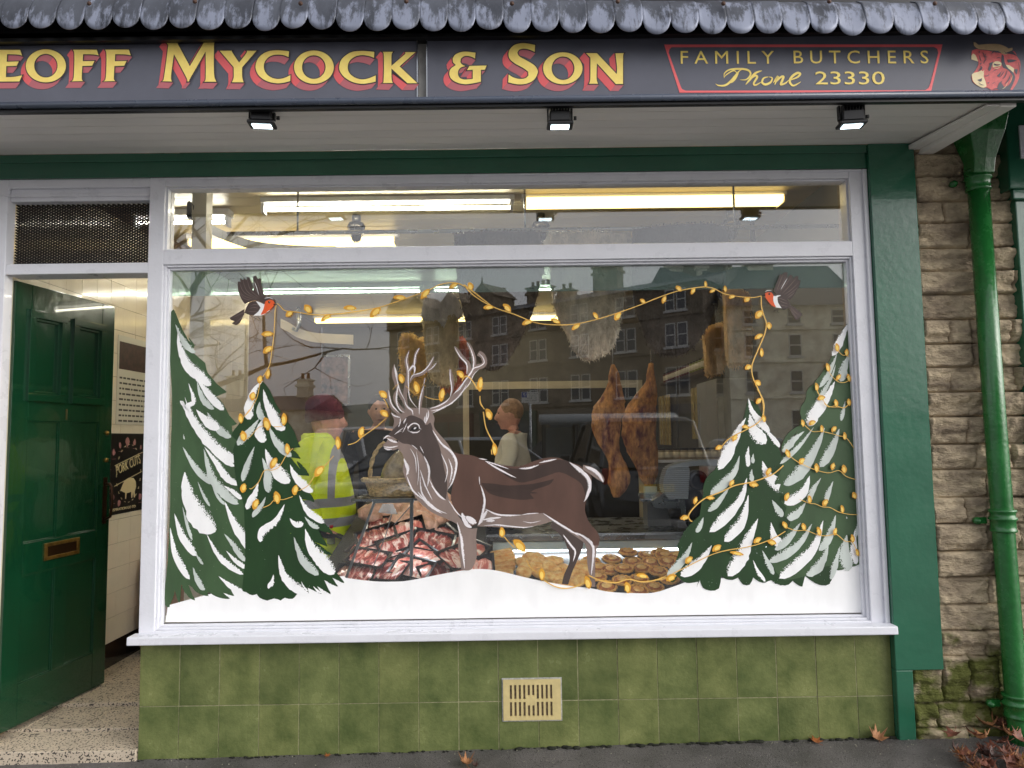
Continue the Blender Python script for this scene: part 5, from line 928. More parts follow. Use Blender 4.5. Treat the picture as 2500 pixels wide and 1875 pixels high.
# pies
PIE = mat('golden pastry', (255,222,146), .4, var=.2, col2=(232,160,74), vs=30, bump=1.6, bs=60, coat=.2, obj=True); TIN = mat('dark foil case', (60,46,38), .35, .4)
ZYX = lambda o: setattr(o, 'rotation_mode', 'ZYX')
pie = thing('meat_pie', 'round golden pie with crimped edge in a dark foil case', 'pie', (0,0,0), 'golden pies on the display deck')
g = MB(); nR = 28; rg = []
for r_, h in ((.0,.044),(.015,.043),(.03,.038),(.042,.029),(.047,.028),(.053,.036),(.059,.032),(.058,.022)):
    rg.append([(r_*cos(2*pi*k/nR)*(1+(.03 if r_ > .045 else 0)*cos(k*pi)), r_*sin(2*pi*k/nR)*(1+(.03 if r_ > .045 else 0)*cos(k*pi)), h+(.0025*cos(k*pi) if .046 < r_ < .056 else 0)+(.003*noise.noise(V((r_*60*cos(k), r_*60*sin(k), 2))) if r_ < .045 else 0)) for k in range(nR)])
g.loft(rg, cap=False)
for i_ in range(len(g.f)): g.m[i_] = 1 if i_//nR in (2,3) else 2 if i_//nR >= 4 else 0
g.build('pie_crust', [PIE, mat('browned crimp', (176,104,44), .5, var=.3, vs=60), mat('golden rim', (236,176,92), .45, var=.25, vs=60, obj=True)], pie)
g = MB(); g.lathe([(.036,0),(.052,.02),(.064,.0225),(.063,.0205)], n=28); g.build('foil_case', TIN, pie)
slope = atan2(s1_.z-s0_.z, .5)
def place(o, c, x, v, lab, sc=1, first=[True], dz=0, rz=None):
    u, vv = Q(c, '%g,%g' % (x, v))[0]; y = .16+.5*(1450-vv)/105; p = P(u, vv, y); p.z = zsh(y)+dz
    ZYX(o); rot = (slope+random.uniform(-.1,.12), random.uniform(-.1,.1), random.uniform(0, 6) if rz is None else rz)
    if o.get('used'): return dup(o, p, rot=rot, sc=sc, label=lab)
    o['used'] = 1; o.location = p; o.rotation_euler = rot; o.scale = (sc,)*3; o['label'] = lab; return o
pies = [(1245,1312), (1395,1320), (1505,1297), (1535,1345), (1280,1368), (1428,1375), (1560,1398), (1115,1345), (950,1362), (1640,1350), (1355,1424), (1110,1430), (1215,1450), (1010,1415), (1485,1450), (1640,1440), (1000,1490), (1080,1560), (1200,1540), (1335,1510), (1450,1570), (1580,1530), (1325,1590)]
it = []
for i, (x, v) in enumerate(pies):
    o = place(pie, 'F', x, v+8, '', .9, dz=.02 if i % 3 == 0 else .004); it.append((o, 'back' if v < 1355 else 'middle' if v < 1460 else 'front', x))
rowlabels(it, 'round crimped golden pie, {n} in the {r} row of the pile')
pst = thing('puff_pastry', 'flaky rectangular pastry slice', 'pastry', (0,0,0), 'folded pastries beside the pies')
g = MB()
for k in range(7): g.cbox((random.uniform(-.002,.002), random.uniform(-.002,.002), .004+.0052*k), (.062-.001*abs(k-3), .04-.001*abs(k-3), .0022), Matrix.Rotation(random.uniform(-.04,.04), 3, 'Z'), bev=.001)
g.build('pastry_layers', PIE, pst)
for i, (x, v) in enumerate([(245,1440), (260,1400), (262,1370), (250,1348)]): place(pst, 'F', x, v, 'flaky oblong pastry left of the pasties, '+('lowest of its stack','second from bottom of its stack','third up in its stack','topmost of its stack')[i], 1.0, dz=.012*i, rz=.1*i)
tur = thing('pasty', 'crescent shaped golden pasty', 'pasty', (0,0,0), 'pasties heaped beside the pies')
def tf(d): return 1+.12*sin(9*d.x)*max(0, d.z)+(.15*d.y if d.y > 0 else 0)
g = MB(); g.ell((0,0,.02), (.075,.045,.03), nu=26, nv=12, f=tf); g.build('pasty_crust', PIE, tur)
it = []
for i, (x, v) in enumerate([(420,1400), (500,1350), (560,1390), (480,1440), (600,1420), (640,1380), (670,1450), (560,1480), (700,1500), (760,1440), (830,1420), (880,1460), (800,1490), (850,1540), (900,1400), (420,1460), (520,1420), (740,1560), (640,1510)]): it.append((place(tur, 'F', x, v, '', random.uniform(.75,1.0), dz=.01+.02*random.random()), 'back' if v < 1415 else 'middle' if v < 1475 else 'front', x))
rowlabels(it, 'crescent golden pasty, {n} in the {r} row by the stag legs')
# bowl on the counter
p = P(1222,1300,.95); t = thing('steel_bowl', 'shallow steel bowl on the counter under the stag belly', 'bowl', (p.x,.95,zA)); g = MB(); g.lathe([(.06,0),(.11,.02),(.145,.06),(.15,.07),(.14,.062),(.1,.025),(0,.01)], (p.x,.95,zA), 32); g.build('bowl', STEEL, t)
# slicer
sp_ = P(1680,1210,.95); sl_t = thing('meat_slicer', 'ribbed silver meat slicer with black wheel on the counter', 'slicer', (sp_.x,.95,zA))
AL = mat('ribbed aluminium', (206,214,220), .3, .6)
g = MB(); n_ = 17
sil = [(525,95,225),(545,75,232),(600,58,232),(640,52,228),(680,56,226),(715,72,224),(740,90,222)]
def silw(v):
    for (a, l, r), (b_, l2, r2) in zip(sil, sil[1:]):
        if a <= v <= b_: t = (v-a)/(b_-a); return l+(l2-l)*t, r+(r2-r)*t
for k in range(n_):
    v = 528+(738-528)*k/(n_-1); l, r = silw(v); a, b_ = P(*Q('H','%g,%g' % (l, v))[0], .86), P(*Q('H','%g,%g' % (r, v))[0], .86); g.hexa([(a.x,.86,a.z-.0042),(b_.x,.86,a.z-.0042),(b_.x,.98,a.z-.0042),(a.x,.98,a.z-.0042),(a.x,.86,a.z+.0042),(b_.x,.86,a.z+.0042),(b_.x,.98,a.z+.0042),(a.x,.98,a.z+.0042)])
g.build('ribbed_plate', AL, sl_t, bev=.001)
g = MB(); g.flat([smc(Q('H','97,530 78,560 62,600 56,640 60,690 76,725 92,738 220,738 224,700 226,600 224,530'), 2)], .885, .1); g.build('plate_core', mat('core', (70,74,78), .5), sl_t)
g = MB(); g.flat([smc(Q('H','100,520 180,495 330,478 420,480 420,520 300,515 225,522'), 2)], .87, .12); g.build('top_cover', AL, sl_t, bev=.004)
p = P(*Q('H','285,615')[0], .88); g = MB(); g.lathe([(.052,-.02),(.06,-.01),(.06,.05),(.04,.05),(.04,-.02)], (p.x,.88,p.z), 32, ax='y'); g.build('blade_guard', mat('dark grey metal', (60,62,66), .35, .5), sl_t)
g = MB(); p = P(*Q('H','265,790')[0], .9); g.ell((p.x,.93,p.z), (.07,.08,.11)); g.build('motor', BLACK, sl_t)
g = MB(); g.flat([Q('H','-20,755 60,700 60,760 200,765 235,800 130,815 0,800')], .9, .16); g.flat([Q('H','160,745 200,745 205,860 178,870')], .87, .03); g.build('carriage', STEEL, sl_t, bev=.003)
g = MB(); p = P(*Q('H','135,838')[0], .84); g.lathe([(.028,-.04),(.03,-.02),(.03,.03),(0,.03)], (p.x,.84,p.z), 20, ax='x'); g.build('dial', BLACK, sl_t)
g = MB(); a = P(*Q('H','130,850')[0], .9); g.box((a.x,.84,zA+.001), (a.x+.35,1.2,zA+.05)); g.build('base', mat('slicer base', (40,42,46), .3), sl_t, bev=.01)
p = P(1590,1205,1.0); t = thing('weighing_scale', 'low steel weighing scale with small white display left of the slicer', 'scale', (p.x,1.0,zA)); g = MB(); a, b_ = P(1560,1215,1.0), P(1690,1230,1.0); g.hexa([(a.x,.95,a.z-.02),(b_.x,.95,a.z-.02),(b_.x,1.2,a.z),(a.x+.03,1.2,a.z),(a.x,.95,a.z-.005),(b_.x,.95,a.z-.005),(b_.x,1.2,a.z+.012),(a.x+.03,1.2,a.z+.012)]); g.build('platter', STEEL, t, bev=.002)
g = MB(); g.box((a.x+.05,1.0,zA), (a.x+.25,1.15,a.z-.021)); g.build('scale_base', mat('scale grey', (110,112,112), .4), t)
g = MB(); a, b_ = P(1574,1188,1.15), P(1604,1205,1.15); g.box((a.x,1.14,b_.z-.04), (b_.x,1.2,a.z)); g.build('display', LG, t, bev=.003)
g = MB(); a, b_ = P(1596,1221,.944), P(1611,1228,.944); g.box((a.x,.942,b_.z), (b_.x,.946,a.z)); g.build('yellow_label', mat('label yellow', (200,176,50), .5), t)
# meat trays -------------------------------------------------------
MEAT = mat('fresh meat', (112,34,30), .25, var=.3, col2=(222,196,180), vs=24, stretch=(1,.35,1), bump=1, bs=40, coat=.6, obj=True); PORK = mat('pale pork', (196,96,84), .28, var=.2, col2=(244,222,206), vs=20, stretch=(1,.4,1), bump=.8, bs=40, coat=.6, obj=True)
SKN = mat('chicken skin', (226,178,150), .3, var=.3, vs=12, bump=.8, bs=60, coat=.3, obj=True)
for m_ in (MEAT, PORK):
    for q_ in m_.node_tree.nodes:
        if q_.type == 'VALTORGB': e = q_.color_ramp.elements; e[0].position = .42; e[1].position = .62; z_ = e.new(.5); z_.color = (*lin((168,72,62) if m_ is MEAT else (226,140,122)), 1)
        if q_.type == 'TEX_NOISE' and q_.inputs['Scale'].default_value < 30: q_.inputs['Distortion'].default_value = 1.6
def mk_tray(m, nm_):
    t = thing('meat_tray', 'black tray', 'meat tray', (0,0,0), 'wrapped meat trays heaped in the display')
    g = MB(); W, D_, H = .105, .07, .022
    g.loft([[(-W*.8,-D_*.8,0),(W*.8,-D_*.8,0),(W*.8,D_*.8,0),(-W*.8,D_*.8,0)], [(-W,-D_,H),(W,-D_,H),(W,D_,H),(-W,D_,H)], [(-W*1.06,-D_*1.06,H),(W*1.06,-D_*1.06,H),(W*1.06,D_*1.06,H),(-W*1.06,D_*1.06,H)], [(-W*1.06,-D_*1.06,H+.003),(W*1.06,-D_*1.06,H+.003),(W*1.06,D_*1.06,H+.003),(-W*1.06,D_*1.06,H+.003)], [(-W*.95,-D_*.95,H+.002),(W*.95,-D_*.95,H+.002),(W*.95,D_*.95,H+.002),(-W*.95,D_*.95,H+.002)], [(-W*.78,-D_*.78,.004),(W*.78,-D_*.78,.004),(W*.78,D_*.78,.004),(-W*.78,D_*.78,.004)]]); g.sm = [False]*len(g.sm)
    g.build('tray', mat('black tray plastic', (20,20,22), .2, coat=.4), t)
    for q in (-.05, .0, .05):
        g = MB(); sd = random.random()*9; g.ell((q,random.uniform(-.006,.006),.016), (.052,.064,.007), nu=20, nv=8, f=lambda d: 1+.28*noise.noise(d*1.7+V((sd,0,0)))); g.build('meat_cut', m, t)
    return t
trA, trB = mk_tray(MEAT, 0), mk_tray(PORK, 1)
ck = thing('whole_chicken', 'plucked', 'chicken', (0,0,0), 'whole chickens on the meat display')
def cf(d): return 1+.22*exp(-((d.x-.7)**2+(abs(d.y)-.45)**2)*9)-.12*exp(-(d.y**2)*40)*(d.x > .1)+.05*noise.noise(d*3)
g = MB(); g.ell((0,0,.045), (.095,.07,.05), nu=26, nv=14, f=cf); g.tube([(.03,.05,.05),(.085,.045,.06),(.11,.02,.05)], [.03,.022,.01], 10); g.tube([(.03,-.05,.05),(.085,-.045,.06),(.11,-.02,.05)], [.03,.022,.01], 10); g.tube([(-.05,.055,.05),(-.02,.08,.05),(.02,.07,.05)], [.018,.014,.008], 8); g.build('chicken_body', SKN, ck)
m0, m1 = P(900,1420,.22), P(950,1200,.95)
mzs = lambda y: m0.z+(m1.z-m0.z)*(y-.22)/.73
msl = atan2(m1.z-m0.z, .73)
caseT = thing('meat_display_case', 'steel edged clear sided display case full of wrapped meat trays', 'display case', (-.7,.5,.09))
g = MB(); x0_, x1_ = P(770,1400,.22).x-.05, P(1180,1380,.22).x
g.hexa([(x0_,.2,.3),(x1_,.2,.3),(x1_,1.1,.3),(x0_+.2,1.1,.3),(x0_,.2,mzs(.2)-.05),(x1_,.2,mzs(.2)-.05),(x1_,1.1,mzs(1.1)-.05),(x0_+.2,1.1,mzs(1.1)-.05)]); g.build('case_bed', BLACK, caseT)
def bq(c, s_, y0, y1, w): 
    a, b_ = Q(c, s_); a, b_ = P(*a, y0), P(*b_, y1); return (a, b_, w)
g = MB()
for s_, y0, y1, w in (('700,908 1030,902',.2,.2,.020), ('1012,900 1010,1565',.2,.2,.020), ('712,910 470,1560',.2,.2,.012)): a, b_, w = bq('D', s_, y0, y1, w); g.bar(a, b_, .016, w if 'x' else w)
for s_ in ('852,1010 800,1190', '800,1190 700,1440', '1000,950 870,1100'): a, b_, w = bq('D', s_, .205, .205, .003); g.bar(a, b_, .003, .005)
g.build('steel_frame', mat('brushed frame', (128,136,140), .35, .7), caseT, bev=.001)
g = MB(); g.flat([Q('D','775,930 858,930 900,1015 740,1000')], .215, .003); g.build('clear_tag', mat('clear plastic tag', (170,186,190), .15, alpha=.55), caseT)
g = MB(); g.flat([Q('D','712,912 1005,908 1003,1560 470,1560')], .212, .004); g.build('clear_side', glassmat('clear acrylic', .05), caseT)
rows_ = [('bottom',1530,[560,800,1020,1260,1500]), ('lower',1445,[640,900,1140,1400]), ('middle',1355,[680,930,1190,1440]), ('upper',1265,[720,960,1220]), ('top',1190,[800])]
used = {}; k = 0; it = []
for rn, v, xs__ in rows_:
    for x in xs__:
        src = trA if (k*7) % 5 < 3 else trB; u, vv = Q('D','%g,%g' % (x+random.uniform(-18,18), v+random.uniform(-14,14)))[0]; y = .24+.71*(1412-vv)/205; y = max(.25, y); p = P(u, vv, y); p.z = mzs(y)+.016*(k % 3)
        ZYX(src); rot = (msl+random.uniform(-.1,.35), random.uniform(-.35,.35), random.uniform(-.9,.9))
        if src.name in used: o = dup(src, p, rot=rot, label='', sc=random.uniform(.98,1.12))
        else: used[src.name] = 1; src.location = p; src.rotation_euler = rot; o = src
        it.append((o, rn, x)); k += 1
rowlabels(it, 'black tray of sliced meat, {n} of the {r} row in the case')
first = True
for x, v in ((730,1070),(870,1040),(1010,1075),(1150,1040),(1280,1080),(1080,965),(1225,985),(940,1150),(1110,1150)):
    u, vv = Q('D','%g,%g' % (x, v))[0]; y = .24+.71*(1412-vv)/205; p = P(u, vv, y); p.z = mzs(y)-.01; ZYX(ck); rot = (msl+random.uniform(-.1,.3), random.uniform(-.2,.2), random.uniform(-2.5,-.6)); lab = ''
    if first: ck.location = p; ck.rotation_euler = rot; o = ck; first = False; it = []
    else: o = dup(ck, p, rot=rot, sc=random.uniform(.85,1.0))
    it.append((o, 'upper' if v < 1055 else 'middle' if v < 1120 else 'lower', x))
rowlabels(it, 'plucked pale whole chicken, {n} of the {r} chickens above the meat trays')
t = thing('meat_display_ledge', 'steel ledge above the meat that carries the wicker basket', 'shelf', (-.6,.8,1.1)); zb2 = P(960,1217,.21).z; bx = P(965,1216,.36).x
g = MB(); g.box((bx-.2,.20,zb2-.012), (bx+.2,.52,zb2)); g.build('ledge', STEEL, t); g = MB(); g.box((bx-.18,.24,zb2-.015), (bx+.19,.28,zb2-.0125)); g.build('ledge_fill_strip', MATS['added fill strip'], t)  # strip under the ledge is an added fill light for the meat
# basket
bk = thing('wicker_basket', 'pale wicker basket with tall hoop handle on top of the meat display', 'basket', (bx,.36,zb2))
WK = mat('wicker', (216,190,138), .6, var=.3, vs=60, bump=.6, bs=90); g = MB(); hb = .085
for r_ in range(10):
    z = zb2+.008+hb*r_/9; s_ = .108+.026*r_/9+(.012 if r_ > 7 else 0)
    g.tube([(bx+(s_+.004*cos(a*14+r_*pi))*cos(a)*1.18, .36+(s_*.72+.004*cos(a*14+r_*pi))*sin(a), z+.001*sin(a*9)) for a in (2*pi*k/84 for k in range(85))], .0062 if r_ < 8 else .008, 6)
for k in range(28):
    a = 2*pi*k/28; g.tube([(bx+s2_*cos(a)*1.18, .36+s2_*.72*sin(a), z) for s2_, z in ((.106,zb2+.004),(.14,zb2+hb+.005))], .004, 5)
g.build('woven_body', WK, bk)
for o_ in (0,):
    g = MB()
    for s_ in (-.006, .006): g.tube([(bx+.135*cos(a)*1.0+s_*sin(a*12), .36+s_*cos(a*12), zb2+hb*.9+.23*sin(a)**.8) for a in (pi*k/40 for k in range(41))], .007, 7)
    g.build('hoop_handle', WK, bk)
t = thing('wrapped_loaf', 'cellophane wrapped brown loaf in the wicker basket', 'bread', (bx+.02,.36,zb2+.03)); g = MB(); g.ell((bx+.01,.36,zb2+.13), (.075,.06,.12), Matrix.Rotation(.5, 3, 'Y'), nu=24, nv=16, f=lambda d: 1+.16*noise.noise(d*3.3)+.06*abs(noise.noise(d*9))); g.build('loaf', mat('wrapped bread', (176,160,124), .18, var=.35, vs=22, bump=2, bs=30, coat=.8), t)
# shelves on the right wall ----------------------------------------
JL = [mat('chutney red', (98,28,28), .3, coat=.5), mat('pickle green', (120,128,44), .3, coat=.5)]; LABC = mat('cream label', (214,204,180), .5); LID = mat('dark lid', (40,34,32), .35)
def mk_jar(m, r=.036, h=.10):
    t = thing('preserve_jar', 'jar', 'jar', (0,0,0), 'preserve jars on the right hand shelf')
    g = MB(); g.lathe([(r*.9,0),(r,.006),(r,h*.8),(r*.8,h*.86)], n=16); g.build('glass_jar', m, t); g = MB(); g.lathe([(r*.86,h*.86),(r*.86,h),(0,h)], n=16); g.build('lid', LID, t); g = MB(); g.lathe([(r*1.01,h*.2),(r*1.01,h*.68)], n=16); g.build('paper_label', LABC, t); return t
jr, jg = mk_jar(JL[0]), mk_jar(JL[1])
xr = 1.84; pA, pB = PX(1628,942,xr), PX(1722,893,xr)
t = thing('wall_shelf', 'dark shelf along the right wall carrying the row of preserve jars', 'shelf', (xr,(pA.y+pB.y)/2,pA.z)); g = MB(); zz = (pA.z+pB.z)/2; g.box((xr-.05,pB.y-.1,zz-.03), (1.949,pA.y+.1,zz)); g.build('board', mat('dark wood', (52,34,26), .5), t)
n_ = 16
for k in range(n_):
    src = jr if k < 11 else jg; y_ = pA.y+(pB.y-pA.y)*k/(n_-1); lab = ('dark red preserve jar, %s from the far end of the high shelf' % ORD[k]) if k < 11 else ('green pickle jar, %s of the five at the near end of the high shelf' % ORD[k-11])
    p = V((xr, y_, zz)); 
    if src.get('used'): dup(src, p, label=lab, sc=1.15)
    else: src['used'] = 1; src.location = p; src['label'] = lab; src.scale = (1.15,)*3
pk = tag(MB().cbox((0,0,0), (.012,.045,.055), bev=.006).build('snack_packet', mat('tan packet', (186,166,110), .35, var=.2, vs=30, coat=.5)), 'tan snack packet hanging in rows on the right hand rack', 'packet', 'snack packets on the right hand racks')
rk = thing('packet_rack', 'pale rack board on the right wall hung with rows of tan packets', 'rack', (1.93,4,1)); g = MB(); fst = True
for (ua, ub, v0, dv, nr, nc) in ((1692,1750,962,19.5,6,6), (1612,1640,980,19,6,4)):
    a, b_ = PX(ua, v0, 1.9), PX(ub, v0, 1.9); ztop = a.z; dz = (PX(ua, v0+dv, 1.9)-a).z*-1*.0+ (a.z-PX(ua, v0+dv, 1.9).z)
    for r_ in range(nr):
        for c_ in range(nc):
            pl_ = 'tan snack packet, %s across, %s row down, %s rack' % (ORD[c_], ORD[r_], 'nearer' if nc == 6 else 'farther')
            p = V((1.88, a.y+(b_.y-a.y)*(c_+.5)/nc, ztop+.0-dz*r_*1.0))
            if fst: pk.location = p; fst = False; pk['label'] = pl_
            else: dup(pk, p, label=pl_)
        g.tube([(1.89,a.y,ztop-dz*r_+.056),(1.89,b_.y,ztop-dz*r_+.056)], .004, 5)
    g.box((1.925,b_.y-.1,ztop-dz*(nr+.3)), (1.948,a.y+.1,ztop+.22))
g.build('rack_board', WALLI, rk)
js = thing('jar_shelf', 'low white shelf of round pale topped jars behind the slicer', 'shelf', (1.1,1.7,1.2)); p0, p1 = P(1612,1122,1.7), P(1760,1122,1.7); g = MB(); g.box((p0.x-.05,1.62,p0.z-.02), (p1.x+.1,2.0,p0.z)); g.build('board', WHITE, js)
t0 = mk_jar(mat('pale preserve', (150,136,112), .3, coat=.5), .034, .08); t0['label'] = 'round preserve jar with cream lid label on the shelf behind the slicer'; t0['group'] = 'round jars on the low shelf'; k = 0
for r_ in range(2):
    for c_ in range(9):
        p = V((p0.x+(p1.x-p0.x)*c_/8, 1.68+.14*r_, p0.z))
        jl_ = 'round pale preserve jar, %s from left in the %s row behind the slicer' % (ORD[c_], ('front', 'rear')[r_])
        if k == 0: t0.location = p; t0['label'] = jl_
        else: dup(t0, p, label=jl_)
        k += 1
fr_ = thing('fridge_cabinet', 'tall grey cabinet against the right wall behind the front right fir', 'fridge', (1.6,2.4,.09)); a, b_ = P(1750,1000,2.2), P(1835,1000,2.2); g = MB(); g.box((a.x,2.2,.09), (a.x+.62,2.8,1.95)); g.build('cabinet', mat('grey enamel', (150,152,156), .3), fr_, bev=.01); g = MB(); g.box((a.x+.04,2.185,1.0), (a.x+.06,2.2,1.5)); g.build('handle', STEEL, fr_)
a, b_ = P(752,872,6.05), P(848,985,6.05); t = thing('meat_poster', 'faded poster of meat cuts on the back wall above the burgundy hat', 'poster', (a.x,6.09,b_.z)); g = MB(); g.box((a.x,6.085,b_.z), (b_.x,6.0995,a.z)); g.build('sheet', mat('poster meat cuts', (60,52,52), .4, var=.6, col2=(176,140,130), vs=7), t); g = MB(); rect_frame(g, a.x-.03, b_.x+.03, b_.z-.03, a.z+.03, .03, 6.07, 6.0845); g.build('frame', STEEL, t)
a, b_ = P(935,1010,6.0), P(1180,1150,6.0)
t = thing('back_door', 'dark doorway with pale architrave in the back wall', 'door', (.2,6.08,.09)); g = MB(); g.box((-.55,6.07,.09), (1.7,6.0995,2.15)); g.build('opening', mat('dark opening', (46,44,42), .6, var=.2), t); g = MB(); g.box((-.63,6.05,.09), (-.55,6.0995,2.15)); g.box((1.7,6.05,.09), (1.78,6.0995,2.15)); g.box((-.63,6.05,2.15), (1.78,6.0995,2.25)); g.build('architrave', CREAM, t)
# ================================================================ people
def skin(joints, edges, sub=2):
    me = bpy.data.meshes.new('s'); me.from_pydata([j[0] for j in joints], edges, []); o = bpy.data.objects.new('s', me); COL.objects.link(o)
    md = o.modifiers.new('k', 'SKIN'); md.use_smooth_shade = True
    for i, j in enumerate(joints): me.skin_vertices[0].data[i].radius = j[1]; me.skin_vertices[0].data[i].use_root = (i == 0)
    o.modifiers.new('u', 'SUBSURF').render_levels = sub; o.modifiers[-1].levels = sub
    bpy.context.view_layer.update(); e = bpy.data.meshes.new_from_object(o.evaluated_get(bpy.context.evaluated_depsgraph_get()))
    vs = [v.co.copy() for v in e.vertices]; fs = [tuple(p.vertices) for p in e.polygons]; COL.objects.unlink(o); bpy.data.objects.remove(o); bpy.data.meshes.remove(e); return vs, fs
def head(mb, c, rot, s=1):
    G = lambda az, el, a0, e0, sa, se: exp(-((az-a0)/sa)**2-((el-e0)/se)**2)
    nu, nv = 48, 34; vs = []; fs = []
    for j in range(nv+1):
        th = pi*j/nv
        for k in range(nu):
            d = V((sin(th)*cos(2*pi*k/nu), sin(th)*sin(2*pi*k/nu), cos(th))); az = degrees(atan2(d.y, d.x)); el = degrees(math.asin(max(-1, min(1, d.z)))); aa = abs(az)
            p = V((d.x*.098, d.y*.076, d.z*.122))
            if d.z < 0: p.x += .012*(-d.z)*(d.x > -.3); p.y *= 1-.22*(-d.z)
            r = .026*G(az, el, 0, -12, 9, 9)+.014*G(az, el, 0, 0, 7, 12)+.007*G(aa, el, 18, 20, 22, 7)-.010*G(aa, el, 22, 7, 9, 6)+.006*G(aa, el, 34, -12, 14, 12)+.007*G(az, el, 0, -31, 14, 3.5)+.006*G(az, el, 0, -39, 12, 3.5)-.004*G(az, el, 0, -35, 14, 1.6)+.016*G(az, el, 0, -56, 22, 12)-.004*G(az, el, 0, -46, 12, 5)+.016*G(aa, el, 97, -3, 7, 13)-.006*G(aa, el, 92, -3, 3, 7)
            vs.append(c + rot @ ((p + d*r)*s))
    for j in range(nv):
        for k in range(nu): fs.append((j*nu+k, (j+1)*nu+k, (j+1)*nu+(k+1)%nu, j*nu+(k+1)%nu))
    sm = mb.smooth; mb.smooth = True; mb.add(vs, fs); mb.smooth = sm
SK = mat('skin', (206,158,140), .5, var=.12, vs=18); DT = mat('dark trousers', (30,32,38), .8, var=.2, vs=12)
def body(name, label, loc, yaw, H, hz=1.61, pose=0, bulk=1, skinm=SK, lower=DT):
    k = H/1.75; t = thing(name, label, 'person', loc); B = bulk
    el = [(-.05,.26,1.17),(.07,.25,.91)] if pose == 0 else [(.02,.27,1.18),(.24,.16,1.12)]
    J = [((0,0,.95),(.12*B,.15)),((0,0,1.15),(.12*B,.15)),((.0,0,1.36),(.11,.16)),((.01,0,1.47),(.055,.06)),((.03,0,1.55),(.05,.05))]
    E_ = [(0,1),(1,2),(2,3),(3,4)]
    for s in (1, -1):
        b0 = len(J); J += [((0,s*.17,1.41),(.06,.06)),((el[0][0],s*el[0][1],el[0][2]),(.044,.044)),((el[1][0],s*el[1][1],el[1][2]),(.03,.03)),((el[1][0]+.07,s*(el[1][1]-.01),el[1][2]-.02),(.036,.02))]
        E_ += [(2,b0),(b0,b0+1),(b0+1,b0+2),(b0+2,b0+3)]
        for f in range(4):
            x, y, z = J[b0+3][0]; q = len(J); o = (f-1.5)*.019; ln = (.07,.08,.075,.06)[f]; J += [((x+.035,y+o,z-.004),(.01,.01)),((x+.035+ln*.55,y+o*1.1,z-.018),(.0088,.0088)),((x+.035+ln*.8,y+o*1.1,z-.045),(.0075,.0075))]; E_ += [(b0+3,q),(q,q+1),(q+1,q+2)]
        x, y, z = J[b0+2][0]; q = len(J); J += [((x+.055,y-s*.035,z-.01),(.011,.011)),((x+.085,y-s*.045,z-.025),(.009,.009))]; E_ += [(b0+3,q),(q,q+1)]
        l0 = len(J); J += [((0,s*.09,.86),(.09,.09)),((.02,s*.1,.5),(.06,.06)),((0,s*.1,.09),(.042,.042)),((.13,s*.11,.035),(.035,.04))]; E_ += [(0,l0),(l0,l0+1),(l0+1,l0+2),(l0+2,l0+3)]
    J = [(tuple(c*k for c in p), tuple(r*k for r in R)) for p, R in J]
    rz = Matrix.Rotation(yaw, 3, 'Z'); vs, fs = skin(J, E_); g = MB(); g.smooth = True; g.add([V(loc)+rz @ v for v in vs], fs)
    for i, f in enumerate(g.f):
        z = sum(g.v[q].z for q in f)/len(f)-loc[2]; d_ = rz.inverted() @ (sum((g.v[q] for q in f), V())/len(f)-V(loc)); g.m[i] = 0 if (z > 1.44*k or (abs(d_.y) > .1*k and z < 1.12*k and z > .9*k and d_.x > .12*k)) else 1
    hc = V(loc)+rz @ V((.045*k,0,hz*k)); head(g, hc, rz, 1.02*k)
    g.build('body', [skinm, lower], t)
    for s in (1, -1):
        g = MB(); g.ell(hc+rz @ V((.083*k,s*.031*k,.014*k)), (.009,.011,.007)); g.build('eye', mat('dark eye', (30,22,20), .2), t)
    g = MB(); g.loft([[hc+rz @ (V((.103*k,0,-.073*k))+V((.004*sin(a)*q,.026*cos(a)*q,.0045*sin(a)*q))*k) for a in (2*pi*j/10 for j in range(10))] for q in (1,.5)]); g.build('lips', mat('lips', (140,70,66), .5), t)
    return t, hc, rz, k
def garment(t, loc, rz, k, m, name, wr, L_=(.72,1.46), el=None, fat=1):
    el = el or [(-.02,.26,1.16),(.15,.24,1.06)]
    J = [((.0,0,L_[0]),wr[0]),((.02,0,.95),wr[1]),((.02,0,1.15),wr[2]),((0,0,1.36),wr[3]),((.0,0,L_[1]),(.085,.10))]; E_ = [(0,1),(1,2),(2,3),(3,4)]
    for s in (1, -1):
        b0 = len(J); J += [((0,s*.19,1.39),(.088*fat,.088*fat)),((el[0][0],s*el[0][1],el[0][2]),(.072*fat,.072*fat)),((el[1][0],s*el[1][1],el[1][2]),(.052,.052))]; E_ += [(3,b0),(b0,b0+1),(b0+1,b0+2)]
    J = [(tuple(c*k for c in p), tuple(r*k for r in R)) for p, R in J]; vs, fs = skin(J, E_, 3); g = MB(); g.smooth = True
    g.add([V(loc)+rz @ (v+V((noise.noise(v*7)*.012, noise.noise(v*6+V((5,0,0)))*.012, noise.noise(v*9+V((0,5,0)))*.006))) for v in vs], fs); return g.build(name, m, t)
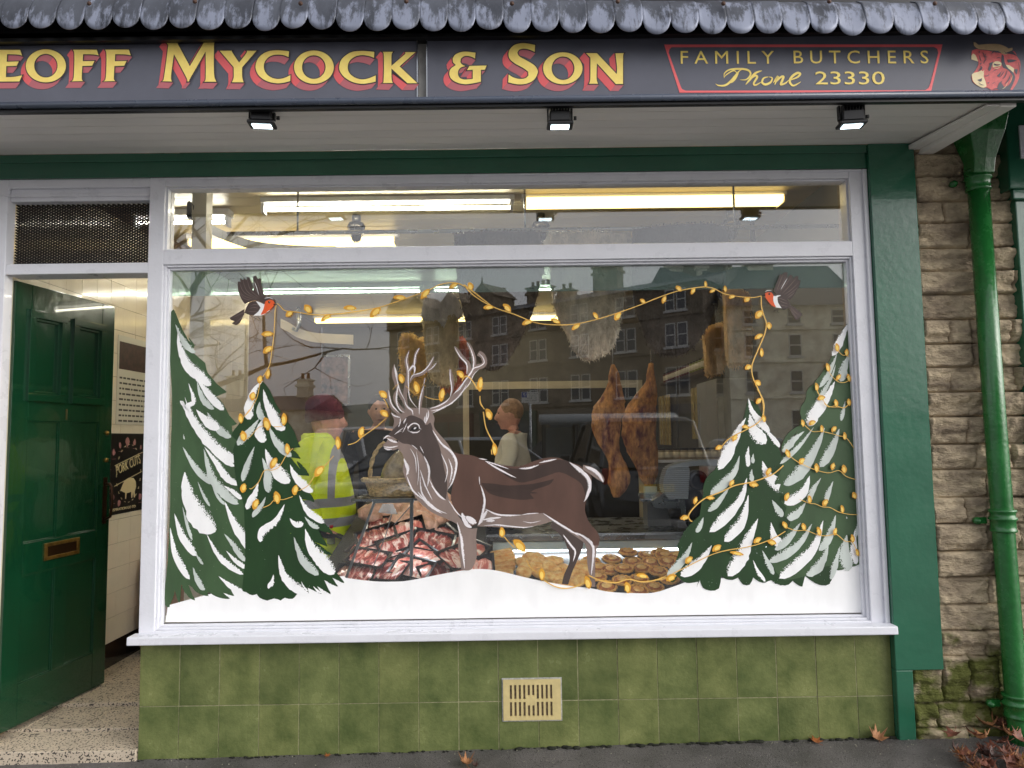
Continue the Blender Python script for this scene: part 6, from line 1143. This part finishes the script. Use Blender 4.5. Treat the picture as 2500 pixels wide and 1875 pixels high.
# man in hi vis
HV = mat('hi vis yellow', (228,255,34), .55, var=.1, vs=8, bump=3, bs=7)
n = HV.node_tree; b = n.nodes['Principled BSDF']; L = n.links.new; tc = n.nodes.new('ShaderNodeTexCoord'); sx = n.nodes.new('ShaderNodeSeparateXYZ'); L(tc.outputs['Object'], sx.inputs[0])
def band(out, c, w_):
    s_ = n.nodes.new('ShaderNodeMath'); s_.operation = 'SUBTRACT'; L(out, s_.inputs[0]); s_.inputs[1].default_value = c; a = n.nodes.new('ShaderNodeMath'); a.operation = 'ABSOLUTE'; L(s_.outputs[0], a.inputs[0]); l = n.nodes.new('ShaderNodeMath'); l.operation = 'LESS_THAN'; L(a.outputs[0], l.inputs[0]); l.inputs[1].default_value = w_; return l.outputs[0]
def comb(a, b_, op): m_ = n.nodes.new('ShaderNodeMath'); m_.operation = op; L(a, m_.inputs[0]); L(b_, m_.inputs[1]); return m_.outputs[0]
gt = n.nodes.new('ShaderNodeMath'); gt.operation = 'GREATER_THAN'; L(sx.outputs['Z'], gt.inputs[0]); gt.inputs[1].default_value = 1.06
msk = comb(comb(band(sx.outputs['Z'], 1.045, .026), band(sx.outputs['Z'], .93, .026), 'MAXIMUM'), comb(gt.outputs[0], band(sx.outputs['X'], .12, .018), 'MULTIPLY'), 'MAXIMUM')
mx = n.nodes.new('ShaderNodeMixRGB'); mx.inputs[2].default_value = (*lin((150,152,156)), 1); s0 = b.inputs['Base Color'].links[0].from_socket; L(msk, mx.inputs[0]); L(s0, mx.inputs[1]); L(mx.outputs[0], b.inputs['Base Color'])
lp_ = P(790,1390,.9); hloc = (P(795,1040,.9).x-.04, .92, .09)
RUD = mat('ruddy skin', (204,146,130), .5, var=.2, vs=22, bump=1, bs=40)
hm, hc, rz, k = body('person', 'man in yellow hi vis coat and burgundy knitted hat, facing right', hloc, radians(0), 1.70, hz=1.575, skinm=RUD, bulk=1.2)
garment(hm, hloc, rz, k, HV, 'hi_vis_coat', [(.285,.24),(.275,.225),(.245,.21),(.18,.19)], (.56,1.47), fat=1.2, el=[(-.05,.26,1.17),(.05,.25,.93)])
g = MB(); HATM = mat('burgundy knit', (92,34,46), .9, var=.25, vs=30, bump=2, bs=60)
def hatf(d): return (1+.022*cos(28*atan2(d.y, d.x)))*(1.0)
rg = []
for z, r in ((-.01,.103),(.0,.108),(.03,.110),(.045,.106),(.05,.103),(.08,.101),(.115,.086),(.14,.062),(.155,.03),(.16,.004)):
    rg.append([hc+Matrix.Rotation(-.12,3,'Y') @ V(((r*1.08*cos(a)-.012+.012*(z > .1)*-1)*(1+.015*cos(30*a)), r*.9*sin(a)*(1+.015*cos(30*a)), z+.012)) for a in (2*pi*j/60 for j in range(60))])
g.loft(rg); g.build('knitted_hat', HATM, hm)
g = MB(); g.lathe([(.085,0),(.10,.03),(.10,.07),(.085,.085)], (hc.x-.055,hc.y,hc.z-.16), 24); g.build('coat_collar', HV, hm)
g = MB(); g.lathe([(.074,0),(.078,.03),(.066,.05)], (hc.x-.04,hc.y,hc.z-.145), 20); g.build('dark_scarf', mat('dark scarf', (28,28,34), .9), hm)
g = MB(); g.cbox((hloc[0]+.17,hloc[1]-.16,.86), (.06,.03,.085), bev=.02); g.build('coat_pocket', HV, hm)
g = MB(); p = (hloc[0]+.12,hloc[1]-.2,.90); bt = thing('drink_bottle', 'small clear bottle with red cap in the hi vis coat pocket', 'bottle', p); g.lathe([(.025,0),(.026,.05),(.012,.08),(.012,.09)], p, 16); g.build('bottle', mat('clear bottle', (190,200,190), .1, alpha=.5), bt); g = MB(); g.lathe([(.015,.09),(.015,.108),(0,.108)], p, 14); g.build('cap', mat('red cap', (180,30,50), .4), bt)
# man behind the stag
p = P(925,1022,2.3); loc = (p.x, 2.3, .09); pm, hc, rz, k = body('person', 'man in a dark jacket behind the stag muzzle, facing the window', loc, radians(-75), 1.78)
garment(pm, loc, rz, k, mat('dark jacket', (34,38,46), .7, var=.2, vs=9), 'jacket', [(.15,.18),(.145,.18),(.145,.19),(.13,.19)], (.75,1.46))
g = MB(); g.ell(hc+rz @ V((-.016,0,.034)), (.104,.086,.108), rz, nu=28, nv=16, f=lambda d: (1+.05*noise.noise(d*4))*(1 if d.z > -.25 or d.x < -.2 else .8)); g.build('hair', mat('dark hair', (40,28,22), .7, var=.3, vs=40), pm)
# butcher
p = P(1248,1045,2.5); loc = (p.x+.03, 2.5, .09); pm, hc, rz, k = body('person', 'butcher in a white coat facing left behind the stag back', loc, radians(172), 1.74, pose=1, skinm=mat('pink skin', (220,166,150), .5, var=.1, vs=15))
WC = mat('white coat', (244,242,236), .8, var=.06, vs=6, bump=2, bs=8)
garment(pm, loc, rz, k, WC, 'white_coat', [(.16,.19),(.155,.185),(.15,.19),(.14,.195)], (.6,1.46), el=[(.02,.27,1.18),(.22,.17,1.12)])
g = MB(); g.ell(hc+rz @ V((-.02,0,.036)), (.102,.084,.104), rz, nu=28, nv=16, f=lambda d: (1+.04*noise.noise(d*5))*(1 if d.z > -.2 or d.x < -.3 else .8)); g.build('hair', mat('ginger grey hair', (166,132,106), .8, var=.25, vs=40), pm)
# ================================================================ the street opposite, seen mirrored in the glass
SST = mat('street sandstone', (236,224,202), .9, var=.3, vs=1.3, detail=8); SSD = mat('sooty sandstone', (124,112,96), .9, var=.35, vs=1.1, detail=8); SLR = mat('roof slates', (74,76,84), .6, var=.25, vs=9, stretch=(.3,.3,3)); WIN = mat('sash frame', (200,200,196), .5); WGL = mat('window dark glass', (50,56,64), .1, coat=.3); POT = mat('chimney pot', (120,84,60), .8)
HZ = lambda d, D_: 1.5+(953-D_)/1536*d
def frame_of(A, B):
    A, B = V((A[0], A[1], 0)), V((B[0], B[1], 0)); u = (B-A).normalized(); n = V((-u.y, u.x, 0)); n = n if n.y > 0 else -n; return A, u, n, (B-A).length
def obox(g, A, u, n, u0, u1, o0, o1, z0, z1): g.hexa([A+u*a+n*o+V((0,0,z)) for z in (z0, z1) for a, o in ((u0,o0),(u1,o0),(u1,o1),(u0,o1))])
def terrace(name, label, cat_, A, B, wallm, eave, ridge, depth, rows, bays, chim, shops=True, dormers=()):
    A, u, n, L_ = frame_of(A, B); t = thing(name, label, cat_, A); g = MB(); obox(g, A, u, n, 0, L_, -depth, 0, -.5, eave); 
    for z in [r[0]-.35 for r in rows]+[eave-.12]: obox(g, A, u, n, 0, L_, .003, .12, z, z+.14)
    wl = g.build('wall', wallm, t)
    g = MB(); g.add([A+u*a+n*o+V((0,0,z)) for a, o, z in ((-.3,.35,eave-.05),(L_+.3,.35,eave-.05),(L_+.3,-depth/2,ridge),(-.3,-depth/2,ridge),(-.3,-depth-.3,eave-.05),(L_+.3,-depth-.3,eave-.05))], [(0,1,2,3),(3,2,5,4),(0,3,4),(1,5,2)]); rf = g.build('roof', SLR, t)
    for (f, w, zt, np) in chim:
        g = MB(); c = L_*f; obox(g, A, u, n, c-w/2, c+w/2, -depth/2-.4, -depth/2+.5, eave, zt); obox(g, A, u, n, c-w/2-.12, c+w/2+.12, -depth/2-.5, -depth/2+.6, zt-.5, zt-.3); obox(g, A, u, n, c-w/2-.1, c+w/2+.1, -depth/2-.5, -depth/2+.6, zt, zt+.12); ch = g.build('chimney', wallm, rf); g = MB()
        for k in range(np): p = A+u*(c-w/2+w*(k+.5)/np)+n*(-depth/2)+V((0,0,zt+.1)); g.lathe([(.14,0),(.11,.4),(.15,.45),(.12,.5)], p, 10)
        g.build('chimney_pot', POT, rf)
    for (f, w, h) in dormers:
        g = MB(); c = L_*f; obox(g, A, u, n, c-w/2, c+w/2, -2.2, .15, eave-.1, eave+h*.55); g.add([A+u*a+n*o+V((0,0,z)) for o in (.2,-2.4) for a, z in ((c-w/2-.15,eave+h*.55),(c+w/2+.15,eave+h*.55),(c,eave+h))], [(0,1,2),(3,5,4),(0,2,5,3),(1,4,5,2),(0,3,4,1)]); g.tube([A+u*c+n*.1+V((0,0,eave+h)), A+u*c+n*.1+V((0,0,eave+h+.5))], [.08,.02], 8); g.build('dormer', wallm, rf)
    nw = int(L_/bays)
    for (z0, z1, ww, pair) in rows:
        for k in range(nw):
            c = (k+.5)*L_/nw
            for s in ((-ww*.6, ww*.6) if pair else (0,)):
                g = MB(); a, b_ = c+s-ww/2, c+s+ww/2; obox(g, A, u, n, a, b_, .004, .05, z0, z0+.07); obox(g, A, u, n, a, b_, .004, .05, z1-.07, z1); obox(g, A, u, n, a, a+.06, .004, .05, z0+.07, z1-.07); obox(g, A, u, n, b_-.06, b_, .004, .05, z0+.07, z1-.07); obox(g, A, u, n, a+.06, b_-.06, .004, .045, (z0+z1)/2-.035, (z0+z1)/2+.035)
                obox(g, A, u, n, a-.1, b_+.1, .004, .14, z0-.12, z0-.003)
                w_ = g.build('window', WIN, t); g = MB(); obox(g, A, u, n, a+.06, b_-.06, .006, .02, z0+.07, z1-.07); g.build('pane', WGL, w_)
    if shops:
        for k in range(int(L_/6)):
            a = k*6+.4; g = MB(); obox(g, A, u, n, a, a+5.2, .01, .25, 2.75, 3.35); obox(g, A, u, n, a, a+.3, .01, .2, 0, 2.75); obox(g, A, u, n, a+4.9, a+5.2, .01, .2, 0, 2.75); obox(g, A, u, n, a+.3, a+4.9, .01, .15, 0, .6); obox(g, A, u, n, a+2.5, a+2.6, .01, .15, .6, 2.75)
            s_ = g.build('shopfront', mat('shop paint %d' % (k % 4), [(60,64,80),(120,110,96),(44,70,60),(90,40,44)][k % 4], .5), t); g = MB(); obox(g, A, u, n, a+.3, a+4.9, .012, .05, .6, 2.75); g.build('shop_glass', mat('street shop glass', (64,72,78), .08, var=.4, vs=.8), s_)
    return t, A, u, n, L_
def vp(D_, d): return ((D_-1106)/1536*d, -(d-3.47))
tA, A_, uA, nA, LA = terrace('stone_terrace', 'long sooty sandstone terrace with chimneys and sash windows reflected in the pane', 'building', vp(1532,41), vp(845,59), SSD, 10.6, 12.0, 9, [(9.0,10.3,.62,True),(6.8,8.25,.66,True),(3.9,5.6,.7,True)], 3.3, [(.06,3.0,13.2,3),(.33,2.0,13.6,6),(.46,1.2,12.4,2),(.55,2.0,13.0,4),(.70,1.5,13.0,3),(.83,1.6,13.2,4),(.93,1.2,12.2,3)], True, [(.62,2.4,2.4),(.74,2.2,2.3),(.88,2.4,2.5),(.97,2.0,2.8)])
terrace('stone_house', 'paler four storey stone building with slate roof reflected at the right of the pane', 'building', vp(1875,41), vp(1585,41), SST, 9.0, 12.4, 9, [(7.9,8.75,.8,False),(6.0,7.3,.75,False),(3.9,5.2,.75,False),(1.2,2.9,.8,False)], 2.4, [(.55,1.6,12.9,3),(.98,1.4,12.7,2)], False)
terrace('gabled_house', 'stone house between the terrace and the pale building in the reflection', 'building', vp(1585,42.5), vp(1535,42), SST, 9.4, 12.6, 9, [(6.6,8.0,.7,False),(3.9,5.2,.7,False)], 1.4, [(.5,1.2,13.0,2)], False)
terrace('low_house', 'low stone house with two chimneys reflected behind the left robin post', 'building', vp(672,50), vp(330,52), SST, 3.7, 4.9, 7, [(1.0,2.3,.9,False)], 2.6, [(.16,.9,6.0,2),(.62,1.1,6.4,2)], False)
# far hill and ground
g = MB(); vs = []; N_ = 60
for j in range(3):
    for i in range(N_+1):
        x = -420+840*i/N_; h = (20*exp(-((x+90)/70)**2)+14*exp(-((x-200)/120)**2)+4+5*noise.noise(V((x*.02,0,0))))*(0, 1, .7)[j]; vs.append((x, -(300, 420, 520)[j], h-2))
g.smooth = True; g.add(vs, [(j*(N_+1)+i, j*(N_+1)+i+1, (j+1)*(N_+1)+i+1, (j+1)*(N_+1)+i) for j in range(2) for i in range(N_)]); g.build('hills', mat('wooded hill', (96,104,100), .95, var=.3, vs=.05), kind='structure')
g = MB(); g.box((-900,-900,-1.4), (900,300,-.95)); g.build('far_ground', mat('far ground', (70,74,62), .95, var=.2, vs=.1), kind='structure')
# bare tree
def bare(name, label, base, H, seed, lean=(0,0), n0=5):
    random.seed(seed); t = thing(name, label, 'tree', base); BK_ = mat('tree bark', (66,54,44), .9, var=.3, vs=20); tr = MB(); cr = MB()
    def grow(p, d, l, r, lv, mb):
        pts = [p]; q = p; dd = d.copy()
        for _ in range(5):
            dd = (dd+V((random.uniform(-.2,.2), random.uniform(-.2,.2), random.uniform(-.12,.14)))).normalized(); q = q+dd*l/5; pts.append(q)
        mb.tube(pts, [r*(1-.55*i/5) for i in range(6)], 6 if lv < 2 else 4, cap=False)
        if lv >= 5: return
        for k in range(3 if lv < 4 else 2):
            i = random.choice((2,3,4,5)) if k else 5; ax = V((random.uniform(-1,1), random.uniform(-1,1), random.uniform(-.35,.5))).normalized(); nd_ = (dd*.75+ax*.75).normalized(); grow(pts[i], nd_, l*random.uniform(.6,.82), max(.006, r*.52*(1-.07*(5-i))), lv+1, cr)
    b_ = V(base); pts = [b_+V((lean[0]*i/5, lean[1]*i/5, H*.42*i/5)) for i in range(6)]; tr.tube(pts, [.2-.018*i for i in range(6)], 12); tr.build('trunk', BK_, t)
    for k in range(n0): a = 2*pi*k/n0+.3; grow(pts[5-(k % 3)], V((cos(a)*.8, sin(a)*.8, .55+.2*(k % 2))).normalized(), H*.30, .10, 1, cr)
    cr.build('crown', BK_, t); random.seed(seed+1)
x, y = vp(318,15.5); bare('bare_tree', 'leafless spreading tree reflected at the top left of the pane', (x,y,-.1), 9.0, 5, n0=9)
x, y = vp(250,23); bare('bare_tree', 'second leafless tree reflected low behind the left fir', (x,y,-.1), 8.5, 9)
# lamp column
x, y = vp(532,25); t = thing('street_lamp', 'tall grey lamp column reflected under the left robin', 'street lamp', (x,y,-.1)); g = MB(); g.tube([(x,y,-.1),(x,y,1.2),(x,y,1.25),(x,y,6.1)], [.11,.11,.07,.05], 12); g.build('column', mat('grey column', (70,66,60), .6), t); g = MB(); g.tube([(x,y,6.0),(x,y+.3,6.25),(x,y+.7,6.3)], .03, 8); g.ell((x,y+.9,6.28), (.12,.3,.07)); g.build('lantern', mat('lantern grey', (120,120,120), .5), t)
# parking sign
d = 21; x, y = vp(1150,d); z = HZ(d, 866); t = thing('parking_sign', 'white parking hours sign on a post reflected above the stag back', 'sign', (x,y,-.1)); g = MB(); g.tube([(x,y-.03,-.1),(x,y-.03,z+.2)], .03, 8); g.build('post', STEEL, t); g = MB(); g.box((x-.26,y-.01,z-.16), (x+.26,y,z+.16)); g.build('sign_plate', mat('sign white', (226,226,222), .5), t)
g = MB(); g.box((x-.25,y+.001,z+.0), (x-.1,y+.004,z+.15)); g.build('blue_panel', mat('sign blue', (30,70,170), .5), t)
text('P', 'lettering', .14, mat('sign white', (226,226,222)), t, loc=(x-.14,y+.006,z+.025), rot=(pi/2,0,pi)); 
for i, s_ in enumerate(('8 am - 6 pm', '30 mins', 'No return', 'within 1 hour')): text(s_, 'lettering', .062, BLACK, t, width=(.3,.2,.3,.36)[i], loc=(x+(.22,.18,.2,.2)[i],y+.003,z+.09-.065*i), rot=(pi/2,0,pi))
# bus shelter
d = 17.5; x0, y = vp(1180,d); x1, _ = vp(1462,d); zt = HZ(d,905); t = thing('bus_shelter', 'grey glazed bus shelter with curved roof reflected behind the hams', 'bus shelter', ((x0+x1)/2,y,-.1)); DG = mat('shelter grey', (64,68,72), .4)
g = MB(); g.loft([[(xx, y+.1-.75*(1-cos(a)), zt-.16+.2*sin(a)) for a in (pi*j/10/1.4 for j in range(8))]+[(xx, y-1.0, zt-.1), (xx, y+.08, zt-.24)] for xx in (x0-.1, x1+.1)]); g.build('roof', mat('shelter roof', (140,146,150), .3), t)
for k in range(5):
    xx = x0+(x1-x0)*k/4; g = MB(); g.box((xx-.03,y-.02,-.1), (xx+.03,y+.04,zt-.2)); g.box((xx-.03,y-1.0,-.1), (xx+.03,y-.94,zt-.1)); g.build('post', DG, t)
g = MB(); g.box((x0,y-.96,.3), (x1,y-.94,zt-.3)); g.build('glazing', mat('shelter glass', (128,136,138), .15, var=.15, vs=1), t); g = MB(); g.box((x0+.2,y-.9,.45), (x1-.2,y-.6,.5)); g.build('bench', DG, t)
# cars
TYR = mat('tyre', (18,18,20), .7); CGL = mat('car glass', (22,26,30), .06, coat=.6); CHR = mat('alloy', (170,172,176), .25, .9); HL = mat('headlamp', (200,206,210), .1, coat=.5); TL = mat('tail lamp', (130,20,22), .2, coat=.5)
def car(name, label, cat_, loc, yaw, L_, W, H, col, kind='suv', plate=None, rough=.2):
    t = thing(name, label, cat_, (0,0,0), 'cars parked across the road'); PM = mat('car paint %d %d %d' % col, col, rough, .4, coat=.8); hw = W/2; bl = {'suv':.60,'van':.50,'car':.62}[kind]*H
    g = MB(); prof = {'suv': [(-.5,.30,.55),(-.485,.28,.92),(-.42,.26,1),(-.3,.25,1.02),(.2,.25,.98),(.3,.25,.93),(.42,.27,.86),(.485,.28,.75),(.5,.32,.5)], 'van': [(-.5,.3,.9),(-.49,.28,1),(-.3,.26,1),(.2,.26,1),(.33,.26,.98),(.44,.27,.85),(.49,.3,.7),(.5,.34,.5)], 'car': [(-.5,.32,.6),(-.48,.28,.88),(-.35,.26,1),(.2,.26,1),(.35,.26,.92),(.46,.28,.8),(.5,.34,.5)]}[kind]
    rg = []
    for f, zb_, zt_ in prof:
        e = 1-.10*(abs(f)*2)**6; z0 = zb_*1.0; z1 = bl*zt_; rg.append([(f*L_, s*hw*e*k_, z) for s, k_, z in ((-1,.8,z0),(-1,.98,z0+.08),(-1,1,(z0+z1)/2),(-1,.97,z1-.06),(-1,.88,z1),(1,.88,z1),(1,.97,z1-.06),(1,1,(z0+z1)/2),(1,.98,z0+.08),(1,.8,z0))])
    g.loft(rg); bd = g.build('body', PM, t)
    r0, r1, f1, f0 = {'suv':(-.485,-.42,.06,.24), 'van':(-.49,-.47,.2,.36), 'car':(-.42,-.28,.04,.24)}[kind]
    def cab(g, z0, z1, k0, k1, e=0): g.loft([[(a*L_, s*hw*k_, z) for a, s, z, k_ in ((q0,-1,z0,k0),(q0,1,z0,k0),(q1,1,z0,k0),(q1,-1,z0,k0))] if lv == 0 else [(a*L_, s*hw*k_, z) for a, s, z, k_ in ((p0,-1,z1,k1),(p0,1,z1,k1),(p1,1,z1,k1),(p1,-1,z1,k1))] for lv in (0,1) for q0, q1, p0, p1 in ((r0,f0,r1,f1),)])
    g = MB(); cab(g, bl*.97, H-.06, .88, .72); g.sm = [False]*len(g.sm); g.build('cabin_glass', CGL, t)
    g = MB(); g.hexa([(r1*L_-.04,-hw*.73,H-.075),(f1*L_+.05,-hw*.73,H-.075),(f1*L_+.05,hw*.73,H-.075),(r1*L_-.04,hw*.73,H-.075),(r1*L_+.05,-hw*.66,H),(f1*L_-.08,-hw*.66,H),(f1*L_-.08,hw*.66,H),(r1*L_+.05,hw*.66,H)])
    for s in (-1, 1):
        for q0, q1 in ((r0,r1),(f0,f1),((r0+f0)/2-.02,(r1+f1)/2)): g.bar((q0*L_,s*hw*.885,bl*.97), (q1*L_,s*hw*.725,H-.06), .07, .05)
    if kind == 'van': 
        for s in (-1, 1): g.hexa([(r0*L_,s*hw*.87,bl*.9),(-.02*L_,s*hw*.87,bl*.9),(-.02*L_,s*hw*.9,bl*.9),(r0*L_,s*hw*.9,bl*.9),(r1*L_,s*hw*.72,H-.05),(-.02*L_,s*hw*.72,H-.05),(-.02*L_,s*hw*.745,H-.05),(r1*L_,s*hw*.745,H-.05)])
    g.build('roof', PM, t, bev=.02)
    for fx in (-.31, .31):
        for s in (-1, 1):
            g = MB(); g.lathe([(.22,-.1),(.33,-.1),(.35,-.06),(.35,.06),(.33,.1),(.22,.1)], (fx*L_,s*(hw-.1),.35), 24, ax='y'); wh = g.build('wheel', TYR, t); g = MB(); g.lathe([(.0,s*.06),(.08,s*.1),(.22,s*.09),(.23,s*.1)], (fx*L_,s*(hw-.1),.35), 20, ax='y'); g.build('rim', CHR, wh)
    for s in (-1, 1):
        g = MB(); g.cbox((.478*L_,s*hw*.68,bl*.78), (.05,.17,.06), bev=.03); g.build('headlight', HL, t); g = MB(); g.cbox((-.485*L_,s*hw*.8,bl*.85), (.045,.07,.13), bev=.02); g.build('tail_light', TL, t); g = MB(); g.cbox((f0*L_-.25,s*(hw+.05),bl*1.03), (.06,.09,.06), bev=.02); g.build('door_mirror', PM, t)
    g = MB(); g.box((.492*L_,-hw*.4,.42), (.504*L_,hw*.4,.66)); g.build('grille', BLACK, t)
    pl = MB(); pl.box((-.508*L_,-.27,.72), (-.497*L_,.27,.84)); pl.build('number_plate', mat('plate yellow', (206,176,40), .5), t)
    if plate: o = text(plate, 'lettering', .12, BLACK, t, width=.26, loc=(-.51*L_,.24,.745), rot=(pi/2,0,-pi/2))
    g = MB(); g.box((-.503*L_,-.3,bl*.94), (-.497*L_,.3,bl*.98)); g.build('chrome_strip', CHR, t)
    t.location = loc; t.rotation_euler = (0,0,yaw); return t
x, y = vp(1395,11.5); car('parked_car', 'large dark grey off road car, its rear reflected below the hams', 'car', (x,y-2.0,-.1), radians(-93), 4.7, 1.95, 1.9, (66,70,76), 'suv', 'CF15')
x, y = vp(1075,15); car('parked_car', 'silver estate car reflected just over the stag shoulders', 'car', (x,y,-.1), radians(-8), 4.6, 1.8, 1.62, (150,158,168), 'suv')
x, y = vp(800,20); car('parked_van', 'white van reflected beside the hi vis coat', 'van', (x,y,-.1), radians(55), 4.9, 1.9, 1.95, (206,208,212), 'van')
x, y = vp(850,13); car('parked_car', 'black saloon car with its nose reflected left of the basket', 'car', (x,y-1.5,-.1), radians(118), 4.5, 1.8, 1.42, (22,24,30), 'car')
x, y = vp(1640,18); car('parked_car', 'silver hatchback reflected behind the front right fir', 'car', (x,y,-.1), radians(80), 4.2, 1.8, 1.5, (140,146,150), 'car')
x, y = vp(1250,26); car('parked_car', 'dark blue hatchback reflected through the bus shelter', 'car', (x,y,-.1), radians(20), 4.2, 1.8, 1.5, (36,42,66), 'car')
# ================================================================ fallen leaves
random.seed(21)
LC = [mat('leaf red brown', (118,72,56), .55, var=.3, vs=40), mat('leaf tan', (160,112,74), .6, var=.3, vs=40), mat('leaf orange', (150,88,44), .55, var=.3, vs=40), mat('leaf yellow', (196,150,44), .55, var=.3, vs=40), mat('leaf dark', (70,44,36), .5, var=.3, vs=40)]
def leaf_mesh(m, R_, curl):
    g = MB(); lob = [(0,1.0),(16,.52),(28,.66),(40,.50),(58,.92),(74,.46),(92,.5),(112,.74),(128,.4),(150,.34),(172,.2)]; pts = [(R_*r*sin(radians(a)), R_*r*cos(radians(a))) for a, r in lob]; pts = pts+[(-x, y) for x, y in reversed(pts[1:])]
    fz_ = lambda x, y: curl*((x*x*1.3+y*y*.7)/R_+.25*R_*noise.noise(V((x*40, y*40, curl*9))))+.006
    vs = [(0,0,.004)]+[(x*.5, y*.5, fz_(x*.5, y*.5)*.6) for x, y in pts]+[(x, y, fz_(x, y)) for x, y in pts]; n = len(pts)
    g.smooth = True; g.add(vs, [(0, 1+i, 1+(i+1) % n) for i in range(n)]+[(1+i, 1+n+i, 1+n+(i+1) % n, 1+(i+1) % n) for i in range(n)]); g.tube([(0,-.1*R_,.005),(R_*.1,-R_*.5,.004),(R_*.2,-R_*.9,.008)], .0013, 4)
    return g.build('maple_leaf', m)
prot = [leaf_mesh(LC[i], .052, (.5,.9,.35,.7,1.1)[i]) for i in range(5)]
cn = ['red brown', 'tan', 'orange brown', 'yellow', 'dark brown']
for o in prot: o.modifiers.new('t', 'SOLIDIFY').thickness = .0008
def put(i, x, y, dz, lab, grp=None, sc=1, rot=None, used=set()):
    o = prot[i]; loc = (x, y, gz(x)+.004+dz); rot = rot or (random.uniform(-.35,.35), random.uniform(-.35,.35), random.uniform(0, 6.3))
    if i in used: o = o.copy(); COL.objects.link(o)
    used.add(i); o.location = loc; o.rotation_euler = rot; o.scale = (sc,)*3; tag(o, lab, 'leaf'); 
    if grp: o['group'] = grp
    elif 'group' in o: del o['group']
for n_, (u, v, i, sc, lab) in enumerate([(800,1845,2,.42,'tiny orange leaf against the tile foot left of the vent'), (1138,1869,1,.95,'tan maple leaf lying on the pavement at the bottom edge'), (1993,1816,2,.8,'curled rust leaf below the right part of the tiled base'), (2133,1802,1,1.1,'large pale brown leaf leaning on the tiles beside the green upright'), (1160,1874,4,.5,'small dark leaf next to the tan maple leaf')]):
    p = PZ(u, v, gz(0)+.0148*(u-1250)/600); put(i, p.x, min(-.03, p.y), 0, lab, sc=sc, rot=(.5 if i == 1 and u > 2000 else .1, .1, random.uniform(-.6,.6)))
for k in range(64):
    while 1:
        u, v = random.uniform(2325, 2540), random.uniform(1762, 1900)
        if (u-2325)/190+(v-1762)/110 > .42+random.random()*.5: break
    p = PZ(u, v, gz(2.1)); i = random.choice((0,0,0,1,2,4,4,0,3 if k % 9 == 0 else 1)); put(i, max(1.95, p.x), min(-.035, p.y), .003*(k % 9)+(.035 if p.y > -.16 else 0), cn[i]+' fallen maple leaf in the heap under the drainpipe', 'leaf heap at the foot of the drainpipe', sc=random.uniform(.65,1.15), rot=(random.uniform(-.6,.6), random.uniform(-.6,.6), random.uniform(0,6.3)))
gm = MB()
for k in range(260):
    x = random.uniform(-2.4,2.6); y = -random.random()**1.5*.9-.02; r = random.uniform(.0015,.004); gm.ell((x,y,gz(x)+.004), (r,r,r*.5), nu=5, nv=3)
gm.build('pavement_grit', mat('grit', (170,166,150), .8), kind='stuff')
